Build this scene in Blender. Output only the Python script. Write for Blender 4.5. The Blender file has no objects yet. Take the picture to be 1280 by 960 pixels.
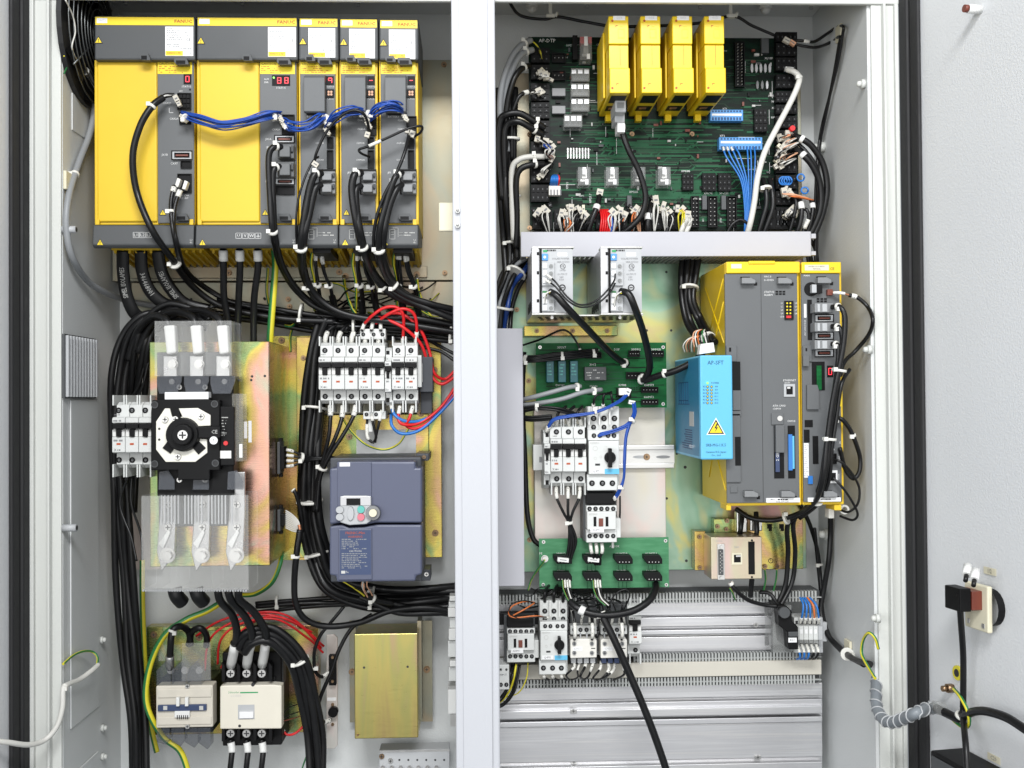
import bpy, math, random
from mathutils import Matrix, Vector
random.seed(7)
sc = bpy.context.scene
col = sc.collection

# ---------------------------------------------------------------- camera
F, D0 = 1340.0, 2.0                       # focal length in photo pixels, distance camera to cabinet rear wall
YAW, PITCH, ROLL = math.radians(2.17), math.radians(0.87), math.radians(0.43)
def cam_axes():
    cy, sy = math.cos(YAW), math.sin(YAW); cp, sp = math.cos(PITCH), math.sin(PITCH); cr, sr = math.cos(ROLL), math.sin(ROLL)
    Rz = Matrix(((cy, sy, 0), (-sy, cy, 0), (0, 0, 1)))
    Rx = Matrix(((1, 0, 0), (0, cp, -sp), (0, sp, cp)))
    Ry = Matrix(((cr, 0, sr), (0, 1, 0), (-sr, 0, cr)))
    return Rz @ Rx @ Ry
CM = cam_axes()
cd = bpy.data.cameras.new('camera'); cam = bpy.data.objects.new('camera', cd); col.objects.link(cam)
cd.sensor_width = 36.0; cd.lens = 36.0 * F / 1280.0; cd.clip_start = 0.05; cd.clip_end = 100
M4 = (CM @ Matrix(((1, 0, 0), (0, 0, -1), (0, 1, 0)))).to_4x4(); M4.translation = (0, -D0, 0)
cam.matrix_world = M4
sc.camera = cam

# ---------------------------------------------------------------- world, lamps, exposure
w = bpy.data.worlds.new('World'); sc.world = w; w.use_nodes = True
bg = w.node_tree.nodes['Background']; bg.inputs[0].default_value = (0.86, 0.93, 1.0, 1); bg.inputs[1].default_value = 0.22
def area_lamp(name, loc, target, sx, sy, power, color=(1, 1, 1)):
    l = bpy.data.lights.new(name, 'AREA'); l.shape = 'RECTANGLE'; l.size = sx; l.size_y = sy; l.energy = power; l.color = color
    o = bpy.data.objects.new(name, l); col.objects.link(o); o.location = loc
    o.rotation_euler = (Vector(target) - Vector(loc)).to_track_quat('-Z', 'Y').to_euler(); return o
area_lamp('front_softbox', (-0.3, -5.0, 0.25), (0.0, -0.1, 0.0), 6.0, 3.6, 104, (1.0, 0.99, 0.97))  # broad softbox added behind the camera, as from a bright room
area_lamp('side_fill_light', (-2.6, -3.4, 0.5), (0.3, -0.2, -0.05), 1.8, 1.8, 50, (0.96, 0.98, 1.0))  # unseen fill lamp added to brighten the right wall and open door
area_lamp('ceiling_light', (0.1, -2.9, 1.9), (0.0, -0.1, -0.15), 1.6, 0.6, 84, (0.98, 0.99, 1.0))
sc.view_settings.view_transform = 'Standard'; sc.view_settings.look = 'None'
sc.view_settings.exposure = 0.32; sc.view_settings.gamma = 1.0; sc.view_settings.use_curve_mapping = False
sc.cycles.use_denoising = True; sc.cycles.max_bounces = 8; sc.cycles.transparent_max_bounces = 10
sc.cycles.diffuse_bounces = 3; sc.cycles.glossy_bounces = 4; sc.cycles.transmission_bounces = 4
sc.cycles.sample_clamp_indirect = 6.0

# ---------------------------------------------------------------- pixel + depth -> place in the cabinet (h = metres in front of the rear wall)
def P(px, py, h):
    d = CM @ Vector(((px - 640) / F, 1, (480 - py) / F)); t = (D0 - h) / d.y
    return Vector((d.x * t, -h, d.z * t))
def S(h): return (D0 - h) / F

# ---------------------------------------------------------------- materials
MATS = {}
def new_mat(name):
    m = bpy.data.materials.new(name); m.use_nodes = True; MATS[name] = m
    return m, m.node_tree, m.node_tree.nodes['Principled BSDF']
def nd(nt, t, **k):
    n = nt.nodes.new(t)
    for a, b in k.items(): setattr(n, a, b)
    return n
def mat(name, c, rough=0.5, metal=0.0, var=0.10, vscale=14.0, bump=0.0, bscale=400.0, alpha=1.0, emit=0.0, spec=0.5, coat=0.0, smudge=0.12):
    m, nt, b = new_mat(name); L = nt.links
    tc = nd(nt, 'ShaderNodeTexCoord'); nz = nd(nt, 'ShaderNodeTexNoise'); nz.inputs['Scale'].default_value = vscale; nz.inputs['Detail'].default_value = 5
    L.new(tc.outputs['Object'], nz.inputs['Vector'])
    r = nd(nt, 'ShaderNodeMix', data_type='RGBA'); r.inputs[6].default_value = tuple(x * (1 - var) for x in c) + (1,); r.inputs[7].default_value = tuple(min(1, x * (1 + var)) for x in c) + (1,)
    L.new(nz.outputs['Fac'], r.inputs[0]); L.new(r.outputs[2], b.inputs['Base Color'])
    mr = nd(nt, 'ShaderNodeMapRange'); mr.inputs['To Min'].default_value = max(0.02, rough - smudge); mr.inputs['To Max'].default_value = min(1, rough + smudge)
    L.new(nz.outputs['Fac'], mr.inputs['Value']); L.new(mr.outputs[0], b.inputs['Roughness'])
    b.inputs['Metallic'].default_value = metal; b.inputs['Alpha'].default_value = alpha
    b.inputs['Specular IOR Level'].default_value = spec; b.inputs['Coat Weight'].default_value = coat
    if emit: b.inputs['Emission Color'].default_value = c + (1,); b.inputs['Emission Strength'].default_value = emit
    if bump:
        n2 = nd(nt, 'ShaderNodeTexNoise'); n2.inputs['Scale'].default_value = bscale; n2.inputs['Detail'].default_value = 2
        bp = nd(nt, 'ShaderNodeBump'); bp.inputs['Strength'].default_value = bump; bp.inputs['Distance'].default_value = 0.001
        L.new(tc.outputs['Object'], n2.inputs['Vector']); L.new(n2.outputs['Fac'], bp.inputs['Height']); L.new(bp.outputs[0], b.inputs['Normal'])
    return m
mat('cab', (0.62, 0.635, 0.63), 0.45, bump=0.35, bscale=330, var=0.08, vscale=5)
mat('frame', (0.58, 0.59, 0.56), 0.42, bump=0.25, bscale=330, var=0.05, vscale=4)
mat('post', (0.50, 0.51, 0.54), 0.45, bump=0.2, bscale=420, var=0.03, vscale=4)
mat('door', (0.68, 0.69, 0.70), 0.5, bump=0.5, bscale=300, var=0.04, vscale=4)
mat('gasket', (0.012, 0.012, 0.013), 0.7, var=0.25, vscale=40)
mat('yellow', (0.72, 0.48, 0.018), 0.42, var=0.05, bump=0.06, bscale=700)
mat('yellow2', (0.76, 0.53, 0.008), 0.34, var=0.04)
mat('gold', (0.80, 0.60, 0.012), 0.45, var=0.03)
mat('dgrey', (0.060, 0.064, 0.067), 0.5, var=0.1, bump=0.1, bscale=900)
mat('grey', (0.105, 0.110, 0.114), 0.5, var=0.08, bump=0.1, bscale=900)
mat('mgrey', (0.20, 0.205, 0.21), 0.45)
mat('lgrey', (0.42, 0.43, 0.44), 0.45)
mat('duct', (0.44, 0.44, 0.475), 0.48, var=0.05, vscale=8)
mat('ductslot', (0.36, 0.37, 0.36), 0.55)
mat('black', (0.006, 0.006, 0.0065), 0.48, var=0.3, spec=0.16)
mat('rubber', (0.007, 0.007, 0.0075), 0.36, var=0.35, vscale=60, spec=0.35)
mat('rubbergrey', (0.25, 0.26, 0.27), 0.45)
mat('cablewhite', (0.62, 0.61, 0.57), 0.45)
mat('white', (0.72, 0.72, 0.70), 0.4, var=0.04)
mat('tie', (0.72, 0.71, 0.66), 0.38, var=0.05)
mat('plugcream', (0.50, 0.47, 0.40), 0.5, var=0.12, vscale=60)
mat('paper', (0.78, 0.78, 0.78), 0.55, var=0.03)
mat('cream', (0.66, 0.62, 0.47), 0.5)
mat('dialcream', (0.76, 0.74, 0.66), 0.4)
mat('breaker', (0.60, 0.61, 0.595), 0.42, var=0.05, vscale=30)
mat('breaker2', (0.68, 0.68, 0.66), 0.42, var=0.04, vscale=30)
mat('contactor', (0.70, 0.66, 0.56), 0.45, var=0.05, vscale=30)
mat('contactor2', (0.70, 0.68, 0.63), 0.45, var=0.05, vscale=30)
mat('cream_duct', (0.52, 0.495, 0.43), 0.5, var=0.04)
mat('tan', (0.60, 0.56, 0.48), 0.5, var=0.10, vscale=30)
mat('blue', (0.012, 0.065, 0.34), 0.36, var=0.15, vscale=60)
mat('blue3', (0.010, 0.045, 0.22), 0.36)
mat('blue2', (0.02, 0.16, 0.50), 0.38)
mat('red', (0.62, 0.012, 0.015), 0.38, var=0.1)
mat('orange', (0.60, 0.16, 0.04), 0.42)
mat('brown', (0.16, 0.035, 0.02), 0.42)
mat('peach', (0.66, 0.36, 0.22), 0.45)
mat('green', (0.02, 0.16, 0.045), 0.4)
mat('gyellow', (0.66, 0.58, 0.03), 0.4)
mat('marker', (0.70, 0.69, 0.64), 0.45)
mat('vfd', (0.078, 0.088, 0.140), 0.42, var=0.06, bump=0.08, bscale=800)
mat('vfdside', (0.045, 0.05, 0.06), 0.5)
mat('navy', (0.03, 0.05, 0.12), 0.45)
mat('sky', (0.105, 0.43, 0.66), 0.42, var=0.03)
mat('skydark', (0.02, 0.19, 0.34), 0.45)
mat('terminal', (0.075, 0.27, 0.60), 0.4)
mat('teal', (0.01, 0.10, 0.12), 0.4)
mat('mint', (0.10, 0.42, 0.37), 0.4)
mat('pink', (0.58, 0.16, 0.20), 0.4)
mat('steel', (0.40, 0.40, 0.40), 0.30, metal=1.0, var=0.1, vscale=50)
mat('nickel', (0.55, 0.545, 0.53), 0.32, metal=0.9, var=0.1, vscale=60)
mat('psu', (0.46, 0.46, 0.47), 0.38, metal=0.6, var=0.05)
mat('brass', (0.30, 0.20, 0.12), 0.35, metal=0.9, var=0.2, vscale=80)
mat('copper', (0.62, 0.27, 0.15), 0.34, metal=0.8)
mat('clear', (0.80, 0.80, 0.78), 0.16, alpha=0.11, var=0.05, smudge=0.06, coat=0.6)
mat('smoke', (0.10, 0.11, 0.13), 0.16, alpha=0.38, var=0.1)
mat('clearrelay', (0.45, 0.46, 0.45), 0.12, alpha=0.30, smudge=0.08)
mat('ledred', (1.0, 0.04, 0.06), 0.4, emit=0.9)
mat('ledgreen', (0.25, 1.0, 0.12), 0.4, emit=0.8)
mat('printred', (0.42, 0.07, 0.015), 0.6)
mat('printgrey', (0.16, 0.16, 0.17), 0.6)
mat('printlight', (0.50, 0.50, 0.48), 0.6)
mat('printdark', (0.02, 0.02, 0.022), 0.6)
mat('printblue', (0.015, 0.06, 0.16), 0.6)
mat('printwhite', (0.72, 0.72, 0.71), 0.6)
mat('printgreen', (0.02, 0.30, 0.10), 0.6)
mat('trace', (0.010, 0.085, 0.035), 0.4, var=0.25, vscale=40, spec=0.2)
mat('trace2', (0.022, 0.055, 0.030), 0.4, var=0.3, vscale=40, spec=0.2)
mat('fan', (0.012, 0.012, 0.013), 0.5)
mat('fanwire', (0.12, 0.125, 0.125), 0.35, metal=0.8)
mat('spiral', (0.20, 0.22, 0.24), 0.38, alpha=0.92)

def printed(name, c, dark, scale, thr):
    m = MATS[name]; nt = m.node_tree; b = nt.nodes['Principled BSDF']; L = nt.links
    tc = nd(nt, 'ShaderNodeTexCoord'); nz = nd(nt, 'ShaderNodeTexNoise'); nz.inputs['Scale'].default_value = scale; nz.inputs['Detail'].default_value = 1
    cr = nd(nt, 'ShaderNodeValToRGB'); cr.color_ramp.interpolation = 'CONSTANT'; cr.color_ramp.elements[0].color = c + (1,); cr.color_ramp.elements[1].position = thr; cr.color_ramp.elements[1].color = dark + (1,)
    L.new(tc.outputs['Object'], nz.inputs['Vector']); L.new(nz.outputs['Fac'], cr.inputs[0]); L.new(cr.outputs[0], b.inputs['Base Color'])
printed('marker', (0.70, 0.69, 0.64), (0.06, 0.06, 0.06), 420, 0.66)
def pcb_mat(name, dark, light):
    m, nt, b = new_mat(name); L = nt.links
    tc = nd(nt, 'ShaderNodeTexCoord'); mp = nd(nt, 'ShaderNodeMapping'); mp.inputs['Scale'].default_value = (30, 1, 150)
    nz = nd(nt, 'ShaderNodeTexNoise'); nz.inputs['Scale'].default_value = 1.0; nz.inputs['Detail'].default_value = 3
    cr = nd(nt, 'ShaderNodeValToRGB'); cr.color_ramp.elements[0].position = 0.42; cr.color_ramp.elements[1].position = 0.62
    cr.color_ramp.elements[0].color = dark + (1,); cr.color_ramp.elements[1].color = light + (1,)
    L.new(tc.outputs['Object'], mp.inputs[0]); L.new(mp.outputs[0], nz.inputs['Vector']); L.new(nz.outputs['Fac'], cr.inputs[0]); L.new(cr.outputs[0], b.inputs['Base Color'])
    b.inputs['Roughness'].default_value = 0.42; b.inputs['Specular IOR Level'].default_value = 0.15
pcb_mat('pcbdark', (0.002, 0.006, 0.004), (0.003, 0.020, 0.010))
pcb_mat('pcbgreen', (0.004, 0.085, 0.022), (0.006, 0.115, 0.030))
pcb_mat('pcbpale', (0.060, 0.21, 0.10), (0.080, 0.25, 0.125))

def zinc_mat(name, stops, scale=(4.5, 4.5, 3.0), metal=0.95, rough=0.30):
    m, nt, b = new_mat(name); L = nt.links
    tc = nd(nt, 'ShaderNodeTexCoord'); mp = nd(nt, 'ShaderNodeMapping'); mp.inputs['Scale'].default_value = scale
    nz = nd(nt, 'ShaderNodeTexNoise'); nz.inputs['Scale'].default_value = 1.6; nz.inputs['Detail'].default_value = 3; nz.inputs['Distortion'].default_value = 1.3
    cr = nd(nt, 'ShaderNodeValToRGB'); els = cr.color_ramp.elements
    for i, (p, c) in enumerate(stops):
        e = els[i] if i < 2 else els.new(p)
        e.position = p; e.color = c + (1,)
    L.new(tc.outputs['Object'], mp.inputs[0]); L.new(mp.outputs[0], nz.inputs['Vector']); L.new(nz.outputs['Fac'], cr.inputs[0]); L.new(cr.outputs[0], b.inputs['Base Color'])
    n2 = nd(nt, 'ShaderNodeTexNoise'); n2.inputs['Scale'].default_value = 900; mp2 = nd(nt, 'ShaderNodeMapping'); mp2.inputs['Scale'].default_value = (0.06, 1, 1)
    L.new(tc.outputs['Object'], mp2.inputs[0]); L.new(mp2.outputs[0], n2.inputs['Vector'])
    mr = nd(nt, 'ShaderNodeMapRange'); mr.inputs['To Min'].default_value = rough - 0.08; mr.inputs['To Max'].default_value = rough + 0.12
    L.new(n2.outputs['Fac'], mr.inputs['Value']); L.new(mr.outputs[0], b.inputs['Roughness']); b.inputs['Metallic'].default_value = metal
GO, GR, PK, TL, YL = (0.44, 0.30, 0.12), (0.22, 0.32, 0.14), (0.50, 0.28, 0.22), (0.24, 0.38, 0.28), (0.50, 0.41, 0.10)
zinc_mat('zinc', [(0.28, GO), (0.40, GR), (0.47, YL), (0.54, GO), (0.62, PK), (0.72, TL)], rough=0.24)
zinc_mat('zincpink', [(0.30, (0.58, 0.46, 0.36)), (0.45, (0.56, 0.51, 0.37)), (0.58, (0.62, 0.47, 0.43)), (0.72, (0.52, 0.50, 0.40))], metal=0.8, rough=0.36)
zinc_mat('zincgold', [(0.30, (0.44, 0.33, 0.14)), (0.45, (0.49, 0.41, 0.14)), (0.55, (0.42, 0.39, 0.14)), (0.68, (0.46, 0.33, 0.19))], scale=(9, 9, 1.2), metal=0.95, rough=0.30)
zinc_mat('zincgreen', [(0.28, (0.36, 0.34, 0.17)), (0.40, (0.18, 0.30, 0.21)), (0.50, (0.25, 0.36, 0.27)), (0.58, (0.42, 0.40, 0.16)), (0.68, (0.42, 0.24, 0.22)), (0.78, (0.20, 0.30, 0.26))], metal=0.95, rough=0.34)
zinc_mat('zincbeige', [(0.30, (0.33, 0.29, 0.20)), (0.45, (0.29, 0.29, 0.23)), (0.60, (0.36, 0.30, 0.21)), (0.75, (0.33, 0.25, 0.21))], metal=0.75, rough=0.38)
zinc_mat('zincpale', [(0.30, (0.60, 0.56, 0.46)), (0.45, (0.58, 0.56, 0.52)), (0.60, (0.64, 0.54, 0.50)), (0.75, (0.60, 0.54, 0.42))], metal=0.45, rough=0.45)
zinc_mat('alu', [(0.30, (0.70, 0.70, 0.71)), (0.5, (0.60, 0.60, 0.615)), (0.7, (0.72, 0.71, 0.70))], scale=(1, 1, 60), metal=0.8, rough=0.36)

# ---------------------------------------------------------------- mesh builder
class MB:
    def __init__(s, m='black'): s.v = []; s.f = []; s.mi = []; s.sm = []; s.ms = []; s.use(m); s.xf = None
    def use(s, m):
        if m not in s.ms: s.ms.append(m)
        s.c = s.ms.index(m); return s
    def add(s, vs, fs, smooth=False):
        o = len(s.v)
        s.v += [Vector(p) for p in vs]
        for f in fs: s.f.append([o + i for i in f]); s.mi.append(s.c); s.sm.append(smooth)
        return s
    def wbox(s, a, b):
        x0, x1 = sorted((a[0], b[0])); y0, y1 = sorted((a[1], b[1])); z0, z1 = sorted((a[2], b[2]))
        vs = [(x, y, z) for x in (x0, x1) for y in (y0, y1) for z in (z0, z1)]
        return s.add(vs, [(0, 1, 3, 2), (4, 6, 7, 5), (0, 4, 5, 1), (2, 3, 7, 6), (0, 2, 6, 4), (1, 5, 7, 3)])
    def box(s, x0, y0, x1, y1, h0, h1, ref=None):
        r = h1 if ref is None else ref
        xm, ym = (x0 + x1) / 2, (y0 + y1) / 2
        return s.wbox((P(x0, ym, r).x, -h1, P(xm, y0, r).z), (P(x1, ym, r).x, -h0, P(xm, y1, r).z))
    def prism(s, poly, h0, h1):
        pts = [P(x, y, h1) for x, y in poly]; n = len(pts)
        vs = [(p.x, -h1, p.z) for p in pts] + [(p.x, -h0, p.z) for p in pts]
        ar = sum(pts[i].x * pts[(i + 1) % n].z - pts[(i + 1) % n].x * pts[i].z for i in range(n))
        fr = list(range(n)) if ar > 0 else list(range(n))[::-1]
        fs = [fr, [n + i for i in reversed(fr)]]
        for i in range(n):
            a, b = fr[i], fr[(i + 1) % n]; fs.append([b, a, n + a, n + b])
        return s.add(vs, fs)
    def sideprism(s, px0, px1, prof, ref):
        # profile in (py, h), extruded along x between px0 and px1 measured at depth ref
        xa, xb = P(px0, prof[0][0], ref).x, P(px1, prof[0][0], ref).x
        z = [(P(px0, py, h).z, h) for py, h in prof]; n = len(z)
        vs = [(xa, -h, zz) for zz, h in z] + [(xb, -h, zz) for zz, h in z]
        ar = sum(-z[i][1] * z[(i + 1) % n][0] + z[(i + 1) % n][1] * z[i][0] for i in range(n))
        fr = list(range(n)) if ar < 0 else list(range(n))[::-1]
        fs = [fr, [n + i for i in reversed(fr)]]
        for i in range(n):
            a, b = fr[i], fr[(i + 1) % n]; fs.append([b, a, n + a, n + b])
        return s.add(vs, fs)
    def cyl(s, px, py, r, h0, h1, n=14, r2=None, ry=None):
        c = P(px, py, h1); k = S(h1); r2 = r if r2 is None else r2; ry = ry or r
        q = ry / r
        vs = [(c.x + r * k * math.cos(6.28318 * i / n), -h0, c.z + r * q * k * math.sin(6.28318 * i / n)) for i in range(n)]
        vs += [(c.x + r2 * k * math.cos(6.28318 * i / n), -h1, c.z + r2 * q * k * math.sin(6.28318 * i / n)) for i in range(n)]
        s.add(vs, [(i, (i + 1) % n, n + (i + 1) % n, n + i) for i in range(n)], True)
        o = len(s.v) - 2 * n
        s.f.append([o + n + i for i in range(n)]); s.mi.append(s.c); s.sm.append(False)
        s.f.append([o + n - 1 - i for i in range(n)]); s.mi.append(s.c); s.sm.append(False)
        return s
    def ring(s, px, py, r0, r1, h0, h1, n=20):
        c = P(px, py, h1); k = S(h1); vs = []
        for (r, h) in ((r1, h0), (r1, h1), (r0, h1), (r0, h0)):
            vs += [(c.x + r * k * math.cos(6.28318 * i / n), -h, c.z + r * k * math.sin(6.28318 * i / n)) for i in range(n)]
        return s.add(vs, [(j * n + i, j * n + (i + 1) % n, (j + 1) % 4 * n + (i + 1) % n, (j + 1) % 4 * n + i) for j in range(4) for i in range(n)])
    def dome(s, px, py, r, h0, hgt, n=12):
        c = P(px, py, h0); k = S(h0); vs = []; m = 4
        for j in range(m):
            a = j / m * math.pi / 2
            vs += [(c.x + r * k * math.cos(a) * math.cos(6.28318 * i / n), -(h0 + hgt * math.sin(a)), c.z + r * k * math.cos(a) * math.sin(6.28318 * i / n)) for i in range(n)]
        vs.append((c.x, -(h0 + hgt), c.z))
        fs = [(j * n + i, j * n + (i + 1) % n, (j + 1) * n + (i + 1) % n, (j + 1) * n + i) for j in range(m - 1) for i in range(n)]
        fs += [((m - 1) * n + i, (m - 1) * n + (i + 1) % n, m * n) for i in range(n)]
        return s.add(vs, fs, True)
    def tube(s, pts, r, n=8, flat=None, stripe=None, ref=(0, 1, 0)):
        k = len(pts); up = None; vs = []; ref = Vector(ref)
        for i in range(k):
            t = (pts[min(i + 1, k - 1)] - pts[max(i - 1, 0)])
            if t.length < 1e-9: t = Vector((0, 0, 1))
            t.normalize()
            if up is None or flat:
                up = ref - t * ref.dot(t)
                if up.length < 0.05: up = Vector((0.3, 0.2, 1)) - t * t.dot(Vector((0.3, 0.2, 1)))
            else: up = up - t * up.dot(t)
            up.normalize(); sd = t.cross(up)
            ri = r[i] if isinstance(r, (list, tuple)) else r
            fx = flat if flat else 1.0
            for j in range(n):
                a = 6.28318 * j / n
                vs.append(pts[i] + sd * (math.cos(a) * ri * fx) + up * (math.sin(a) * ri))
        base = len(s.v); s.v += vs
        for i in range(k - 1):
            for j in range(n):
                s.f.append([base + i * n + j, base + i * n + (j + 1) % n, base + (i + 1) * n + (j + 1) % n, base + (i + 1) * n + j])
                if stripe: s.use(stripe[0] if (j * 4 // n) in (1, 3) else stripe[1])
                s.mi.append(s.c); s.sm.append(True)
        s.f.append([base + j for j in range(n)][::-1]); s.mi.append(s.c); s.sm.append(False)
        s.f.append([base + (k - 1) * n + j for j in range(n)]); s.mi.append(s.c); s.sm.append(False)
        return s
    def build(s, name, parent=None, bev=0.0, label=None, cat=None, group=None, kind=None):
        vs = s.v if s.xf is None else [s.xf(v) for v in s.v]
        if parent is not None: off = ORG[parent.name]
        else:
            lo = [min(v[i] for v in vs) for i in range(3)]; hi = [max(v[i] for v in vs) for i in range(3)]
            off = Vector(((lo[0] + hi[0]) / 2, hi[1], (lo[2] + hi[2]) / 2))
        me = bpy.data.meshes.new(name); me.from_pydata([tuple(v - off) for v in vs], [], s.f)
        for m in s.ms: me.materials.append(MATS[m])
        me.polygons.foreach_set('material_index', s.mi); me.polygons.foreach_set('use_smooth', s.sm); me.update()
        o = bpy.data.objects.new(name, me); col.objects.link(o)
        if parent is not None: o.parent = parent; o.location = (0, 0, 0)
        else: o.location = off
        ORG[o.name] = off
        if bev:
            b = o.modifiers.new('bevel', 'BEVEL'); b.width = bev; b.segments = 2; b.limit_method = 'ANGLE'; b.angle_limit = 0.7
        return tag(o, label, cat, group, kind)
ORG = {}
def tag(o, label=None, cat=None, group=None, kind=None):
    for k, v in (('label', label), ('category', cat), ('group', group), ('kind', kind)):
        if v: o[k] = v
    return o
def thing(name, label, cat, px, py, h, group=None):
    o = bpy.data.objects.new(name, None); col.objects.link(o); o.location = P(px, py, h); o.empty_display_size = 0.02
    ORG[o.name] = Vector(o.location); return tag(o, label, cat, group)
def dup(root, dv, label=None):
    # a copy of a thing with copies of its parts and sub-parts, moved by dv
    r = root.copy(); col.objects.link(r); r.location = root.location + dv; ORG[r.name] = Vector(r.location)
    if label: r['label'] = label
    for ch in list(root.children):
        c = ch.copy(); col.objects.link(c); c.parent = r
        for g in list(ch.children):
            d = g.copy(); col.objects.link(d); d.parent = c
    return r
def pbox(name, parent, m, x0, y0, x1, y1, h0, h1, bev=0.0, **k): return MB(m).box(x0, y0, x1, y1, h0, h1).build(name, parent, bev, **k)

FONT = {}
def text(parent, px, py, h, s, cap, m='printwhite', align='CENTER', rot=0.0, name='lettering', bold=0.0, sx=1.0, xf=None):
    # flat print standing 0.3 mm proud; px,py = middle of the line, cap = letter height in photo pixels
    c = bpy.data.curves.new('font', 'FONT'); c.body = s; c.align_x = align; c.align_y = 'CENTER'; c.size = 1.0; c.resolution_u = 1; c.offset = bold
    t = bpy.data.objects.new('font', c); me = bpy.data.meshes.new_from_object(t)
    bpy.data.objects.remove(t); bpy.data.curves.remove(c)
    k = cap / 0.70 * S(h); o = P(px, py, h); ca, sa = math.cos(rot), math.sin(rot); off = ORG[parent.name] if parent else Vector((0, 0, 0))
    for v in me.vertices:
        x, y = v.co.x * k * sx, v.co.y * k
        q = Vector((o.x + x * ca - y * sa, -h, o.z + x * sa + y * ca))
        if xf: q = xf(x, y)
        v.co = q - off
    me.materials.clear(); me.materials.append(MATS[m]); me.name = name
    ob = bpy.data.objects.new(name, me); col.objects.link(ob)
    if parent: ob.parent = parent
    return ob
def print_lines(parent, x0, y0, x1, y1, h, n, m='printgrey', seed=1, thick=0.42, fill=0.8, name='small_print'):
    rnd = random.Random(seed); b = MB(m); pitch = (y1 - y0) / n
    for i in range(n):
        y = y0 + (i + 0.5) * pitch; x = x0; end = x0 + (x1 - x0) * rnd.uniform(0.45, 1.0)
        while x < end:
            wd = rnd.uniform(0.5, 2.6) * (x1 - x0) / 25.0
            if rnd.random() < fill:
                a = P(x, y - pitch * thick / 2, h); c = P(min(x + wd, x1), y + pitch * thick / 2, h)
                b.add([(a.x, -h, a.z), (c.x, -h, a.z), (c.x, -h, c.z), (a.x, -h, c.z)], [(0, 3, 2, 1)])
            x += wd + (x1 - x0) / 45.0
    if b.f: return b.build(name, parent)
def triangle_sign(parent, px, py, r, h, name='warning_triangle'):
    b = MB('printdark').prism([(px, py - r), (px + r * 1.08, py + r * 0.85), (px - r * 1.08, py + r * 0.85)], h, h + 0.0004)
    b.use('gold').prism([(px, py - r * 0.72), (px + r * 0.8, py + r * 0.68), (px - r * 0.8, py + r * 0.68)], h, h + 0.0008)
    b.use('printdark').prism([(px - r * .09, py - r * .3), (px + r * .09, py - r * .3), (px + r * .06, py + r * .25), (px - r * .06, py + r * .25)], h, h + 0.0011)
    b.box(px - r * .09, py + r * .36, px + r * .09, py + r * .54, h, h + 0.0011)
    return b.build(name, parent)
def screw(parent, px, py, r, h, m='nickel', name='screw', sl=True, proud=0.003):
    b = MB(m).cyl(px, py, r, h, h + proud, 12, r * 0.88)
    b.use('printdark')
    if sl:
        b.box(px - r * .62, py - r * .13, px + r * .62, py + r * .13, h + proud - 0.001, h + proud + 0.0003)
        b.box(px - r * .13, py - r * .62, px + r * .13, py + r * .62, h + proud - 0.001, h + proud + 0.0004)
    return b.build(name, parent)
def hole_screw(parent, px, py, r, h, name='terminal_screw'):
    b = MB('black').ring(px, py, r * 0.72, r, h, h + 0.0012, 14)
    b.cyl(px, py, r * 0.74, h, h + 0.0003, 12)
    b.use('mgrey').cyl(px + r * .05, py, r * 0.46, h, h + 0.0008, 10)
    b.use('black').box(px - r * .42, py - r * .10, px + r * .45, py + r * .10, h, h + 0.0012)
    return b.build(name, parent)

# ---------------------------------------------------------------- cables
def spline(pts, seg=8):
    p = [pts[0] + (pts[0] - pts[1]) * 0.5] + list(pts) + [pts[-1] + (pts[-1] - pts[-2]) * 0.5]; out = []
    for i in range(1, len(p) - 2):
        p0, p1, p2, p3 = p[i - 1], p[i], p[i + 1], p[i + 2]
        for j in range(seg):
            t = j / seg
            out.append(0.5 * ((2 * p1) + (p2 - p0) * t + (2 * p0 - 5 * p1 + 4 * p2 - p3) * t * t + (3 * p1 - p0 - 3 * p2 + p3) * t ** 3))
    out.append(p[-2].copy()); return out
def pp(pts, h=None):
    out = []
    for q in pts:
        hh = q[2] if len(q) == 3 else h
        v = P(q[0], q[1], hh)
        if hh < .284:                       # keep cables inside the side walls
            if v.x > XR - .006: v = P(q[0], q[1], wall_h(q[0], XR) + .014)
            elif v.x < XL + .006: v = P(q[0], q[1], wall_h(q[0], XL) + .014)
        out.append(v)
    return out
def at(path, t):
    x = t * (len(path) - 1); i = min(int(x), len(path) - 2); f = x - i
    d = path[i + 1] - path[i]
    return path[i].lerp(path[i + 1], f), (d.normalized() if d.length > 1e-9 else Vector((0, 0, 1)))
def jitter(pts, a, rnd): return [p + Vector((rnd.uniform(-a, a), rnd.uniform(-a, a), rnd.uniform(-a, a))) for p in pts]
def wire(parent, pts, r, m='rubber', h=None, name='cable', ties=(), sleeves=(), n=None, flat=None, seg=8, **k):
    """pts in photo pixels plus depth; r in pixels; ties = (t, radius px); sleeves = (t0, t1, material)."""
    w3 = pp(pts, h); path = spline(w3, seg); rr = r * S(-w3[len(w3) // 2].y)
    n = n or (12 if r > 3 else 8 if r > 1.2 else 6)
    st = ('gyellow', 'green') if m == 'gy' else None
    o = MB('green' if st else m).tube(path, rr, n, flat, st).build(name, parent, **k)
    for (t, tr) in ties: tie(o if parent is None else parent, path, t, tr * S(-w3[0].y))
    for sl in sleeves:
        t0, t1 = sl[0], sl[1]; q = [at(path, t0 + (t1 - t0) * i / 4)[0] for i in range(5)]
        mk = MB(sl[2] if len(sl) > 2 else ('marker' if r < 2.8 else 'white')).tube(q, rr * 1.22 + 0.0003, n).build('wire_marker', o)
    return o, path
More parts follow.
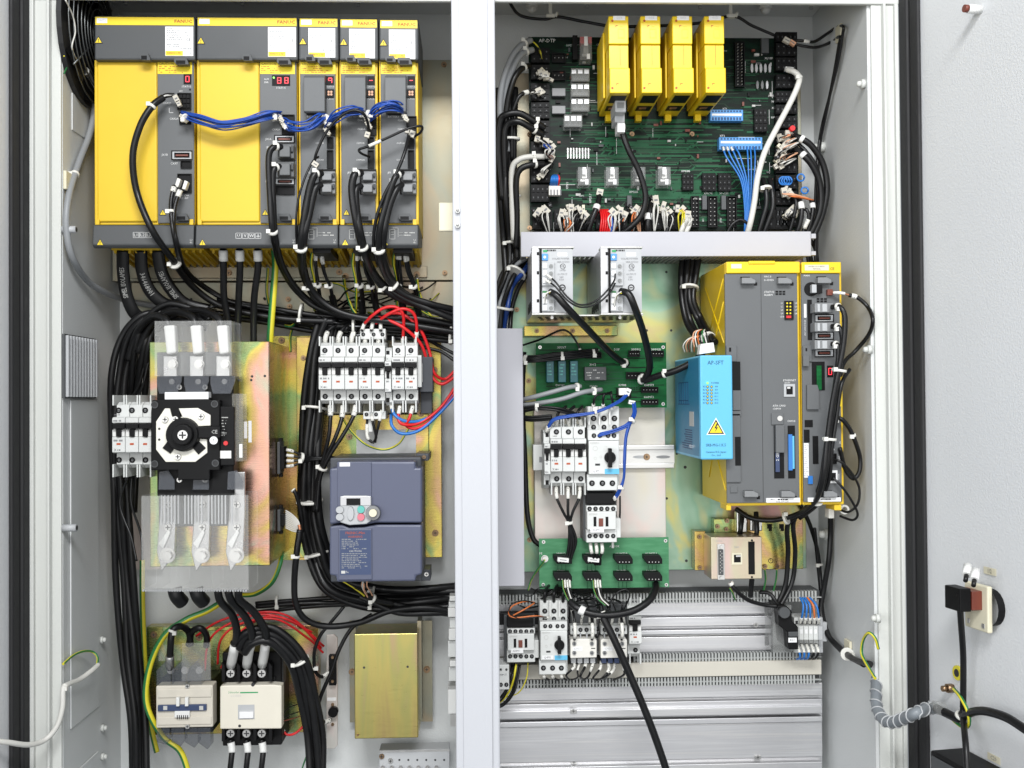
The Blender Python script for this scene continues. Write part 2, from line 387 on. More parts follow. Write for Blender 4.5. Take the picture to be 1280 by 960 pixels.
def tie(parent, path, t, r):
    c, d = at(path, t); e = 0.0021
    b = MB('tie').tube([c - d * e, c - d * e * .9, c + d * e * .9, c + d * e], [r * .96, r, r, r * .96], 14)
    sd = d.cross(Vector((0, -1, 0)))
    if sd.length < 0.1: sd = Vector((1, 0, 0))
    sd.normalize(); q = c + sd * r * 0.72 + Vector((0, -1, 0)) * r * 0.62; a = 0.0032
    b.wbox(q - Vector((a, a, a)), q + Vector((a, a, a)))
    return b.build('cable_tie', parent)
def bundle(name, label, cat, wires, ties=(), group=None, h=None, seg=8):
    """several wires tied together: one thing; wires = (pts, r, material[, sleeves]); ties = (wire index, t, radius px)"""
    p0 = wires[0][0][0]; root = thing(name, label, cat, p0[0], p0[1], p0[2] if len(p0) == 3 else h, group); paths = []
    for wv in wires:
        o, pa = wire(root, wv[0], wv[1], wv[2], h, sleeves=wv[3] if len(wv) > 3 else (), seg=seg); paths.append(pa)
    for (i, t, r) in ties: tie(root, paths[i], t, r * S(-paths[i][0].y))
    return root
def fan(pts, n, spread, r, m, seed=1, end=0.4, h=None, sleeves=(), depth=1.0):
    """n wires that follow pts loosely, drawn together at both ends"""
    rnd = random.Random(seed); out = []; ms = m if isinstance(m, (list, tuple)) else [m]
    for i in range(n):
        ox, oy, oh = rnd.uniform(-1, 1), rnd.uniform(-1, 1), rnd.uniform(-1, 1); q = []
        for j, p in enumerate(pts):
            f = spread * (end if j in (0, len(pts) - 1) else 1.0)
            hh = p[2] if len(p) == 3 else h
            q.append((p[0] + ox * f + rnd.uniform(-.25, .25) * spread, p[1] + oy * f + rnd.uniform(-.25, .25) * spread, hh + oh * f * S(hh) * depth))
        out.append((q, r, ms[i % len(ms)]) + ((sleeves,) if sleeves else ()))
    return out
# ================================================================ the setting: the cabinet shell
HF = 0.28                                  # depth of the cabinet, rear wall to front frame
TOP = P(600, 18.5, 0.0).z; BOT = -0.80
XL, XR = P(150, 480, 0).x, P(1021, 480, 0).x
def struct(name, b, bev=0.0, parent=None): return b.build(name, parent, bev, kind=None if parent else 'structure')
struct('wall_back', MB('cab').wbox((XL - .02, 0.02, BOT), (XR + .02, 0.0, TOP + .03)))
wl = struct('wall_left', MB('cab').wbox((XL - .02, -HF + .004, BOT), (XL, -0.0005, TOP + .03)))
wr = struct('wall_right', MB('cab').wbox((XR, -HF + .004, BOT), (XR + .02, -0.0005, TOP + .03)))
struct('ceiling', MB('cab').wbox((XL + .0005, -HF + .004, TOP), (XR - .0005, -0.0005, TOP + .02)))
# front frame: header, two jambs with a folded lip, centre post
b = MB('frame').wbox((XL - .12, -HF - .006, P(600, 3.5, HF).z), (XR + .12, -HF + .003, P(600, 3.5, HF).z + .12)); struct('front_header_frame', b, .002)
xo, xi = P(40, 480, HF).x, P(77, 480, HF).x
b = MB('frame').wbox((xo, -HF - .002, BOT), (xi, -HF + .0035, P(600, 3.5, HF).z))
xr_ = P(65, 480, HF).x; b.wbox((xr_ - .003, -HF - .014, BOT), (xr_ + .001, -HF - .002, P(600, 3.5, HF).z)).wbox((xo, -HF - .010, BOT), (xo + .006, -HF - .002, P(600, 3.5, HF).z)); struct('front_left_frame', b, .0012)
xo2, xi2 = P(1126, 480, HF).x, P(1094, 480, HF).x
b = MB('frame').wbox((xi2, -HF - .002, BOT), (xo2, -HF + .0035, P(600, 3.5, HF).z))
xr2 = P(1107, 480, HF).x; b.wbox((xr2 - .001, -HF - .014, BOT), (xr2 + .003, -HF - .002, P(600, 3.5, HF).z)).wbox((xo2 - .006, -HF - .010, BOT), (xo2, -HF - .002, P(600, 3.5, HF).z)); struct('front_right_frame', b, .0012)

po = thing('cabinet_post', 'white painted upright post between the two halves of the cabinet', 'post', 594, 960, .25)
pa, pb = P(567, 480, .295).x, P(622, 480, .295).x
MB('post').wbox((pa, -.295, BOT), (pb, -.245, TOP + .02)).build('post_body', po, .003)
MB('post').wbox((pa + .012, -.298, BOT), (pb - .012, -.296, TOP + .02)).build('face_strip', po, .001)
b = MB('cream').box(548.5, 253, 567.5, 289, .243, .249); b.build('strike_plate', po, .002)
for yy in (263, 281.5):
    MB('white').cyl(572, yy, 3.4, .2955, .302, 6, 3.2).use('nickel').dome(572, yy, 2.0, .302, .003).build('bolt', po)

# ---- wall details on the left side wall
def on_left(py, h, off=0.0): return Vector((XL + off, -h, P(100, py, h).z))
def wall_h(px, X0):
    lo, hi = -0.2, 0.9
    for _ in range(50):
        m_ = (lo + hi) / 2
        v = P(px, 480, m_).x
        if (v < X0) == (X0 < 0): lo = m_     # further in front the same column lies nearer the axis
        else: hi = m_
    return (lo + hi) / 2
fn = thing('cooling_fan', 'black round fan with wire finger guard on the left side wall', 'fan', 105, 120, .1)
def disc_x(b, X0, cy, ch, R, t, n=28, r0=0.0, dirx=1):
    zc = P(100, cy, ch).z; vs = []
    for (r, xx) in ((R, X0), (R, X0 + dirx * t), (r0, X0 + dirx * t), (r0, X0)):
        vs += [(xx, -ch + r * math.cos(6.28318 * i / n), zc + r * math.sin(6.28318 * i / n)) for i in range(n)]
    b.add(vs, [(j * n + i, j * n + (i + 1) % n, (j + 1) % 4 * n + (i + 1) % n, (j + 1) % 4 * n + i) for j in range(4) for i in range(n)])
    return zc
FH, FY, FR = wall_h(104, XL), 45, .118
b = MB('fan'); zc = disc_x(b, XL + .0005, FY, FH, FR, .008, 30, .002); b.build('fan_housing', fn)
b = MB('black')
for k in range(7):
    a = k * 6.28318 / 7
    vs = []
    for (r, da) in ((.03, -.25), (.03, .35), (.115, .55), (.115, 0.05)):
        vs.append((XL + .0095 + (0.012 if da > .2 else 0), -FH + r * math.cos(a + da), zc + r * math.sin(a + da)))
    b.add(vs, [(0, 1, 2, 3)])
b.build('fan_blades', fn)
for i in range(9):
    R = .02 + i * .0115; pts = [Vector((XL + .028 - .010 * (i / 8) ** 3, -FH + R * math.cos(6.28318 * k / 26), zc + R * math.sin(6.28318 * k / 26))) for k in range(27)]
    MB('fanwire').tube(pts, .0013, 5).build('guard_ring', fn)
for a in (0.7, 2.27, 3.84, 5.41):
    MB('fanwire').tube([Vector((XL + .0285, -FH, zc)), Vector((XL + .018, -FH + .118 * math.cos(a), zc + .118 * math.sin(a)))], .0017, 5).build('guard_spoke', fn)
MB('cab').wbox((XL, -FH - .05, P(100, 60, FH).z - .09), (XL + .0015, -FH + .14, P(100, 60, FH).z - .15)).build('mounting_flange', fn)

vt = thing('side_vent', 'grey finned vent panel low on the left side wall', 'vent', 97, 497, .1)
h0, h1 = wall_h(117, XL), wall_h(77.5, XL)
za, zb = P(100, 421, .2).z, P(100, 498, .2).z
MB('dgrey').wbox((XL + .0005, -h1, zb), (XL + .004, -h0, za)).build('vent_back', vt)
nf = 11
for i in range(nf):
    hh = h0 + (h1 - h0) * (i + .5) / nf
    MB('lgrey').wbox((XL + .004, -hh - .0030, zb + .002), (XL + .009, -hh + .0030, za - .002)).build('fin', vt, .001)
# access panels on the lower left wall, with their seams
MB('cab').wbox((XL + .0004, -HF + .03, P(100, 900, .2).z), (XL + .003, -wall_h(121, XL), P(100, 500, .2).z)).build('access_panel', wl, .0015)
MB('cab').wbox((XL + .0004, -HF + .03, BOT + .01), (XL + .003, -wall_h(121, XL), P(100, 945, .15).z)).build('access_panel', wl, .0015)
def wall_bolt(X0, sgn, px, py, r, L, name, label, m='frame', parent=None, group='bolts on the cabinet walls'):
    h = wall_h(px, X0); c = Vector((X0, -h, P(px, py, h).z)); d = Vector((sgn, 0, 0))
    r *= .8; b = MB(m).tube([c + d * .0003, c + d * L * .5], r * 1.4, 6, ref=(0, 0, 1)).tube([c + d * L * .5, c + d * L * .9, c + d * L], [r, r * .8, r * .3], 10, ref=(0, 0, 1))
    return b.build(name, None, 0, label, 'bolt', group)
for px, py, lb in ((125, 800, 'white dome nut on left wall beside the thin panel seam, uppermost of three'), (126, 910, 'white dome nut on left wall below the panel corner'), (126, 946, 'lowest white dome nut on the left wall at the picture bottom')):
    wall_bolt(XL, 1, px, py, .006, .010, 'dome_nut', lb)
for px, py, lb in ((1086, 105, 'white dome nut on right wall near the frame, level with yellow fuse bases'), (1090, 437, 'white dome nut on right wall near the frame, right of the looping black cable'), (1096, 773, 'white dome nut on right wall near the frame, above the green yellow earth loop')):
    wall_bolt(XR, -1, px, py, .007, .014, 'dome_nut', lb)
wall_bolt(XR, -1, 1034, 184, .009, .022, 'hex_bolt', 'white painted hex bolt on right wall beside the upper circuit board', group='hex bolts on the right wall')
wall_bolt(XR, -1, 1036, 668, .010, .022, 'hex_bolt', 'white painted hex bolt on right wall below the yellow controller', group='hex bolts on the right wall')
for py, hpx, lb in ((660, 78, 'short grey threaded stud on the left wall at mid height'), (287, 78, 'short grey threaded stud on the left wall holding the grey cable')):
    h = wall_h(hpx, XL); c = Vector((XL, -h, P(hpx, py, h).z))
    MB('lgrey').tube([c, c + Vector((.022, 0, 0))], .0058, 12, ref=(0, 0, 1)).use('printdark').tube([c + Vector((.0222, 0, 0)), c + Vector((.0226, 0, 0))], .0038, 10, ref=(0, 0, 1)).build('threaded_stud', None, 0, lb, 'stud')
# pins hanging from the ceiling
for px, py, lb in ((157, 7, 'above the leftmost amplifier'), (303, 8.5, 'above the second wide amplifier'), (448, 10, 'above the narrow amplifiers'), (734, 12, 'left of the first yellow fuse'), (875, 12, 'between the last two yellow fuses'), (1014, 14, 'at the rear right corner')):
    h = .085; c = P(px, py, h); c = Vector((c.x, c.y, TOP))
    d = Vector((0, 0, -1))
    MB('white').tube([c, c + d * .012], .0045, 10, ref=(1, 0, 0)).use('lgrey').tube([c + d * .012, c + d * .017], .0036, 10, ref=(1, 0, 0)).build('ceiling_pin', None, 0, 'small white screw pin under the cabinet ceiling ' + lb, 'screw', 'screw pins under the ceiling')
for px, py, lb in ((665, 14, 'white hex nut under the ceiling beside the centre post'), (957, 14, 'large white dome nut under the ceiling right of the last fuse')):
    c = P(px, py, .07); c.z = TOP; d = Vector((0, 0, -1))
    MB('white').tube([c, c + d * .012], .0125, 6, ref=(1, 0, 0)).tube([c + d * .012, c + d * .018, c + d * .021], [.010, .007, .002], 12, ref=(1, 0, 0)).build('ceiling_nut', None, 0, lb, 'nut')

# ---- doors standing open on both sides
def door(sgn, x0, label, ang):
    ca, sa = math.cos(ang), math.sin(ang)
    def xf(v):                              # local: x = outwards from hinge along the door, y = proud of the inner face, z = up
        return Vector((x0 + sgn * (v[0] * sa + (-v[1]) * ca), -HF - .004 - v[0] * ca - v[1] * sa, v[2]))
    r = thing('door', label, None, 0, 960, 0); r['kind'] = 'structure'; r.location = (x0, -HF, BOT); ORG[r.name] = Vector(r.location)
    b = MB('door'); b.xf = xf; b.wbox((0, -.02, BOT), (.62, 0, TOP + .05)); b.build('door_panel', r, .002)
    b = MB('gasket'); b.xf = xf; b.wbox((.001, .0005, BOT), (.024, .012, TOP + .05)).wbox((.025, .0005, BOT), (.049, .008, TOP + .05)); b.build('gasket', r, .004)
    return r, xf
AR = math.radians(9)
dr, dxf = door(1, xo2 + .012, 'light grey right cabinet door standing open with black gasket', AR)
dl, dlxf = door(-1, xo - .012, 'light grey left cabinet door standing open at the picture edge', math.radians(4))
def dpt(px, py, n=0.0):
    """photo pixel -> (u, z) on the right door's inner face raised by n"""
    d = CM @ Vector(((px - 640) / F, 1, (480 - py) / F)); o = Vector((0, -D0, 0))
    p0 = dxf(Vector((0, n, 0))); u = dxf(Vector((1, n, 0))) - p0; nn = u.cross(Vector((0, 0, 1)))
    t = (p0 - o).dot(nn) / d.dot(nn); q = o + d * t
    return (q - p0).dot(u), q.z
# ================================================================ mounting plates, left half
def plate(name, label, m, x0, y0, x1, y1, h0, h1, holes=(), ref=None):
    r = thing(name, label, 'plate', (x0 + x1) / 2, y1, h0)
    MB(m).box(x0, y0, x1, y1, h0, h1, ref).build('sheet', r, .001)
    for q in holes: MB('printdark').cyl(q[0], q[1], q[2] if len(q) > 2 else 1.6, h1 - .001, h1 + .0004, 10).build('hole', r)
    return r
def bolt(parent, px, py, r, h, m='brass', name='bolt'):
    b = MB(m).cyl(px, py, r, h, h + .0015, 16).use('brass' if m == 'brass' else m).cyl(px, py, r * .72, h + .0015, h + .006, 6)
    b.use('printdark').box(px - r * .4, py - r * .1, px + r * .4, py + r * .1, h + .005, h + .0063).box(px - r * .1, py - r * .4, px + r * .1, py + r * .4, h + .005, h + .0064)
    return b.build(name, parent)
PH = .05
r = plate('mounting_plate', 'large gold zinc plated sheet behind the yellow amplifiers', 'zincbeige', 140, 74, 585, 351, .02, PH)
bolt(r, 555, 80.5, 3.6, PH); bolt(r, 556, 341, 3.4, PH)
r = plate('mounting_plate', 'dull metal strip with holes below the yellow amplifiers', 'zincbeige', 164, 352.5, 590, 400, .018, .046, ((239, 374), (331, 374), (330.5, 373), (538, 374), (360, 344)))
for x, y in ((213, 360), (360, 374), (362, 383), (280, 384)): bolt(r, x, y, 3.4, .046)
rs = thing('slotted_bracket', 'silver steel bracket strip under the amplifier heat sinks', 'bracket', 350, 348, .05)
MB('zincbeige').box(163, 333, 534, 347.5, .0505, .056).build('strip', rs, .001)
for i, x in enumerate((290, 339, 422, 490)): MB('zincbeige').cyl(x, 341, 4, .056, .0566, 14).build('slot', rs)
for x, y in ((424, 340), (521, 343), (286, 341), (432, 345)): bolt(rs, x, y, 4, .056)

# ================================================================ servo amplifiers
HA = .235
def seven_seg(parent, x0, y0, x1, y1, h, digits, led=False):
    d = MB('black').box(x0, y0, x1, y1, h - .002, h + .001).build('display', parent)
    b = MB('ledred'); n = len(digits); wd = (x1 - x0) / (n + (.5 if led else 0)); 
    for i, ch in enumerate(digits):
        cx = x0 + wd * (i + .5 + (.5 if led else 0)); cy = (y0 + y1) / 2; a, e = min(wd * .24, 2.1), (y1 - y0) * .27; t = .42
        segs = {'top': (cx - a, cy - e, cx + a, cy - e), 'mid': (cx - a, cy, cx + a, cy), 'bot': (cx - a, cy + e, cx + a, cy + e)}
        lit = {'8': ('top', 'mid', 'bot', 'l', 'r'), '0': ('top', 'bot', 'l', 'r'), '-': ('mid',), '9': ('top', 'mid', 'r', 'tl')}[ch]
        for k in segs:
            if k in lit: s = segs[k]; b.box(s[0], s[1] - t, s[2], s[3] + t, h + .001, h + .0014)
        if 'l' in lit: b.box(cx - a - t, cy - e, cx - a + t, cy + e, h + .001, h + .0015)
        if 'r' in lit: b.box(cx + a - t, cy - e, cx + a + t, cy + e, h + .001, h + .0015)
        if 'tl' in lit: b.box(cx - a - t, cy - e, cx - a + t, cy, h + .001, h + .0015)
    b.build('digits', d)
    if led:
        MB('ledgreen').cyl(x0 + 2.2, y0 + 3, 1.2, h + .001, h + .002, 8).build('indicator', d)
def rating_label(parent, x0, y0, x1, y1, h, seed):
    l = pbox('rating_label', parent, 'paper', x0, y0, x1, y1, h - .0005, h + .0006); e = h + .0007; w_ = x1 - x0
    text(l, x0 + 2, y0 + 2.6, e, 'A06B', 2.0, 'printgrey', 'LEFT')
    print_lines(l, x0 + 2, y0 + 4, x1 - 6, y0 + 17, e, 6, 'printgrey', seed, .36, .75)
    text(l, x1 - 6, y0 + 16.5, e, 'CE', 3.6, 'printdark')
    print_lines(l, x0 + 2, y0 + 21, x1 - 8, y0 + 26, e, 2, 'printgrey', seed + 5, .36, .7)
    b = MB('printgrey'); rnd = random.Random(seed)
    x = x0 + w_ * .5
    while x < x1 - 2: b.box(x, y0 + 26.2, x + rnd.uniform(.25, .6), y0 + 28.8, h, e); x += rnd.uniform(.8, 1.4)
    b.build('barcode', l)
    MB('gold').box(x0 + .5, y1 - 6.4, x0 + w_ * .63, y1 - .6, h, h + .0008).build('maker_band', l)
    text(l, x0 + w_ * .32, y1 - 3.6, h + .001, 'FANUC LTD', 2.3, 'printred', sx=.95, bold=.01)
    text(l, x1 - 4, y1 - 3.4, e, 'UL', 2.4, 'printdark')
def latch(parent, x0, y0, x1, y1, h, m='dgrey', name='latch'):
    b = MB(m).prism([(x0, y0), (x1 - 3, y0), (x1, y1 - 2), (x1, y1), (x0 + 3, y1), (x0, y1 - 3)], h - .002, h + .010)
    b.use('black').box(x0 + 2.4, y0 + 3.4, x1 - 4, y1 - .8, h + .010, h + .0105)
    return b.build(name, parent, .0006)
def caution(parent, x0, y0, x1, y1, h, seed):
    c = pbox('caution_label', parent, 'gold', x0, y0, x1, y1, h - .0005, h + .0005)
    text(c, x0 + 1.5, y0 + 2.6, h + .0007, 'CAUTION', 2.6, 'printdark', 'LEFT', sx=1.1)
    print_lines(c, x0 + 1.5, y0 + 4.8, x1 - 3, y1 - 1, h + .0007, 4, 'printred', seed, .34, .72)
def socket(parent, x0, y0, x1, y1, h, m='black', name='socket', pins=True, rows=1):
    b = MB(m)
    t = .9
    b.box(x0, y0, x1, y0 + t, h, h + .004).box(x0, y1 - t, x1, y1, h, h + .004).box(x0, y0 + t, x0 + t, y1 - t, h, h + .004).box(x1 - t, y0 + t, x1, y1 - t, h, h + .004)
    b.use('black').box(x0 + t, y0 + t, x1 - t, y1 - t, h - .001, h + .0006)
    return b.build(name, parent)
def dconn(parent, x0, y0, x1, y1, h):
    b = MB('black').box(x0 - 1.5, y0 - 1.5, x1 + 1.5, y1 + 1.5, h - .001, h + .0008)
    b.use('lgrey').box(x0, y0, x1, y0 + 1.2, h, h + .006).box(x0, y1 - 1.2, x1, y1, h, h + .006).box(x0, y0 + 1.2, x0 + 2, y1 - 1.2, h, h + .006).box(x1 - 2, y0 + 1.2, x1, y1 - 1.2, h, h + .006)
    b.use('brown').box(x0 + 4, (y0 + y1) / 2 - 1, x1 - 4, (y0 + y1) / 2 + 1, h, h + .004)
    return b.build('connector', parent)
def plug(parent, x0, y0, x1, y1, h, hh=.03, m='grey'):
    b = MB(m).box(x0, y0, x1, y1, h, h + hh * .6).box(x0 + (x1 - x0) * .1, y0 + 2, x0 + (x1 - x0) * .75, y1 - 2, h + hh * .6, h + hh)
    b.use('dgrey').box(x0 + (x1 - x0) * .8, y0 + 1.5, x1 - 1, y0 + (y1 - y0) * .55, h + hh * .6, h + hh * .75)
    return b.build('plug', parent, .0012)
def amp(idx, x0, x1, xs, label, wide):
    """x0..x1 the module, xs where the grey connector strip starts"""
    r = thing('servo_amplifier', label, 'amplifier', (x0 + x1) / 2, 310, .06, 'row of yellow servo amplifiers'); h = HA
    xe = x1 - 1.0
    MB('yellow').box(x0, 75, x1, 281, .075, h - .004, h - .004).build('housing', r, .0015)
    MB('dgrey').box(x0 - .3, 19.5 + idx * .9, x1 + .2, 75, .09, h + .012).build('top_cover', r, .003)
    MB('dgrey').sideprism(x0 - .3, x1 + .2, [(281.3, h - .004), (281.3, h + .006), (306, h + .010), (310.5, h + .004), (310.5, .11), (281.3, .11)], h).build('bottom_cover', r, .002)
    k = h + .0125
    ty = 21.4 + idx * .95
    s = pbox('brand_strip', r, 'gold', x0 + 1.2, ty, x1 - 1.4, ty + 10, k - .001, k)
    pbox('unit_sticker', s, 'paper', x0 + 3, ty + 1.2, x0 + 16, ty + 7.4, k, k + .0005)
    text(s, x0 + 9.5, ty + 4.2, k + .0007, 'UNIT%d' % (idx + 1), 2.4, 'printlight')
    text(s, x1 - 14.5, ty + 5.4, k + .0005, 'FANUC', 3.9, 'printred', sx=1.2, bold=.015)
    lx0, lx1 = (x1 - 37, x1 - 2) if wide else (x0 + 12, x1 - 4)
    rating_label(r, lx0, ty + 11.8, lx1, ty + 48.6, k, idx * 11 + 3)
    triangle_sign(r, x0 + 5, 50 + idx * .8, 5.0, k)
    lx = xs - 23 if wide else x0 + 7
    latch(r, lx, 66 + idx * .9, lx + 13.5, 75.2 + idx * .5, k)
    latch(r, x1 - 26, 72, x1 - 8, 80.5, h + .006, name='latch_tab')
    # grey strip, slightly proud of the yellow housing, edges yellow
    g = MB('grey').box(xs, 76.5, xe - (2.5 if not wide else 0), 279, h - .004, h); g.build('connector_panel', r, .001)
    caution(r, xs, 77 + idx * .2, xe - 2.5, 92.5, h, idx + 40)
    if wide: MB('yellow').box(x0 + 3.5, 77, xs - 1, 277, h - .004, h).build('front_cover', r, .002)
    # little yellow hinge tabs over the bottom cover
    for xx in (x0 + 3, x1 - 5): MB('yellow').box(xx - 2, 274, xx + 3, 281, h - .004, h + .003).build('hinge_tab', r, .0006)
    triangle_sign(r, x0 + 7, 303, 4.6, h + .0092); 
    if wide or idx in (3,): triangle_sign(r, xs + 6.5, 265.5, 4.2, h + .0004)
    latch(r, x1 - 25, 267, x1 - 8, 275.5, h + .002, 'dgrey', 'lower_latch')
    b = MB('printlight'); b.box(x1 - 6.5, 297, x1 - 2.2, 306, h + .006, h + .0092); b.build('recycling_mark', r) if False else None
    text(r, x1 - 4.5, 301.5, h + .0098, 'PC', 3.0, 'printlight', rot=1.57)
    # heat sink behind, showing under the bottom cover
    xa, xb = P(x0 + 3, 300, h).x, P(x1 - 2, 300, h).x; zt = P(x0, 312, .17).z; zb = P(x0, 331, .06).z
    MB('yellow').add([(xa, -.165, zt), (xb, -.165, zt), (xa, -.0575, zb), (xb, -.0575, zb), (xa, -.165, zt + .03), (xb, -.165, zt + .03), (xa, -.0575, zt + .03), (xb, -.0575, zt + .03)], [(0, 2, 3, 1), (4, 5, 7, 6), (0, 4, 6, 2), (1, 3, 7, 5), (0, 1, 5, 4), (2, 6, 7, 3)]).build('heat_sink_shroud', r, .001)
    n_ = int((x1 - x0) / 9)
    for i in range(n_):
        xx = xa + (xb - xa) * (i + .5) / n_
        MB('yellow').add([(xx - .002, -.163, zt), (xx + .002, -.163, zt), (xx - .002, -.0578, zb), (xx + .002, -.0578, zb), (xx - .002, -.163, zt - .005), (xx + .002, -.163, zt - .005), (xx - .002, -.0578, zb - .005), (xx + .002, -.0578, zb - .005)], [(0, 1, 3, 2), (4, 6, 7, 5), (0, 2, 6, 4), (1, 5, 7, 3), (0, 4, 5, 1), (2, 3, 7, 6)]).build('fin', r)
    return r
A1 = amp(0, 118, 243.5, 197, 'leftmost wide yellow amplifier with terminals marked L1 L2 L3', True)
A2 = amp(1, 246, 372, 325, 'wide yellow amplifier with two digit display and U V W terminals', True)
A3 = amp(2, 373.5, 423, 375.5, 'narrow amplifier right beside the wide two digit unit', False)
A4 = amp(3, 424.5, 472.5, 426.5, 'narrow amplifier in the middle of the three narrow ones', False)
A5 = amp(4, 474.2, 523, 476.2, 'rightmost narrow amplifier with its yellow side exposed', False)
h = HA
# A1 details
seven_seg(A1, 229.5, 92.5, 239, 105, h, '0'); text(A1, 233, 108.3, h + .0005, 'STATUS', 2.4); text(A1, 226, 114, h + .0005, '24V', 2.0)
MB('black').cyl(237.5, 112, 1.3, h - .001, h + .0004, 8).build('hole', A1)
socket(A1, 221.5, 116, 238.5, 137, h); socket(A1, 224, 140, 238.5, 155, h)
b = MB('black'); [b.box(224 + 4.6 * i, 118 + 6 * j, 227.8 + 4.6 * i, 122.6 + 6 * j, h, h + .003) for i in range(3) for j in range(3)]; b.build('terminal_block', A1)
text(A1, 217.5, 148.5, h + .0005, 'CXA2A', 2.4); text(A1, 209, 129, h + .0005, 'CXA2D', 2.2); text(A1, 206, 193.5, h + .0005, 'JX1B', 2.6); text(A1, 217.5, 204.5, h + .0005, 'CX37', 2.6)
MB('printwhite').box(211.3, 135, 211.8, 141, h, h + .0005).box(211.3, 140.5, 216.5, 141, h, h + .0005).build('bracket_line', A1)
dconn(A1, 215.5, 189.5, 239, 198.5, h); socket(A1, 225.5, 200.5, 239, 210, h); socket(A1, 221.5, 217, 239, 241, h)
text(A1, 229, 244.5, h + .0005, 'CX3  CX4', 2.1); text(A1, 229, 247.8, h + .0005, 'MCC  ESP', 2.1)
for i, (xa, ya) in enumerate(((219, 226), (228, 229))):
    MB('tie').prism([(xa - 1, ya + 7), (xa + 2.5, ya - 4), (xa + 7, ya - 2), (xa + 3.5, ya + 8)], h + .002, h + .016).build('white_plug', A1, .001)
t3 = MB('printwhite')
for i in range(3):
    x = 166.2 + i * 8.1
    for (a, c, d, e) in ((x, 290.2, x + 7.4, 290.6), (x, 296.9, x + 7.4, 297.3), (x, 290.2, x + .4, 297.3), (x + 7, 290.2, x + 7.4, 297.3)): t3.box(a, c, d, e, h, h + .0090)
t3.build('terminal_frames', A1)
for i, s in enumerate(('L1', 'L2', 'L3')): text(A1, 169.9 + i * 8.1, 293.8, h + .0092, s, 3.8)
# A2 details
seven_seg(A2, 340, 94, 362.5, 107, h, '88', True); text(A2, 351, 110, h + .0005, 'STATUS', 2.4); text(A2, 333, 99, h + .0005, 'ALM', 2.2); text(A2, 333, 103, h + .0005, 'ERR', 2.2)
socket(A2, 350, 143, 368, 157, h); socket(A2, 352, 157.5, 368, 168, h); text(A2, 345, 151, h + .0005, 'CXA2B', 2.2); text(A2, 345, 162, h + .0005, 'CXA2A', 2.2)
dconn(A2, 344, 170, 367, 177.5, h); plug(A2, 347, 180, 367.5, 198, h); plug(A2, 347, 202, 367.5, 221, h); dconn(A2, 345, 223.5, 367, 230, h); socket(A2, 344.5, 232, 368, 243, h)
for s, y in (('JX1A', 174), ('JF1', 184), ('JX1B', 226), ('JY1', 236)): text(A2, 335.5, y, h + .0005, s, 2.4)
t3 = MB('printwhite')
for i in range(4):
    x = 294.6 + i * 8.1
    for (a, c, d, e) in ((x, 291.2, x + 7.4, 291.6), (x, 297.9, x + 7.4, 298.3), (x, 291.2, x + .4, 298.3), (x + 7, 291.2, x + 7.4, 298.3)): t3.box(a, c, d, e, h, h + .0090)
x = 298.3 + 24.3; t3.box(x - .3, 292.2, x + .3, 295, h, h + .009).box(x - 2.2, 295, x + 2.2, 295.5, h, h + .009).box(x - 1.4, 296.1, x + 1.4, 296.5, h, h + .009)
t3.build('terminal_frames', A2)
for i, s in enumerate(('U', 'V', 'W')): text(A2, 298.3 + i * 8.1, 294.8, h + .0092, s, 3.8)
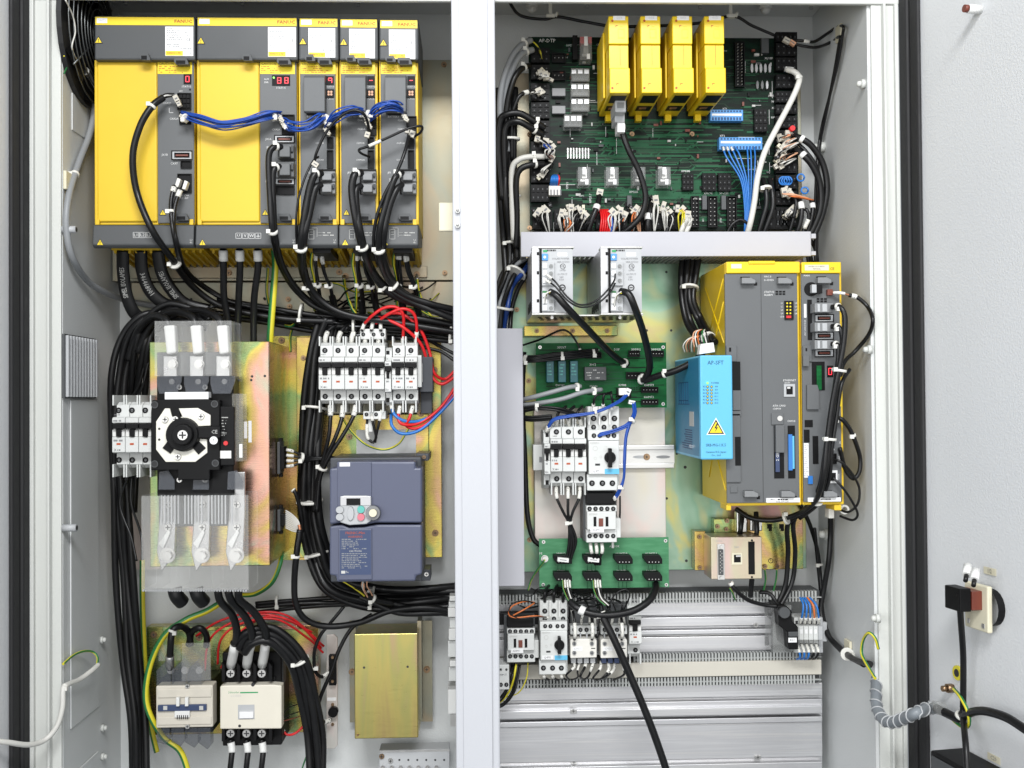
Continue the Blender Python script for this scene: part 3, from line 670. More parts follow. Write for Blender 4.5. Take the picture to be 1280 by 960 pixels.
# narrow modules
for k, (A, x) in enumerate(((A3, 373.5), (A4, 424.5), (A5, 474.8))):
    b = MB('grey').sideprism(x + 6.2, x + 32.5, [(94, h), (94.5, h + .018), (97, h + .022), (139, h + .022), (141.5, h + .018), (142, h)], h + .02); b.use('black').box(x + 9, 140.6, x + 30, 142, h + .004, h + .016); b.build('battery_cover', A, .003)
    text(A, x + 17, 146, h + .0005, 'BATTERY', 2.4)
    seven_seg(A, x + 34.5, 95, x + 43.8, 106, h, '9' if k == 0 else '-'); text(A, x + 39, 108.7, h + .0005, 'STATUS', 2.2); text(A, x + 39.5, 123.5, h + .0005, 'CX5X', 2.2)
    c = MB('black').box(x + 34, 111.5, x + 44, 121.5, h - .001, h + .003); c.build('battery_socket', A)
    b = MB('peach'); [b.cyl(x + 37.2 + 3.4 * i, 114.8 + 3.2 * j, 1.5, h + .003, h + .0045, 8) for i in range(2) for j in range(2)]; b.build('battery_pins', A)
    socket(A, x + 33, 145, x + 46, 158, h); socket(A, x + 34, 158.5, x + 46, 169, h); socket(A, x + 35, 171, x + 43, 185, h); socket(A, x + 35, 187.5, x + 43, 210, h)
    MB('black').box(x + 25, 211.5, x + 46, 243, h - .001, h + .001).build('connector_bay', A)
    plug(A, x + 27, 214, x + 45.5, 227, h, .03, 'mgrey'); plug(A, x + 27, 228, x + 45.5, 242, h, .03, 'mgrey')
    text(A, x + 27, 161.5, h + .0005, 'CXA2A', 2.1); text(A, x + 27, 150.5, h + .0005, 'CXA2B', 2.1); text(A, x + 26, 179, h + .0005, 'COP10B', 2.0); text(A, x + 26, 200, h + .0005, 'COP10A', 2.0)
    text(A, x + 12, 216, h + .0005, 'JF5', 2.4); text(A, x + 13, 230, h + .0005, 'SVM2 LINE', 2.2, rot=1.57)
    # line drawing printed on the bottom cover
    b = MB('printlight'); e0, e1 = h + .006, h + .0090; q = x + 12
    for (a, c, d, f) in ((q, 287, q + 7, 287.5), (q, 298.5, q + 7, 299), (q, 287, q + .5, 299), (q + 6.6, 287, q + 7.1, 299), (q + 4, 284.8, q + 11, 285.3), (q + 10.6, 284.8, q + 11, 296), (q + 1.5, 290, q + 5.5, 290.4), (q + 1.5, 293, q + 5.5, 293.4), (q + 12, 291, q + 17, 291.3), (q + 12, 294, q + 17, 294.3), (q + 14, 300, q + 23, 300.4), (q + 14, 306, q + 23, 306.4), (q + 14, 300, q + 14.4, 306.4), (q + 22.6, 300, q + 23, 306.4), (q + 17, 300, q + 17.4, 306.4)): b.box(a, c, d, f, e0, e1)
    b.build('wiring_diagram', A)
    print_lines(A, q + 18, 289.5, q + 33, 295.5, h + .0088, 2, 'printlight', 60 + k, .4)
    MB('black').box(x + 17, 308, x + 40, 316, .12, h - .01).build('motor_terminal', A)
# ================================================================ generic din-rail breaker
def mcb(label, x0, pw, poles, y0, k, hb, hf, narrow=False, group=None, marks=True, name='circuit_breaker', txt=True, labels=True):
    """poles side by side; y0 top, k = scale of the 16 px x 95 px pole, hb/hf = back and front depth"""
    w_ = pw * poles; r = thing(name, label, 'breaker', x0 + w_ / 2, y0 + 95 * k, hb, group); Y = lambda v: y0 + v * k
    he = hf - .022
    prof = [(Y(8), hb), (Y(8), he - .012), (Y(12), he), (Y(25), he), (Y(25.5), hf - .004), (Y(27), hf), (Y(32), hf), (Y(32.5), hf - .006), (Y(48), hf - .006), (Y(48.5), hf), (Y(66), hf), (Y(67), hf - .004), (Y(67.2), he), (Y(80), he), (Y(84), he - .012), (Y(84), hb)]
    for p in range(poles):
        xa = x0 + p * pw; xb = xa + pw
        b = MB('breaker').sideprism(xa + .25, xb - .25, prof, hf)
        b.build('pole_body', r, .0007)
        if not narrow:
            for xx in (xa + .6, xb - 2.4):           # two ribs either side of the wire entry, top and bottom
                MB('breaker').box(xx, Y(0), xx + 1.8, Y(12), hb + .02, he - .001).build('terminal_rib', r, .0004); MB('breaker').box(xx, Y(80), xx + 1.8, Y(95), hb + .02, he - .001).build('terminal_rib', r, .0004)
            hole_screw(r, (xa + xb) / 2, Y(17.5), 3.3 * k, he); hole_screw(r, (xa + xb) / 2 + .4, Y(75), 3.3 * k, he)
        else:
            MB('black').box(xa + pw * .25, Y(12), xa + pw * .75, Y(17), he - .001, he + .0006).box(xa + pw * .25, Y(74), xa + pw * .75, Y(80), he - .001, he + .0006).build('terminal_slot', r)
        m = (xa + xb) / 2
        b = MB('black').box(xa + .6, Y(33), xb - .6, Y(39), hf - .006, hf + .006).box(m - pw * .17, Y(39), m + pw * .17, Y(48), hf - .006, hf + .004)
        b.build('toggle', r, .0008)
        MB('breaker2').box(xa + .6, Y(40), m - pw * .2, Y(48), hf - .006, hf - .001).box(m + pw * .2, Y(40), xb - .6, Y(48), hf - .006, hf - .001).build('toggle_guard', r, .0006)
        if marks and not narrow: MB('printred').box(m - 2.3 * k, Y(55.4), m + 2.3 * k, Y(57.6), hf, hf + .0004).build('red_mark', r)
        if p == 0 and txt:
            text(r, m - pw * .25, Y(63.5), hf + .0004, 'X', 3.0 * k, 'printgrey'); print_lines(r, m - pw * .1, Y(62), xb - 2, Y(65), hf + .0004, 1, 'printgrey', int(x0), .6)
            print_lines(r, xa + 2, Y(51), xb - 2, Y(54), hf + .0004, 1, 'printgrey', int(x0) + 1, .7)
        if p == 0 and labels: print_lines(r, xa + 1.5, Y(28.2), xb - 1.5, Y(31), hf + .0004, 1, 'printgrey', int(x0) + 2, .7); print_lines(r, xa + 3, Y(21.8), xb - 4, Y(23.6), he + .0004, 1, 'printgrey', int(x0) + 3, .6)
    return r

# ================================================================ left half, plates behind breaker row and inverter
r = plate('mounting_bracket', 'tall gold zinc strip right of the breakers and inverter', 'zinc', 524, 419, 552, 697, .02, PH)
bolt(r, 543, 462.5, 4.2, PH); bolt(r, 544, 666.5, 4.2, PH)
r = plate('mounting_bracket', 'tall narrow gold zinc strip left of the breakers and inverter', 'zinc', 371, 421, 389, 697, .02, PH)
bolt(r, 379, 447.5, 3.4, PH)
r = plate('mounting_bracket', 'gold zinc cross piece under the breaker row', 'zinc', 395, 518, 536, 570, .0505, .058)
MB('cab').box(445.5, 537, 520, 570.5, .058, .0586).build('cut_out', r); bolt(r, 436.5, 546, 4.0, .058); bolt(r, 526, 516.5, 4.4, .058)
r = plate('breaker_plate', 'zinc plate with brown bolts behind the row of breakers', 'zincbeige', 395, 420, 536, 517, .0505, .057)
bolt(r, 491, 428, 3, .057)
rl = thing('din_rail', 'steel rail carrying the row of white breakers above the inverter', 'rail', 465, 475, .057)
MB('nickel').box(398, 452, 536, 457, .066, .068).box(398, 481, 536, 486, .066, .068).box(398, 457, 536, 481, .057, .060).build('rail_profile', rl)
MB('vfdside').box(524, 446, 541, 490, .06, .125).build('end_stop', rl, .001); MB('vfdside').box(526, 490, 540, 517, .06, .10).build('end_clamp', rl, .001)
HB = .165
grp = 'breakers in the row above the inverter'
mcb('three pole white breaker at the left end of the breaker row', 397.8, 16.4, 3, 420.5, 1.0, .069, HB, group=grp)
mcb('two pole white breaker in the middle of the breaker row', 447.6, 16.3, 2, 420.5, 1.0, .069, HB, group=grp)
mcb('slim auxiliary switch between the breakers of the row', 480.6, 8.4, 1, 427, .95, .069, HB, narrow=True, group=grp)
mcb('single pole breaker right of the slim auxiliary switch in the row', 489.4, 15.8, 1, 420.5, 1.0, .069, HB, group=grp)
mcb('rightmost single pole breaker of the breaker row', 505.6, 15.8, 1, 420.5, 1.0, .069, HB, group=grp)
b = thing('end_bracket', 'white end clamp closing the right end of the breaker row', 'clamp', 525, 485, .07)
MB('breaker').box(522, 444, 527, 484, .07, HB - .02).build('clamp_body', b, .001); MB('breaker2').box(523.5, 454, 528, 478, .07, HB - .035).build('clamp_foot', b, .001)
# grey terminals peeking above and below the row
b = thing('terminal_block', 'small grey terminal pair behind the middle breakers', 'terminal', 468, 420, .06)
MB('breaker').box(450, 411, 482, 424, .07, .13).build('terminal_body', b, .001)
for x in (454, 467, 478): hole_screw(b, x, 418, 2.4, .13)
b = thing('terminal_block', 'small grey terminal pair hanging below the middle breakers', 'terminal', 468, 524, .06)
MB('breaker').box(454, 514, 482, 524, .07, .13).box(458, 524, 466, 540, .07, .12).build('terminal_body', b, .001)
for x in (458, 470): hole_screw(b, x, 518, 2.4, .13)

# ================================================================ frequency inverter
v = thing('frequency_inverter', 'blue grey inverter with keypad and round dial below the breakers', 'inverter', 470, 728, .06); HV = .255
MB('vfdside').box(413, 572, 527, 727, .06, HV - .05).build('chassis', v, .002)
MB('vfd').prism([(421, 577), (519.5, 577), (519.5, 585), (527.5, 585), (527.5, 653.5), (470, 653.5), (455, 656.5), (436, 657), (428, 653.5), (412, 655.5), (412, 585.5), (421, 585)], HV - .05, HV).build('upper_cover', v, .003)
MB('vfd').prism([(412, 658), (428, 656), (436, 659.5), (455, 659), (470, 656), (527.5, 656), (527.5, 718), (520, 720), (519.5, 726.5), (421, 727.5), (420, 720), (412, 719)], HV - .05, HV - .002).build('lower_cover', v, .003)
MB('vfd').box(421.5, 577.5, 464.5, 652, HV, HV + .002).build('keypad_panel', v, .0015)
MB('vfd').box(423, 661, 465, 725, HV - .002, HV + .0005).build('label_panel', v, .0012)
pbox('name_sticker', v, 'paper', 424.5, 578, 437.5, 583, HV + .002, HV + .0026)
kp = MB('lgrey').prism([(425, 621), (430, 619.5), (458, 619.5), (464, 621), (464, 651), (458, 655), (437, 656.5), (425, 653)], HV + .002, HV + .006).build('keypad', v, .0015)
MB('psu').box(425.5, 620.5, 463.5, 632, HV + .006, HV + .007).build('display_window', kp, .0005); MB('black').box(433, 623, 450.5, 631.5, HV + .007, HV + .0075).build('display', kp)
for x, y, w2, h2, m in ((424.5, 637.5, 5, 4.6, 'lgrey'), (424.5, 646.5, 5, 4.6, 'lgrey'), (438, 642, 4.3, 9, 'lgrey'), (451, 637, 4.8, 4.8, 'mint'), (451, 646.5, 4.8, 4.8, 'pink')):
    MB(m).cyl(x, y, w2, HV + .006, HV + .010, 16, w2 * .92, ry=h2).build('button', kp)
d = MB('mgrey').cyl(466, 641.5, 9.6, HV + .004, HV + .012, 24, 8.6).build('dial', v); MB('cream').cyl(466, 641.5, 5.2, HV + .012, HV + .020, 20, 4.7).build('dial_cap', d)
lb = MB('navy').box(425, 663, 463.5, 718.5, HV + .0005, HV + .0010).build('warning_label', v)
text(lb, 444, 666.3, HV + .0013, 'FRENIC-Mini', 3.2, 'printred'); text(lb, 444, 671, HV + .0013, 'WARNING', 2.6, 'printred')
print_lines(lb, 427, 673, 462, 687, HV + .0013, 6, 'rubbergrey', 5, .4, .9); text(lb, 444, 689, HV + .0013, 'CAUTION', 2.4, 'printlight'); print_lines(lb, 427, 691, 462, 711, HV + .0013, 9, 'rubbergrey', 6, .4, .9)
MB('printlight').box(426.5, 713.5, 431.5, 717, HV + .001, HV + .0013).build('maker_mark', lb); text(lb, 434, 715.2, HV + .0013, 'Fe', 2.6, 'printlight')
MB('vfdside').box(520, 567, 536, 576, .06, .16).build('mounting_ear', v, .001); screw(v, 530, 571.5, 2.6, .16, 'brass')
MB('vfdside').box(524, 712, 538, 726, .06, .12).build('mounting_ear', v, .001); screw(v, 533, 718, 3, .12, 'nickel')

# ================================================================ zinc box with main switch
zb = thing('switch_box', 'large gold zinc box standing proud behind the main switch', 'box', 255, 709, .02); HZ = .225
MB('zinc').box(187, 427, 337, 708, .021, HZ).build('box_shell', zb, .0015); MB('zincpale').box(156, 425, 200, 712, .015, .0205, .0205).build('rear_sheet', zb)
zx = P(337, 480, HZ).x
for q in ((315, 470.5), (298.5, 475.5), (314, 475), (331, 470)): MB('printdark').cyl(q[0], q[1], 1.6, HZ - .001, HZ + .0004, 10).build('hole', zb)
MB('zinc').box(337, 420, 390, 700, .02, .026, .026).build('rear_flange', zb); bolt(zb, 352, 425.5, 4.2, .026)
# clear terminal covers
sw = thing('main_switch', 'black main isolator with cream dial plate and clear terminal covers', 'switch', 245, 640, HZ); HS = HZ + .06
MB('black').box(196, 470, 292, 620, HZ + .001, HS - .02).build('base', sw, .002); MB('dgrey').box(196, 440, 290, 469.5, HZ + .001, HZ + .028).build('base_extension', sw, .002); MB('dgrey').box(198, 620.5, 296, 658, HZ + .001, HZ + .020).build('base_extension', sw, .002)
MB('black').prism([(190, 500), (206, 500), (206, 497), (262, 497), (262, 500), (274.5, 500), (274.5, 588), (262, 588), (262, 600), (222, 600), (222, 588), (188.5, 588), (188.5, 515)], HS - .02, HS).build('mechanism_plate', sw, .0015)
MB('black').box(275, 508, 293, 582, HS - .02, HS - .004).build('trip_unit', sw, .0015)
pbox('name_label', sw, 'paper', 206, 490, 260.5, 499, HS - .018, HS + .0005)
dp = MB('dialcream').prism([(206, 510.5), (212, 510.5), (215, 521), (228, 521), (223, 510.5), (247, 510), (263, 519), (263, 532), (246, 533), (246, 548), (258.5, 549), (259, 566), (244, 577.5), (207, 577.5), (195, 562), (195, 527)], HS, HS + .004).build('dial_plate', sw, .0008)
kn = MB('black').cyl(227, 543.5, 21.5, HS + .004, HS + .016, 28, 19.5).cyl(227, 543.5, 13.5, HS + .016, HS + .026, 24, 12.5).build('knob', sw, .001)
screw(kn, 228, 544, 7, HS + .026, 'nickel', proud=.003)
MB('black').box(243, 533.5, 275, 547.5, HS + .004, HS + .012).build('knob_pointer', sw, .001)
MB('black').prism([(203, 560), (210, 551), (219, 559), (213, 567)], HS + .003, HS + .006).prism([(240, 559), (249, 552), (257, 560), (248, 568)], HS + .003, HS + .006).prism([(214, 512), (223, 510), (226, 523), (217, 524)], HS + .003, HS + .006).build('dial_notches', sw)
for x, y in ((206, 524.5), (251, 520.5), (222, 571), (219, 524)): screw(dp, x, y, 4.2, HS + .004, 'nickel')
for x, y in ((199, 549.5), (199, 536)): MB('printdark').cyl(x, y, 1.5, HS + .004, HS + .0045, 8).build('hole', dp)
MB('paper').box(232, 511, 243, 520, HS + .004, HS + .0045).build('data_label', dp)
for x, y in ((193, 506), (268, 505), (193, 580), (269, 579)): MB('printdark').cyl(x, y, 3.6, HS, HS + .0006, 12).use('dgrey').ring(x, y, 3.4, 4.4, HS, HS + .002, 14).build('corner_hole', sw)
text(sw, 268, 540, HS + .0125, 'CE', 4.5, 'printlight'); MB('paper').cyl(267, 550.5, 5, HS + .012, HS + .0125, 18).build('round_label', sw); text(sw, 267, 550.5, HS + .013, '!', 4, 'printdark')
MB('ledred').cyl(282, 554, 2.8, HS - .004, HS - .001, 12).build('test_button', sw) if False else MB('red').cyl(282, 554, 2.8, HS - .004, HS - .001, 12).build('test_button', sw)
print_lines(sw, 277, 520, 286, 546, HS - .0036, 7, 'printlight', 77, .3, .6); MB('nickel').box(270.5, 563.5, 289, 573, HS - .004, HS - .0032).build('data_plate', sw); text(sw, 280, 542, HS - .0035, 'TEST', 2.2, 'printlight')
# three poles above: lugs with white sleeves and bolts, under a clear cover
for i, x in enumerate((212, 245, 278)):
    p = MB('steel').box(x - 8, 445, x + 9, 484, HZ + .03, HZ + .036).build('terminal_bar', sw, .001)
    MB('white').prism([(x - 8, 407), (x + 6, 406), (x + 8, 441), (x - 4, 443)], HZ + .03, HZ + .048).build('lug_sleeve', sw, .003)
    MB('nickel').cyl(x + 4, 455.5, 6.2, HZ + .036, HZ + .039, 18).cyl(x + 4, 455.5, 4.3, HZ + .039, HZ + .046, 6).build('lug_bolt', sw)
    MB('nickel').cyl(x + 2.5, 477, 5.6, HZ + .036, HZ + .039, 18).cyl(x + 2.5, 477, 3.4, HZ + .039, HZ + .044, 12).build('terminal_screw', sw)
cv = MB('clear')
def shell(b, x0, y0, x1, y1, h0, h1, t=.0016, ribs=()):
    b.box(x0, y0, x1, y1, h1 - t, h1)
    for xx in (x0, x1): b.box(xx - .7, y0, xx + .7, y1, h0, h1 - t, h1)
    b.box(x0, y0 - .7, x1, y0 + .7, h0, h1 - t, h1)
    for xx in ribs: b.box(xx - .5, y0, xx + .5, y1, h0, h1 - t, h1)
shell(cv, 193.5, 401.5, 289, 470, HZ + .004, HZ + .068, ribs=(226, 258)); cv.build('clear_terminal_cover', sw)
MB('clear').add([P(289, 401.5, HZ + .068), P(303, 405, HZ + .02), P(303, 478, HZ + .02), P(289, 470, HZ + .068)], [(0, 1, 2, 3)]).build('clear_cover_flank', sw)
for x in (211, 245, 278): MB('smoke').prism([(x - 15, 470), (x + 16, 470), (x + 16, 476), (x + 10, 492), (x - 12, 492), (x - 15, 480)], HZ + .05, HZ + .052).build('phase_barrier', sw)
for x in (224, 256): screw(sw, x, 484, 3.6, HS - .02, 'nickel')
for x in (224, 256): screw(sw, x, 600, 3.6, HS - .02, 'nickel')
# lower, larger clear cover with bars, bolts and slotted barrier
for i, x in enumerate((208, 251, 294)):
    MB('steel').prism([(x - 7, 590), (x + 12, 590), (x + 12, 640), (x + 10, 690), (x - 6, 715), (x - 12, 690), (x - 8, 640)], HZ + .028, HZ + .034).build('terminal_bar', sw, .001)
    for yy, rr in ((631, 4.8), (659.5, 4.8)): screw(sw, x + 1.5, yy, rr, HZ + .034, 'nickel')
    MB('nickel').cyl(x + 1, 694, 9, HZ + .034, HZ + .037, 20).use('steel').ring(x + 1, 694, 8.6, 10, HZ + .034, HZ + .036, 20).use('nickel').cyl(x + 1, 695, 5.6, HZ + .037, HZ + .046, 6).build('lug_bolt', sw)
    MB('white').prism([(x - 10, 680), (x + 2, 662), (x + 5, 666), (x - 4, 686)], HZ + .034, HZ + .038).build('ring_lug', sw, .001)
    MB('smoke').prism([(x - 9, 590), (x + 2, 588), (x + 10, 600), (x + 10, 612), (x - 10, 612)], HZ + .046, HZ + .048).build('phase_barrier', sw)
b = MB('lgrey')
for i in range(22):
    x = 201 + i * 4.2
    if i % 7 != 6: b = MB('lgrey').box(x, 619, x + 1.6, 655, HZ + .047, HZ + .050); b.build('barrier_slat', sw)
cv = MB('clear'); shell(cv, 177, 620, 310, 738, HZ + .004, HZ + .078, ribs=(196, 221, 265)); cv.build('clear_terminal_cover', sw)
b = MB('lgrey')
for i in range(40): b.box(178 + i * 3.3, 737.5, 179.6 + i * 3.3, 739.5, HZ + .06, HZ + .078)
b.build('cover_teeth', sw)
MB('clear').box(290, 492, 304, 577, HZ + .02, HZ + .05).build('side_cover', sw, .001)
for (a, c, d, e) in ((305, 527, 309, 548), (310.5, 526, 314.5, 553)): MB('paper').box(a, c, d, e, HZ, HZ + .0008).build('sticker', zb)
MB('white').box(299, 555, 303, 572, HZ + .05, HZ + .0505).build('sticker', sw)
mcb('three pole white breaker mounted left of the main switch', 139.8, 16.6, 3, 494, 1.08, HZ + .001 - .10, HZ + .045, group=None)
b = thing('rail_bracket', 'zinc bracket holding the breaker left of the main switch', 'bracket', 170, 570, .1); MB('zinc').box(150, 520, 186, 560, .10, .13).build('bracket_body', b, .001)
# plug connectors through the side of the zinc box
for (y0, y1, lab) in ((552, 592, 'upper black connector on the side of the zinc switch box'), (636, 663, 'lower black connector on the side of the zinc switch box')):
    c = thing('connector', lab, 'connector', 350, y1, .15)
    X1 = zx + .0006; za, zb_ = P(345, y0, .15).z, P(345, y1, .15).z
    MB('dgrey').wbox((X1, -.165, zb_), (X1 + .005, -.125, za)).build('connector_shell', c, .001)
    MB('black').wbox((X1 + .005, -.16, zb_ + .008), (X1 + .011, -.13, za - .008)).build('connector_plug', c, .001)
    MB('black').wbox((X1, -.150, za), (X1 + .006, -.140, za + .006)).build('connector_latch', c); MB('black').wbox((X1, -.150, zb_ - .006), (X1 + .006, -.140, zb_)).build('connector_latch', c)

# ================================================================ lower left: contactors on their zinc plate
r = plate('mounting_plate', 'gold zinc plate behind the two contactors', 'zinc', 183, 782, 398, 917, .02, PH)
for x, y in ((192, 793.5), (249, 797), (308, 798.5), (388, 911)): bolt(r, x, y, 4.2, PH)
MB('zinc').box(203, 783, 396, 788, PH, .075).build('folded_lip', r, .001)
c1 = thing('contactor', 'tan contactor with blue slider and smoked covers at lower left', 'contactor', 231, 935, PH, 'contactors at the bottom left'); HC = .150
MB('black').box(198, 850, 266, 916, PH + .001, HC - .03).build('base', c1, .002)
MB('tan').box(195, 857, 266, 909.5, HC - .03, HC).build('front_block', c1, .002)
MB('tan').box(197, 861, 264, 872, HC, HC + .002).box(197, 896, 264, 906, HC, HC + .002).build('raised_band', c1, .001)
MB('navy').box(197, 881, 258, 889, HC, HC + .004).build('slider_bar', c1, .001); MB('white').box(220, 872, 224, 883, HC + .002, HC + .010).box(231, 872, 235, 883, HC + .002, HC + .010).box(218, 889, 237, 897, HC + .002, HC + .006).build('slider_handle', c1, .0006)
b = MB('printdark'); [b.box(221 + 2.6 * i, 894, 222.2 + 2.6 * i, 899, HC + .006, HC + .0064) for i in range(6)]; b.build('scale_marks', c1)
for x in (204, 249): MB('printlight').box(x, 882.5, x + 5, 887.5, HC + .004, HC + .0045).build('icon', c1)
for x, y in ((234, 858), (234, 908.5)): screw(c1, x, y, 3, HC, 'nickel')
for x in (199.5, 218.5, 238): MB('smoke').prism([(x - 4, 857), (x - 4, 838), (x + 8, 826), (x + 14, 834), (x + 14, 857)], HC - .028, HC - .004).build('arc_chamber', c1, .001)
MB('clear').box(227, 804, 263, 851, HC - .006, HC - .002).build('clear_cover', c1); MB('clear').box(198, 806, 226, 826, HC - .03, HC - .028).build('clear_cover', c1)
for i, x in enumerate((202, 220, 237, 253)): MB('smoke').prism([(x - 6, 910), (x + 10, 910), (x + 10, 924 + i * 3), (x + 6, 931 + i * 2), (x - 6, 928)], HC - .028, HC - .004).build('arc_chamber', c1, .001)
for x in (213, 231, 249): MB('nickel').cyl(x, 838, 4.5, HC - .034, HC - .027, 14).build('terminal_bolt', c1)
c2 = thing('contactor', 'cream contactor with three white sleeved cables at lower left', 'contactor', 315, 935, PH, 'contactors at the bottom left')
MB('black').box(278, 815, 352, 932, PH + .001, HC - .022).build('base', c2, .002)
MB('contactor').prism([(275, 858), (281, 857), (341, 856), (352, 857), (352, 911), (275, 911.5)], HC - .022, HC + .002).build('front_block', c2, .002)
MB('lgrey').box(297.5, 881, 318, 899, HC + .002, HC + .0026).build('window_recess', c2); MB('paper').box(299, 890, 316.5, 898, HC + .002, HC + .006).build('indicator_tab', c2, .0005)
text(c2, 292, 865.5, HC + .0022, 'Schneider', 2.6, 'printgreen', sx=.9); MB('printgreen').box(300, 865, 322.5, 866.4, HC + .002, HC + .0024).build('green_line', c2); text(c2, 295, 870, HC + .0022, 'LC1D50', 2.6, 'printlight')
for y, nm in ((842, 't'), (917, 'b')):
    for x in (288, 308, 327):
        screw(c2, x, y, 5.6, HC - .022, 'nickel', 'terminal_bolt', proud=.016)
    for x in (278, 297, 317.5, 337): MB('black').prism([(x - 1, y - 14), (x + 3, y - 9), (x + 3, y + 10), (x - 1, y + 10)], HC - .03, HC - .002).build('barrier', c2, .0006)
MB('printdark').cyl(299.5, 907.5, 1.8, HC + .002, HC + .0024, 10).build('hole', c2); MB('printdark').cyl(316, 856, 2.2, HC - .01, HC + .0024, 10).build('hole', c2)
MB('dgrey').box(341, 818, 354, 856, HC - .06, HC - .03).build('auxiliary_block', c2, .001); screw(c2, 343, 848, 3, HC - .03, 'nickel', proud=.008)
# pink plate with two flush connectors
r = thing('connector_plate', 'narrow pinkish zinc plate with two black connectors', 'plate', 415, 935, .03)
MB('zincpale').prism([(408, 793.5), (418, 793), (422, 797), (422, 932), (418, 936), (408, 936)], .045, .05).build('sheet', r, .0008)
MB('black').box(411, 819, 420, 857, .05, .062).build('socket', r, .001); MB('black').cyl(416, 891, 6, .05, .064, 16).build('round_plug', r)
for y in (822, 852, 881, 906): screw(r, 415.5, y, 2, .05 if y > 860 else .062, 'brass', sl=False)
pbox('label_strip', r, 'paper', 409, 872, 420, 876, .05, .0505)
# gold junction box
jb = thing('junction_box', 'shiny gold zinc box with two holes at lower centre', 'box', 483, 923, .02); HJ = .115
MB('zincgold').box(443, 792, 522.5, 923, .03, HJ).build('box_lid', jb, .0015)
MB('zincbeige').box(437, 776, 445, 903, .02, .024, .024).build('mounting_flange', jb); MB('zincbeige').box(524, 776, 540.5, 902, .02, .026, .026).build('mounting_flange', jb)
MB('zincbeige').box(522, 776, 527, 902, .026, .07, .07).build('angle_side', jb)
MB('cab').box(446, 776, 522, 790, .0005, .003, .003).build('rear_sheet', jb)
for x, y in ((455, 834.5), (509.5, 833.5)): MB('printdark').cyl(x, y, 1.5, HJ - .001, HJ + .0004, 10).build('hole', jb)
bolt(jb, 533.5, 837, 4.4, .026); bolt(jb, 440, 840, 4.2, .024); screw(jb, 447, 919, 1.6, HJ, 'brass', sl=False)
# earth bar
eb = thing('earth_bar', 'perforated grey metal earth bar at the bottom edge', 'bar', 520, 960, .03)
MB('lgrey').box(474, 937, 562, 972, .03, .07).build('bar_body', eb, .0015); MB('nickel').box(474, 937.5, 562, 940, .07, .0705).build('bar_edge', eb)
for i in range(7): MB('printdark').cyl(488 + i * 11.2, 950, 1.3, .07, .0704, 8).build('hole', eb)
for i in range(7): MB('nickel').cyl(478 + i * 11.2, 961, 2.4, .07, .078, 10).build('clamp_screw', eb)
screw(eb, 477, 946, 3.4, .07, 'brass'); screw(eb, 488, 951.5, 3.2, .07, 'nickel')
for x in (479, 532): MB('white').dome(x, 934, 3.4, .02, .02).build('fixing_dome', eb)
# terminals half hidden behind the post
tb = thing('terminal_row', 'upright row of white rail terminals half hidden behind the post', 'terminal', 566, 905, .05)
for i, (y0, y1) in enumerate(((745, 752), (752, 760), (760, 772), (772, 786), (786, 801), (801, 822), (826, 834), (834, 852), (862, 893))):
    MB('breaker' if i % 2 else 'breaker2').box(562 - (i % 3), y0, 572, y1 - .6, .05, .12 - .01 * (i % 2)).build('terminal', tb, .001)
MB('nickel').box(563, 893, 570, 908, .05, .08).build('rail_end', tb)
ht = thing('wall_stud', 'bolt with washer on the grey rear wall right of contactor cables', 'bolt', 406, 747, 0)
MB('nickel').cyl(406, 746, 5, .0005, .004, 16).cyl(406, 746, 3.4, .004, .012, 6).build('bolt_head', ht)
# ================================================================ right half: mounting plates
r = plate('mounting_plate', 'zinc plate edge behind the large upper circuit board', 'zincbeige', 640, 92, 1002, 300, .02, PH)
r = plate('mounting_plate', 'large iridescent green gold zinc plate behind the yellow controller', 'zincgreen', 640, 318, 1006, 713, .02, PH, ((839, 413), (808.5, 413), (856.5, 584, 2.0), (833.5, 623), (858, 701, 1.8), (848, 477), (846, 567), (833, 340)))
for x, y in ((647, 425), (646, 387), (661, 476), (662, 675), (875, 709), (876, 567)): bolt(r, x, y, 3.2, PH)
r = plate('mounting_plate', 'pale pinkish zinc plate between the two small green boards', 'zincpale', 668, 505, 832, 680, .06, .075)
# ================================================================ large upper board
HP = .095
pc = thing('circuit_board', 'large dark green circuit board at the top of the right half', 'board', 830, 288, PH)
MB('pcbdark').box(661.5, 47, 997.5, 288, HP - .003, HP).build('board_sheet', pc)
def traces(parent, rects, seed, h, mats=('trace', 'trace2'), name='copper_traces'):
    rnd = random.Random(seed); b = MB(mats[0]); k = 0
    def seg(p, q, w2, hh):
        a, c = P(p[0], p[1], hh), P(q[0], q[1], hh); d = (c - a); d.y = 0; d.normalize(); nrm = Vector((-d.z, 0, d.x)) * (w2 * S(hh) / 2)
        a = a - d * .0003; c = c + d * .0003
        b.add([a - nrm, c - nrm, c + nrm, a + nrm], [(0, 1, 2, 3)])
    for (x0, y0, x1, y1, n, wlo, whi) in rects:
        for i in range(n):
            b.use(mats[0] if rnd.random() < .5 else mats[1]); hh = h + .00025 + k * 3e-6; k += 1
            y = rnd.uniform(y0, y1); xa = rnd.uniform(x0, x0 + (x1 - x0) * .6); xb = min(x1, xa + rnd.uniform(.2, .7) * (x1 - x0)); w2 = rnd.uniform(wlo, whi); x = xa
            while x < xb - 2:
                nx = min(xb, x + rnd.uniform(14, 70)); seg((x, y), (nx, y), w2, hh); x = nx
                if x < xb - 8 and rnd.random() < .6:
                    dy = rnd.choice((-1, 1)) * rnd.uniform(3, 9)
                    if y0 < y + dy < y1: seg((x, y), (x + abs(dy), y + dy), w2, hh); x += abs(dy); y += dy
    return b.build(name, parent, kind='stuff')
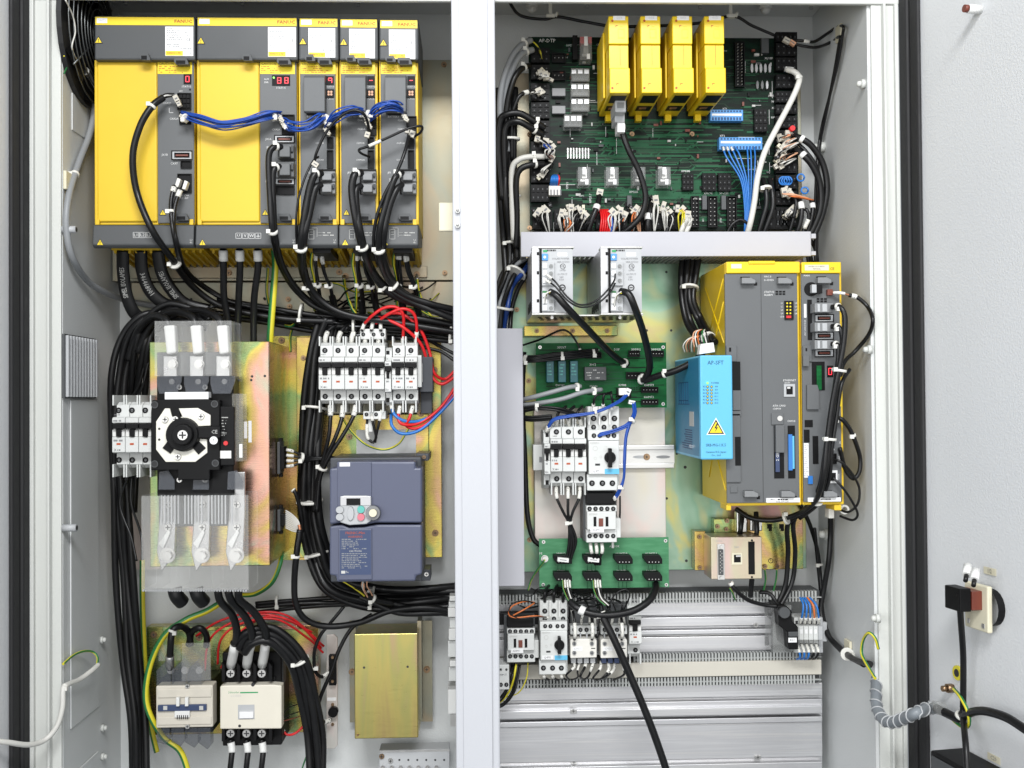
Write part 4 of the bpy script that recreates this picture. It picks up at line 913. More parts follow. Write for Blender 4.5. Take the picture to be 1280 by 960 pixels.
traces(pc, [(695, 150, 890, 206, 40, .7, 2.0), (690, 205, 960, 245, 26, .7, 2.6), (890, 110, 965, 200, 22, .8, 1.8), (692, 55, 760, 150, 22, .7, 1.8), (905, 60, 960, 110, 12, .6, 1.6), (700, 240, 940, 285, 22, .8, 2.4), (690, 60, 960, 285, 60, .4, .8)], 3, HP)
traces(pc, [(710, 150, 900, 204, 16, 1.6, 2.8), (760, 205, 900, 250, 8, 2.4, 4.2), (900, 120, 960, 200, 8, 1.6, 2.2), (700, 232, 800, 262, 7, 1.4, 3.0)], 8, HP + .0003, ('trace', 'trace'), 'wide_traces')
b = MB('printwhite'); rnd = random.Random(5)
for i in range(46):                                   # silkscreen outlines
    x = rnd.choice((rnd.uniform(690, 750), rnd.uniform(700, 940), rnd.uniform(930, 970))); y = rnd.uniform(55, 282); wq, hq = rnd.uniform(5, 22), rnd.uniform(.4, .5)
    if rnd.random() < .5: b.box(x, y, x + wq, y + .45, HP, HP + .0006)
    else: b.box(x, y, x + .45, y + wq, HP, HP + .0006)
b.build('silkscreen_lines', pc, kind='stuff')
for s, x, y, c in (('AP-DTP', 684, 51, 4.4), ('XM23A', 713, 57, 2.4), ('CB1', 748, 56, 2.4), ('XLUSP', 961, 73, 2.6), ('XMTLX', 966, 120, 2.6), ('XMDC', 969, 127, 2.4), ('XMC02', 970, 135, 2.4), ('XMC02', 969, 147, 2.4), ('XT1', 906, 136, 2.4), ('XT2', 903, 170, 2.6), ('XMH8B', 857, 214, 2.4), ('XM174', 885, 242, 2.6), ('XHC55', 905, 242, 2.6), ('XM22B', 792, 240, 2.6), ('XM6', 727, 245, 2.4), ('XM14', 706, 72, 2.2), ('XMDB', 832, 40 + 240, 2.2), ('PWR2', 971, 262, 2.6)):
    text(pc, x, y, HP + .0008, s, c)
text(pc, 709, 232, HP + .0008, 'XM12', 2.6, rot=1.57); text(pc, 738, 248, HP + .0008, 'XM25.7', 2.6, rot=1.57); text(pc, 901, 275, HP + .0008, 'J701', 2.4, rot=1.57); text(pc, 879, 275, HP + .0008, 'K1', 2.4, rot=1.57)
for x, y in ((790, 167.5), (865, 167.5), (662, 168), (662, 285)): bolt(pc, x, y, 3.2, HP)
def header(parent, x0, y0, x1, y1, h, hh, nx, ny, name='pin_header', m='black', pins='printlight'):
    b = MB(m); t = 1.0
    b.box(x0, y0, x1, y1, h, h + hh * .35).box(x0, y0, x1, y0 + t, h + hh * .35, h + hh).box(x0, y1 - t, x1, y1, h + hh * .35, h + hh).box(x0, y0 + t, x0 + t, y1 - t, h + hh * .35, h + hh).box(x1 - t, y0 + t, x1, y1 - t, h + hh * .35, h + hh)
    b.use(pins)
    for i in range(nx):
        for j in range(ny):
            x = x0 + (x1 - x0) * (i + .7) / (nx + .4); y = y0 + (y1 - y0) * (j + .7) / (ny + .4); b.box(x - .4, y - .4, x + .4, y + .4, h + hh * .35, h + hh * .8)
    return b.build(name, parent)
def socket_block(parent, x0, y0, x1, y1, h, hh, nx, ny, name='plug_socket'):
    b = MB('black').box(x0, y0, x1, y1, h, h + hh); b.use('printdark')
    dx, dy = (x1 - x0) / nx, (y1 - y0) / ny
    for i in range(nx):
        for j in range(ny):
            b.use('black').box(x0 + dx * (i + .12), y0 + dy * (j + .12), x0 + dx * (i + .88), y0 + dy * (j + .88), h + hh, h + hh + .0015)
            b.use('dgrey').box(x0 + dx * (i + .4), y0 + dy * (j + .4), x0 + dx * (i + .6), y0 + dy * (j + .6), h + hh + .0015, h + hh + .0017)
    return b.build(name, parent)
rnd = random.Random(77); sm = MB('black')
for i in range(190):                                  # tiny chips and resistors
    x, y = rnd.uniform(690, 966), rnd.uniform(54, 260)
    if 745 < x < 915 and y < 150: continue
    if 880 < x < 958 and 132 < y < 190: continue
    wq, hq = rnd.choice(((2.2, 1.1), (1.1, 2.2), (4, 2.4), (2.4, 5), (1.4, 4), (6, 3))); sm.use(rnd.choice(('black', 'black', 'dgrey', 'brown', 'printlight', 'black')))
    sm.box(x, y, x + wq, y + hq, HP, HP + rnd.uniform(.002, .006))
sm.build('small_components', pc, kind='stuff')
# left column
for (y0, y1, nx, ny) in ((60, 78, 3, 2), (81, 99, 3, 2), (104, 126, 2, 3), (128, 148, 3, 3), (151, 174, 2, 3), (177, 200, 3, 2), (203, 228, 3, 3), (231, 252, 4, 2)): socket_block(pc, 664, y0, 687, y1, HP, .014, nx, ny)
# right column
for (y0, y1, nx, ny) in ((40, 52, 5, 1), (54, 70, 4, 2), (72, 88, 4, 2), (93, 110, 4, 2), (114, 128, 5, 2), (131, 142, 5, 1), (145, 160, 4, 2), (163, 180, 4, 2), (183, 198, 5, 2), (202, 216, 4, 1), (219, 236, 4, 2), (239, 256, 4, 2), (259, 283, 5, 2)): socket_block(pc, 970, y0, 996.5, y1, HP, .014, nx, ny)
# bottom row
for (x0, x1, nx) in ((666, 690, 3), (693, 712, 3), (715, 735, 3), (745, 760, 2), (763, 784, 3), (787, 806, 3), (812, 834, 3), (838, 860, 3), (960, 985, 3)): socket_block(pc, x0, 262, x1, 286, HP, .014, nx, 2)
for (x0, x1) in ((864, 874), (885, 897), (909, 921)): header(pc, x0, 245, x1, 284, HP, .012, 2, 7)
for x in (784, 878, 902): MB('dgrey').box(x, 244, x + 6, 262, HP, HP + .012).build('black_capacitor', pc, .001)
for (x0, y0, x1, y1) in ((853, 217, 867, 238), (878, 217, 895, 239), (898, 217, 914, 239), (943, 136, 959, 165)): socket_block(pc, x0, y0, x1, y1, HP, .010, 3, 3, 'pin_socket')
header(pc, 919, 52, 931, 108, HP, .014, 2, 14, 'edge_connector'); MB('dgrey').box(952, 48, 961, 66, HP, HP + .01).build('black_module', pc)
for i in range(4): header(pc, 690, 66 + i * 22, 707, 78 + i * 22, HP, .008, 3, 1, 'small_connector') if i < 2 else MB('mgrey').box(690, 66 + i * 22, 707, 76 + i * 22, HP, HP + .01).build('grey_relay', pc, .001)
for i in range(5): MB('psu').cyl(940 + i * 5.6, 85, 1.7, HP, HP + .006, 8, ry=6).build('resistor', pc)
for i in range(3): MB('psu' if i == 2 else 'mgrey').cyl(947 + i * 6, 106, 1.6, HP, HP + .006, 8, ry=5.5).build('resistor', pc)
b = MB('nickel'); [b.box(709 + i * 3.7, 185, 710.4 + i * 3.7, 198, HP, HP + .003) for i in range(8)]; b.build('pin_row', pc)
def relay(x0, y0, x1, y1, red=False):
    rl = MB('clearrelay').box(x0, y0, x1, y1, HP + .001, HP + .028).build('relay', pc, .001)
    m = (x0 + x1) / 2; MB('dgrey').box(x0 + 2, y0 + 2, x1 - 2, y1 - 3, HP + .001, HP + .016).use('nickel').box(m - 3, y0 + 3, m + 3, y1 - 9, HP + .016, HP + .022).box(x0 + 3, y1 - 8, x1 - 3, y1 - 5, HP + .016, HP + .019).build('relay_coil', rl)
    MB('paper').box(m + 1, y1 - 8, m + 5, y1 - 1.5, HP + .0282, HP + .0286).build('relay_label', rl)
    MB('paper').box(m - 2.2, y0 + .5, m + 2.2, y0 + (y1 - y0) * .4, HP + .0285, HP + .0288).build('relay_label', rl)
    if red: MB('red').box(x0 + .5, y0 + 1, x1 - .5, y0 + 9, HP + .004, HP + .024).build('relay_flag', rl)
for y in (85, 104, 122.5): 
    rl = MB('clearrelay').box(714, y, 737, y + 17, HP + .001, HP + .028).build('relay', pc, .001); MB('dgrey').box(716, y + 5, 735, y + 15, HP + .001, HP + .02).build('relay_coil', rl)
    for x in (714.6, 722.5, 730.5): MB('psu').box(x, y + 2, x + 5.6, y + 7, HP + .0285, HP + .0288).build('relay_label', rl)
rl = MB('clearrelay').box(705, 143, 728, 159, HP + .001, HP + .028).build('relay', pc, .001); MB('dgrey').box(707, 148, 726, 157, HP + .001, HP + .02).build('relay_coil', rl)
for x in (706, 714, 721): MB('paper').box(x, 145, x + 5.6, 151, HP + .0285, HP + .0288).build('relay_label', rl)
for x0 in (722.5, 757.5, 791, 822.5): relay(x0, 208.5, x0 + 16, 232)
relay(725, 45, 740, 75, True); MB('black').box(716, 44, 722, 74, HP, HP + .02).build('fuse_holder', pc)
for (x0, y0, x1, y1, lab) in ((888, 137, 929, 151, 'small blue terminal strip right of the yellow fuse holders'), (899, 171.5, 953, 187, 'longer blue terminal strip with blue wires below the small one')):
    t = thing('terminal_strip', lab, 'terminal', (x0 + x1) / 2, y1, HP)
    MB('terminal').box(x0, y0, x1, y1, HP + .0005, HP + .016).build('strip_body', t, .0008); n = int((x1 - x0) / 3.9)
    for i in range(n):
        x = x0 + 2 + i * (x1 - x0 - 3) / n
        MB('printblue').box(x, y1 - 4.4, x + 2.2, y1 - 1, HP + .016, HP + .0165).box(x, y0 + 1, x + 2.2, y0 + 3, HP + .016, HP + .0165).build('wire_entry', t, kind='stuff')
    MB('paper').box(x0 + 2, y0 + 5, x1 - 2, y0 + 7.6, HP + .016, HP + .0166).build('marker_strip', t)
# ---- four yellow fuse holders
HQ = .24
def fuse(x0, label):
    f = thing('fuse_holder', label, 'fuse holder', x0 + 13, 147, HP, 'yellow fuse holders on the upper board')
    a, c = P(x0, 20, HQ), P(x0 + 27, 117, HQ); W = c.x - a.x
    zz = lambda py: P(x0, py, HQ).z
    MB('yellow2').wbox((a.x, -HQ, zz(55)), (c.x - W * .04, -HP - .001, zz(20))).build('upper_shell', f, .0015)
    MB('yellow2').wbox((a.x + W * .03, -HQ + .004, zz(85)), (c.x - W * .04, -HP - .001, zz(55.3))).build('middle_shell', f, .001)
    MB('yellow2').wbox((a.x + W * .02, -HQ - .003, zz(117)), (c.x, -HP - .001, zz(85.3))).build('lower_shell', f, .0015)
    zb_ = zz(117)
    for i, (ya, yb) in enumerate(((HQ - .012, HQ - .055), (HQ - .075, HQ - .105))):
        p = MB('black').wbox((a.x + W * .16, -ya, zb_ - .0006), (c.x - W * .10, -yb, zb_ + .02)).build('port', f)
        if i: MB('copper').wbox((a.x + W * .3, -ya + .008, zb_ - .0010), (c.x - W * .35, -yb - .012, zb_ + .01)).build('contact', p)
    MB('yellow2').wbox((a.x + W * .3, -HP - .016, zb_ - .012), (a.x + W * .62, -HP - .002, zb_)).build('release_tongue', f, .001)
    MB('yellow2').wbox((a.x - .0035, -HQ + .05, zz(112)), (a.x, -HP - .01, zz(28))).build('side_rib', f, .001)
    MB('printred').cyl(x0 + 5, 26, 1.5, HQ, HQ + .0004, 10).build('pin_hole', f); MB('printred').cyl(x0 + 5, 110, 1.5, HQ, HQ + .0034, 10).build('pin_hole', f)
    pbox('name_label', f, 'paper', x0 + 6, 19.8, x0 + 21, 25.2, HQ, HQ + .0005); text(f, x0 + 13.5, 22.6, HQ + .0007, 'CC%d' % 3, 2.6, 'printlight')
    MB('printred').box(x0 + 9, 31.5, x0 + 11.5, 32.2, HQ, HQ + .0004).box(x0 + 9, 31.5, x0 + 9.5, 34, HQ, HQ + .0005).box(x0 + 10, 104, x0 + 13, 104.7, HQ, HQ + .0034).box(x0 + 10, 104, x0 + 10.5, 106.5, HQ, HQ + .0035).box(x0 + 14.5, 57, x0 + 15, 82, HQ - .004, HQ - .0036).build('moulded_marks', f)
    for (u, v_, q, z_) in ((12, 36, 20, 36.5), (12, 47, 20, 47.5), (12, 36, 12.5, 47.5), (19.5, 36, 20, 47.5), (14, 33, 18, 33.5)): MB('gold').box(x0 + u, v_, x0 + q, z_, HQ, HQ + .0006).build('embossed_line', f)
    return f
f0 = fuse(760.5, 'leftmost yellow fuse holder with the grey plug in it')
for i, lab in ((1, 'second yellow fuse holder from the left'), (2, 'third yellow fuse holder from the left'), (3, 'rightmost yellow fuse holder')):
    dup(f0, P(760.5 + i * 39.9, 20, HQ) - P(760.5, 20, HQ), lab)
gp = thing('plug_connector', 'grey rectangular plug in the leftmost yellow fuse holder', 'plug', 776, 155, .13)
MB('lgrey').box(769, 121, 782.5, 140, .14, .20).box(768.5, 136, 781, 153, .13, .175).build('plug_body', gp, .0015); MB('mgrey').box(771.5, 128, 780, 135, .20, .2008).build('grip', gp); pbox('wire_marker', gp, 'paper', 772, 153.5, 781, 165, .14, .172)
# ---- wire duct under the board
HD = .17
du = thing('wire_duct', 'horizontal grey wiring duct with smooth cover under the upper board', 'duct', 834, 320, PH)
MB('duct').box(651, 289.5, 1014, 320.5, HD - .004, HD).build('duct_cover', du, .0012)
MB('ductslot').box(652, 290, 655, 320, .08, HD - .005).build('end_wall', du)
for i in range(58):
    x = 655 + i * 6.2; a, c = P(x, 319, HD), P(x + 3.6, 319, HD); MB('ductslot').wbox((a.x, -HD + .005, a.z), (c.x, -PH - .002, a.z + .002)).build('duct_finger', du)
a, c = P(652, 319, HD), P(1013, 319, HD); MB('ductslot').wbox((a.x, -HD + .005, a.z + .0022), (c.x, -HD + .012, a.z + .006)).wbox((a.x, -.10, a.z + .0022), (c.x, -PH - .002, a.z + .005)).build('duct_edge', du)
MB('duct').box(1014, 292, 1020, 298, HD - .012, HD - .002).box(1014, 314, 1020, 319, HD - .012, HD - .002).build('cover_clip', du, .0006)
# upright duct beside the post
du2 = thing('wire_duct', 'upright grey duct cover right beside the centre post', 'duct', 640, 733, PH)
MB('duct').box(600, 410.5, 654.5, 733, .155, .16).build('duct_cover', du2, .0012); MB('ductslot').box(602, 411, 651, 732, .06, .154).build('duct_body', du2)

# ================================================================ two power supplies
HU = .285
def psu(x0, label):
    u = thing('power_supply', label, 'power supply', x0 + 26, 393, PH, 'twin metal power supplies'); w_ = 52; h = HU
    MB('psu').box(x0 + 1, 310, x0 + 50, 392, .07, h - .002).build('case', u, .001)
    MB('nickel').box(x0, 308, x0 + 52.5, 310, h - .03, h + .002).build('top_lip', u, .0005); MB('nickel').box(x0, 391.5, x0 + 53, 393.5, h - .03, h + .002).build('bottom_lip', u, .0005)
    MB('psu').box(x0, 310, x0 + 9, 391.5, h - .002, h + .0015).build('side_rail', u, .0006); MB('lgrey').box(x0 + 13, 311.5, x0 + 51, 390.5, h - .002, h - .0005).build('front_plate', u)
    for y in (315, 339, 374): MB('black').box(x0 + 6, y, x0 + 9, y + 4, h, h + .002).build('slot', u)
    MB('black').box(x0 + 9.5, 311, x0 + 12.5, 391, h - .004, h - .001).build('groove', u)
    MB('ledgreen').box(x0 + 16, 312.5, x0 + 19, 314.5, h - .0005, h).build('green_light', u) if False else MB('printgreen').box(x0 + 14, 312.5, x0 + 19, 315, h - .0005, h + .0004).build('green_light', u)
    d = MB('terminal').box(x0 + 12.5, 317, x0 + 20, 325.5, h - .0005, h + .002).build('voltage_trimmer', u, .0006); MB('paper').cyl(x0 + 16, 321.3, 1.7, h + .002, h + .0026, 10).build('trimmer_slot', d)
    pbox('name_label', u, 'paper', x0 + 32, 316, x0 + 44, 320.5, h - .0005, h + .0003); text(u, x0 + 38, 318.4, h + .0005, 'G01', 2.4, 'printlight')
    print_lines(u, x0 + 17, 311.5, x0 + 46, 314.5, h, 1, 'printdark', 31, .7); text(u, x0 + 36, 323.4, h, 'SOLAR POWER', 2.2, 'printgrey'); text(u, x0 + 39, 327.5, h, 'S8JX-G15024', 2.0, 'printgrey')
    b = MB('printdark').ring(x0 + 38.5, 333, 3.0, 3.5, h - .0005, h, 18); b.build('approval_mark', u); text(u, x0 + 38.5, 333, h + .0002, 'UL', 3.2, 'printdark'); text(u, x0 + 38.5, 338, h, 'LISTED', 1.8, 'printgrey')
    text(u, x0 + 38, 343, h, 'OUTPUT', 2.2, 'printgrey'); text(u, x0 + 37, 346.5, h, '24V', 2.2, 'printgrey'); text(u, x0 + 37, 349.5, h, '6.5A', 2.2, 'printgrey')
    MB('printdark').ring(x0 + 38, 359.5, 2.8, 4.2, h - .0005, h + .0003, 18).box(x0 + 36, 359, x0 + 40, 360, h - .0005, h + .0003).build('polarity_mark', u); text(u, x0 + 36, 369.5, h, 'CE', 4.0, 'printdark')
    tb_ = MB('lgrey').box(x0 + 12.5, 328, x0 + 28, 357, h - .0005, h + .004).box(x0 + 12.5, 363, x0 + 28, 389, h - .0005, h + .004).build('terminal_block', u, .0006)
    for y in (329.5, 338.5, 347.5, 365, 373.5, 382): 
        MB('paper').box(x0 + 13.5, y, x0 + 19, y + 6, h + .004, h + .006).build('wire_clamp', u, .0004); MB('clearrelay').cyl(x0 + 24, y + 3, 2.6, h + .004, h + .008, 10).build('clamp_screw', u)
    MB('green').box(x0 + 13, 363.5, x0 + 19, 366, h + .004, h + .0065).build('earth_mark', u)
    # vent slots on the side
    for i in range(7): 
        q = P(x0 + 1, 385 - (i % 2) * 3, h); MB('black').wbox((q.x - .0004, -.24 + i * .014, q.z), (q.x + .001, -.232 + i * .014, q.z + .012)).build('vent_slot', u)
    return u
psu(665, 'metal power supply at the left, below the wiring duct'); psu(751, 'metal power supply at the right, below the wiring duct')
br = thing('supply_bracket', 'perforated zinc bracket under the two power supplies', 'bracket', 730, 420, PH)
a, c = P(664, 394, .25), P(803, 394, .25); MB('nickel').wbox((a.x, -.255, a.z - .002), (c.x, -.09, a.z)).build('perforated_tray', br)
for i in range(15):
    for j in range(3):
        x = a.x + .012 + i * .0118 + j * .004; MB('black').wbox((x, -.24 + j * .03, a.z - .0026), (x + .006, -.225 + j * .03, a.z - .002)).build('perforation', br)
MB('zinc').box(655, 407, 772, 420, .0505, .09, .09).build('support_bar', br, .001)
for x in (671, 716, 759): bolt(br, x, 413.5, 3.0, .09)
for x in (690, 775): screw(br, x, 397, 2.2, .256, 'nickel', sl=False)
# ================================================================ small green boards
H2 = .11
b2 = thing('circuit_board', 'small bright green board with blue relays below the power supplies', 'board', 750, 510, .06)
MB('pcbgreen').box(670, 428.5, 833, 510, H2 - .003, H2).build('board_sheet', b2)
traces(b2, [(730, 440, 830, 505, 22, .6, 1.6), (672, 432, 730, 505, 10, .6, 1.4)], 21, H2, ('pcbdark', 'trace'))
for x, y in ((675, 434), (829, 434), (829, 505), (675, 505)): MB('nickel').cyl(x, y, 2.2, H2, H2 + .001, 12).use('printdark').cyl(x, y, 1.0, H2 + .001, H2 + .0013, 8).build('mounting_hole', b2)
for x in (683, 698, 713): 
    rl = MB('teal').box(x, 451, x + 9.5, 478, H2, H2 + .022).build('relay', b2, .001); print_lines(rl, x + 1.5, 454, x + 8, 470, H2 + .0224, 4, 'mint', int(x), .4)
rl = MB('dgrey').box(731, 458.5, 758, 475.5, H2, H2 + .022).build('power_relay', b2, .001); print_lines(rl, 733, 461, 756, 474, H2 + .0224, 4, 'printlight', 91, .35, .6)
for s, x, y, c in (('XPSV7', 702, 434.5, 2.8), ('XTR10', 744, 437.5, 2.6), ('DSIP', 771, 437, 2.6), ('XMM02', 795, 437, 2.6), ('XMM2B', 820, 437, 2.6), ('KM88', 778, 481.5, 2.8), ('XHM73', 811, 481.5, 2.8), ('XHM73', 811, 496.5, 2.8), ('3012', 741, 456, 3.0), ('DW380', 700, 481.5, 2.4), ('NV380', 742, 483, 2.4)): text(b2, x, y, H2 + .0008, s, c)
for (x0, y0, x1, y1, n) in ((802, 483.5, 823, 491, 5), (802, 499, 823, 506, 5), (786, 438, 800, 446, 4), (811, 438, 830, 446, 5), (783, 465, 806, 474, 5), (771, 485, 789, 497, 4), (690, 440, 712, 448, 5), (733, 440, 752, 448, 4)): header(b2, x0, y0, x1, y1, H2, .012, n, 1, 'pin_connector')
for i in range(5): MB('trace').box(785 + i * 3, 476, 785.9 + i * 3, 488, H2, H2 + .0004).build('track', b2)
MB('white').box(774, 485, 786, 494, H2 + .012, H2 + .026).build('white_plug', b2, .001)
b3 = thing('circuit_board', 'small pale green board with rows of black connectors above the aluminium panel', 'board', 755, 735, .06)
MB('pcbpale').box(674, 672.5, 836, 735, H2 - .003, H2).build('board_sheet', b3)
for x, y in ((679.5, 677.5), (832, 676), (833, 731), (679, 731)): MB('nickel').cyl(x, y, 2.2, H2, H2 + .001, 12).use('printdark').cyl(x, y, 1.0, H2 + .001, H2 + .0013, 8).build('mounting_hole', b3)
MB('nickel').cyl(681, 698.5, 4.5, H2, H2 + .002, 16).cyl(681, 698.5, 3, H2 + .002, H2 + .008, 6).build('earth_stud', b3)
for row, y in enumerate((694, 715.5)):
    for k, x in enumerate((692, 729, 768, 805)):
        c = MB('black').prism([(x, y), (x + 20, y), (x + 23, y + 5), (x + 23, y + 11), (x + 4, y + 11), (x, y + 5)], H2, H2 + .022).build('connector', b3, .0008)
        b = MB('printlight'); [b.box(x + 6 + 4 * i, y + 8, x + 7 + 4 * i, y + 9.2, H2 + .022, H2 + .0224) for i in range(4)]; b.build('contacts', c)
        text(b3, x + 9, y - 1.6, H2 + .0008, ('XM802', 'XM801', 'XHM73A', 'XHM75A', 'XM88', 'XM63', 'XHM73', 'XHM75')[row * 4 + k], 2.8)
        MB('trace').box(x + 5, y + 12, x + 5.6, y + 20, H2, H2 + .0004).box(x + 10, y + 12, x + 10.6, y + 20, H2, H2 + .0005).box(x + 15, y + 12, x + 15.6, y + 20, H2, H2 + .0006).build('track', b3)
text(b3, 676, 692, H2 + .0008, 'PE', 2.6); text(b3, 768, 683, H2 + .0008, 'AP-SOK', 2.6)
# ================================================================ din rail on the pale plate with its devices
dr_ = thing('din_rail', 'shiny steel rail with slots running right of the motor starter', 'rail', 755, 586, .075); h = .075
MB('nickel').box(666.5, 557, 843, 563, h + .0005, h + .012).build('upper_flange', dr_, .001); MB('nickel').box(666.5, 580, 843, 586, h + .0005, h + .012).build('lower_flange', dr_, .001); MB('nickel').box(666.5, 563, 843, 580, h + .0005, h + .003).build('rail_web', dr_)
MB('lgrey').cyl(801, 571.2, 10, h + .003, h + .0036, 20, ry=1.9).use('mgrey').cyl(829, 571.2, 9, h + .003, h + .0036, 20, ry=1.9).build('slot', dr_); bolt(dr_, 808.5, 571.2, 4.2, h + .003)
MB('breaker').box(666.5, 556, 681, 588, h + .003, h + .03).build('end_stop', dr_, .001); MB('mgrey').box(674, 571, 678, 578, h + .03, h + .0305).build('stop_slot', dr_)
HM = .17
mcb('three pole breaker above the pale green board, left of the motor starter', 688, 15.0, 3, 522, 1.02, .08, HM, group=None)
mcb('slim auxiliary switch left of the breaker above the pale green board', 680, 8, 1, 530, .95, .08, HM - .002, narrow=True)
def starter(label, x0, y0, k, hb, hf, top=True, group=None):
    s = thing('motor_starter', label, 'motor starter', x0 + 20 * k, y0 + 110 * k, hb, group); X = lambda v: x0 + v * k; Y = lambda v: y0 + v * k
    MB('breaker').box(X(1), Y(32), X(40), Y(108), hb, hf - .02).build('body', s, .001)
    MB('breaker').box(X(2), Y(46), X(40), Y(88), hf - .02, hf).build('front_face', s, .0012)
    MB('breaker').box(X(1), Y(33), X(40), Y(45.5), hf - .02, hf - .006).build('upper_step', s, .001)
    MB('breaker').box(X(0), Y(88), X(38), Y(108), hf - .02, hf - .008).build('lower_step', s, .001)
    if top:
        MB('breaker').box(X(0), Y(3), X(40), Y(32), hb, hf - .03).build('infeed_block', s, .001)
        for i in range(3): 
            MB('breaker2').box(X(1.5 + 13 * i), Y(3), X(3.2 + 13 * i), Y(26), hf - .03, hf - .018).build('infeed_rib', s, .0004)
            hole_screw(s, X(8 + 13 * i), Y(18), 3.6 * k, hf - .03); hole_screw(s, X(8 + 13 * i), Y(29), 3.2 * k, hf - .03)
    for v in (8.5, 16, 26, 33.5): hole_screw(s, X(v), Y(39.5), 2.9 * k, hf - .006)
    for v in (6, 19, 31.5): hole_screw(s, X(v), Y(99), 3.6 * k, hf - .008)
    kn = MB('black').cyl(X(29), Y(67), 7.5 * k, hf, hf + .006, 20, 7 * k).prism([(X(27), Y(55.5)), (X(31), Y(55.5)), (X(31.6), Y(79.5)), (X(26.6), Y(79.5))], hf, hf + .014).build('rotary_handle', s, .0008)
    MB('terminal' if False else 'sky').box(X(22), Y(81), X(40), Y(87.6), hf, hf + .0005).build('blue_band', s); MB('paper').box(X(4), Y(81.5), X(20), Y(86.5), hf, hf + .0008).build('name_label', s); text(s, X(12), Y(84), hf + .001, 'Q4M1', 2.8 * k, 'printgrey')
    MB('printdark').box(X(10), Y(74.5), X(16), Y(77), hf, hf + .0005).build('trip_slot', s); text(s, X(3.5), Y(49), hf + .0005, 'SIEMENS', 2.2 * k, 'printlight', 'LEFT')
    MB('printlight').ring(X(10), Y(55.5), 2.6 * k, 3.1 * k, hf, hf + .0005, 14).ring(X(10), Y(68), 1.4 * k, 1.8 * k, hf, hf + .0005, 12).ring(X(17), Y(66), 1.2 * k, 1.5 * k, hf, hf + .0005, 12).build('dial_print', s)
    print_lines(s, X(20), Y(52), X(27), Y(60), hf + .0005, 3, 'printlight', 12, .25, .5)
    return s
s1 = starter('white motor starter with black rotary handle on the steel rail', 734, 505, 1.0, .08, HM)
def mini_contactor(label, x0, y0, k, hb, hf, cov=True, group=None):
    c = thing('contactor', label, 'contactor', x0 + 20 * k, y0 + 66 * k, hb, group); X = lambda v: x0 + v * k; Y = lambda v: y0 + v * k
    MB('dgrey').box(X(-2), Y(0), X(40), Y(62), hb, hf - .03).build('base', c, .001)
    if cov: MB('black').box(X(2), Y(2), X(38), Y(16), hf - .03, hf - .012).build('coil_cover', c, .001)
    MB('breaker').box(X(2), Y(18), X(40), Y(25.5), hf - .03, hf - .010).box(X(3), Y(25.5), X(39), Y(48), hf - .03, hf).box(X(2), Y(48), X(40), Y(64), hf - .03, hf - .010).build('front_face', c, .001)
    MB('breaker').box(X(38), Y(34), X(45), Y(58), hf - .05, hf - .012).build('surge_block', c, .001)
    for i in range(5): hole_screw(c, X(6 + 7.4 * i), Y(22), 2.8 * k, hf - .010); hole_screw(c, X(6 + 7.4 * i), Y(56), 2.8 * k, hf - .010)
    MB('black').box(X(11), Y(32), X(14.5), Y(44), hf, hf + .0006).box(X(26), Y(32), X(29.5), Y(44), hf, hf + .0006).build('guide_slot', c); MB('brown').box(X(17.5), Y(34), X(23), Y(44), hf, hf + .002).build('indicator', c, .0005)
    MB('paper').box(X(7), Y(45.5), X(24), Y(51.5), hf - .01, hf + .0008).build('name_label', c); text(c, X(15), Y(48.6), hf + .001, 'K4M1', 2.6 * k, 'printgrey'); text(c, X(5), Y(29), hf + .0006, 'SIEMENS', 2.0 * k, 'printlight', 'LEFT')
    return c
mini_contactor('small contactor hanging below the motor starter over the pale green board', 731, 614, 1.0, .08, HM - .005)
# ================================================================ yellow controller
HN = .255
cn = thing('numerical_controller', 'big yellow controller with grey front panels at the right', 'controller', 980, 632, PH)
MB('yellow').box(907.5, 328, 1000.5, 632, .06, HN - .005).build('main_housing', cn, .002); MB('yellow').box(1001.5, 328.5, 1053.5, 631, .06, HN - .005).build('side_housing', cn, .002)
MB('yellow2').box(908, 327, 1000, 341.5, HN - .005, HN + .003).build('top_cover', cn, .0015); MB('yellow2').box(1002, 327.5, 1051.5, 341.5, HN - .005, HN + .003).build('top_cover', cn, .0015); MB('yellow2').box(936, 326, 969, 330, HN, HN + .005).build('lid_tab', cn, .001)
MB('grey').box(907.5, 342, 998, 628.5, HN - .005, HN).build('front_panel', cn, .001); MB('grey').box(1003, 342, 1051, 627.5, HN - .005, HN).build('front_panel', cn, .001)
MB('printdark').box(952.3, 343, 952.9, 628, HN, HN + .0002).build('panel_seam', cn)
pbox('sticker', cn, 'cream', 914, 330, 927, 335.5, HN + .003, HN + .0036); s = pbox('serial_label', cn, 'cream', 1006, 331, 1036, 338, HN + .003, HN + .0036); text(s, 1021, 333, HN + .004, 'A02B-0319-B501', 2.2, 'printgrey'); text(s, 1021, 336.2, HN + .004, 'FIM30A', 2.2, 'printgrey'); text(cn, 1040, 336, HN + .0034, 'CE', 3.4, 'printdark')
def pull(x, y):
    p = MB('black').box(x, y, x + 12, y + 8, HN, HN + .0006).build('latch_recess', cn); MB('mgrey').prism([(x + 2, y + 1), (x + 13, y + 1), (x + 19, y + 4), (x + 19, y + 8.5), (x + 2, y + 8.5)], HN, HN + .012).build('latch', cn, .001); MB('black').box(x + 17, y + 7, x + 21, y + 11, HN, HN + .0005).build('latch_hole', cn)
for x, y in ((925.5, 346), (971, 346), (1020.5, 345.5), (929, 613), (975, 613), (1028, 613)): pull(x, y)
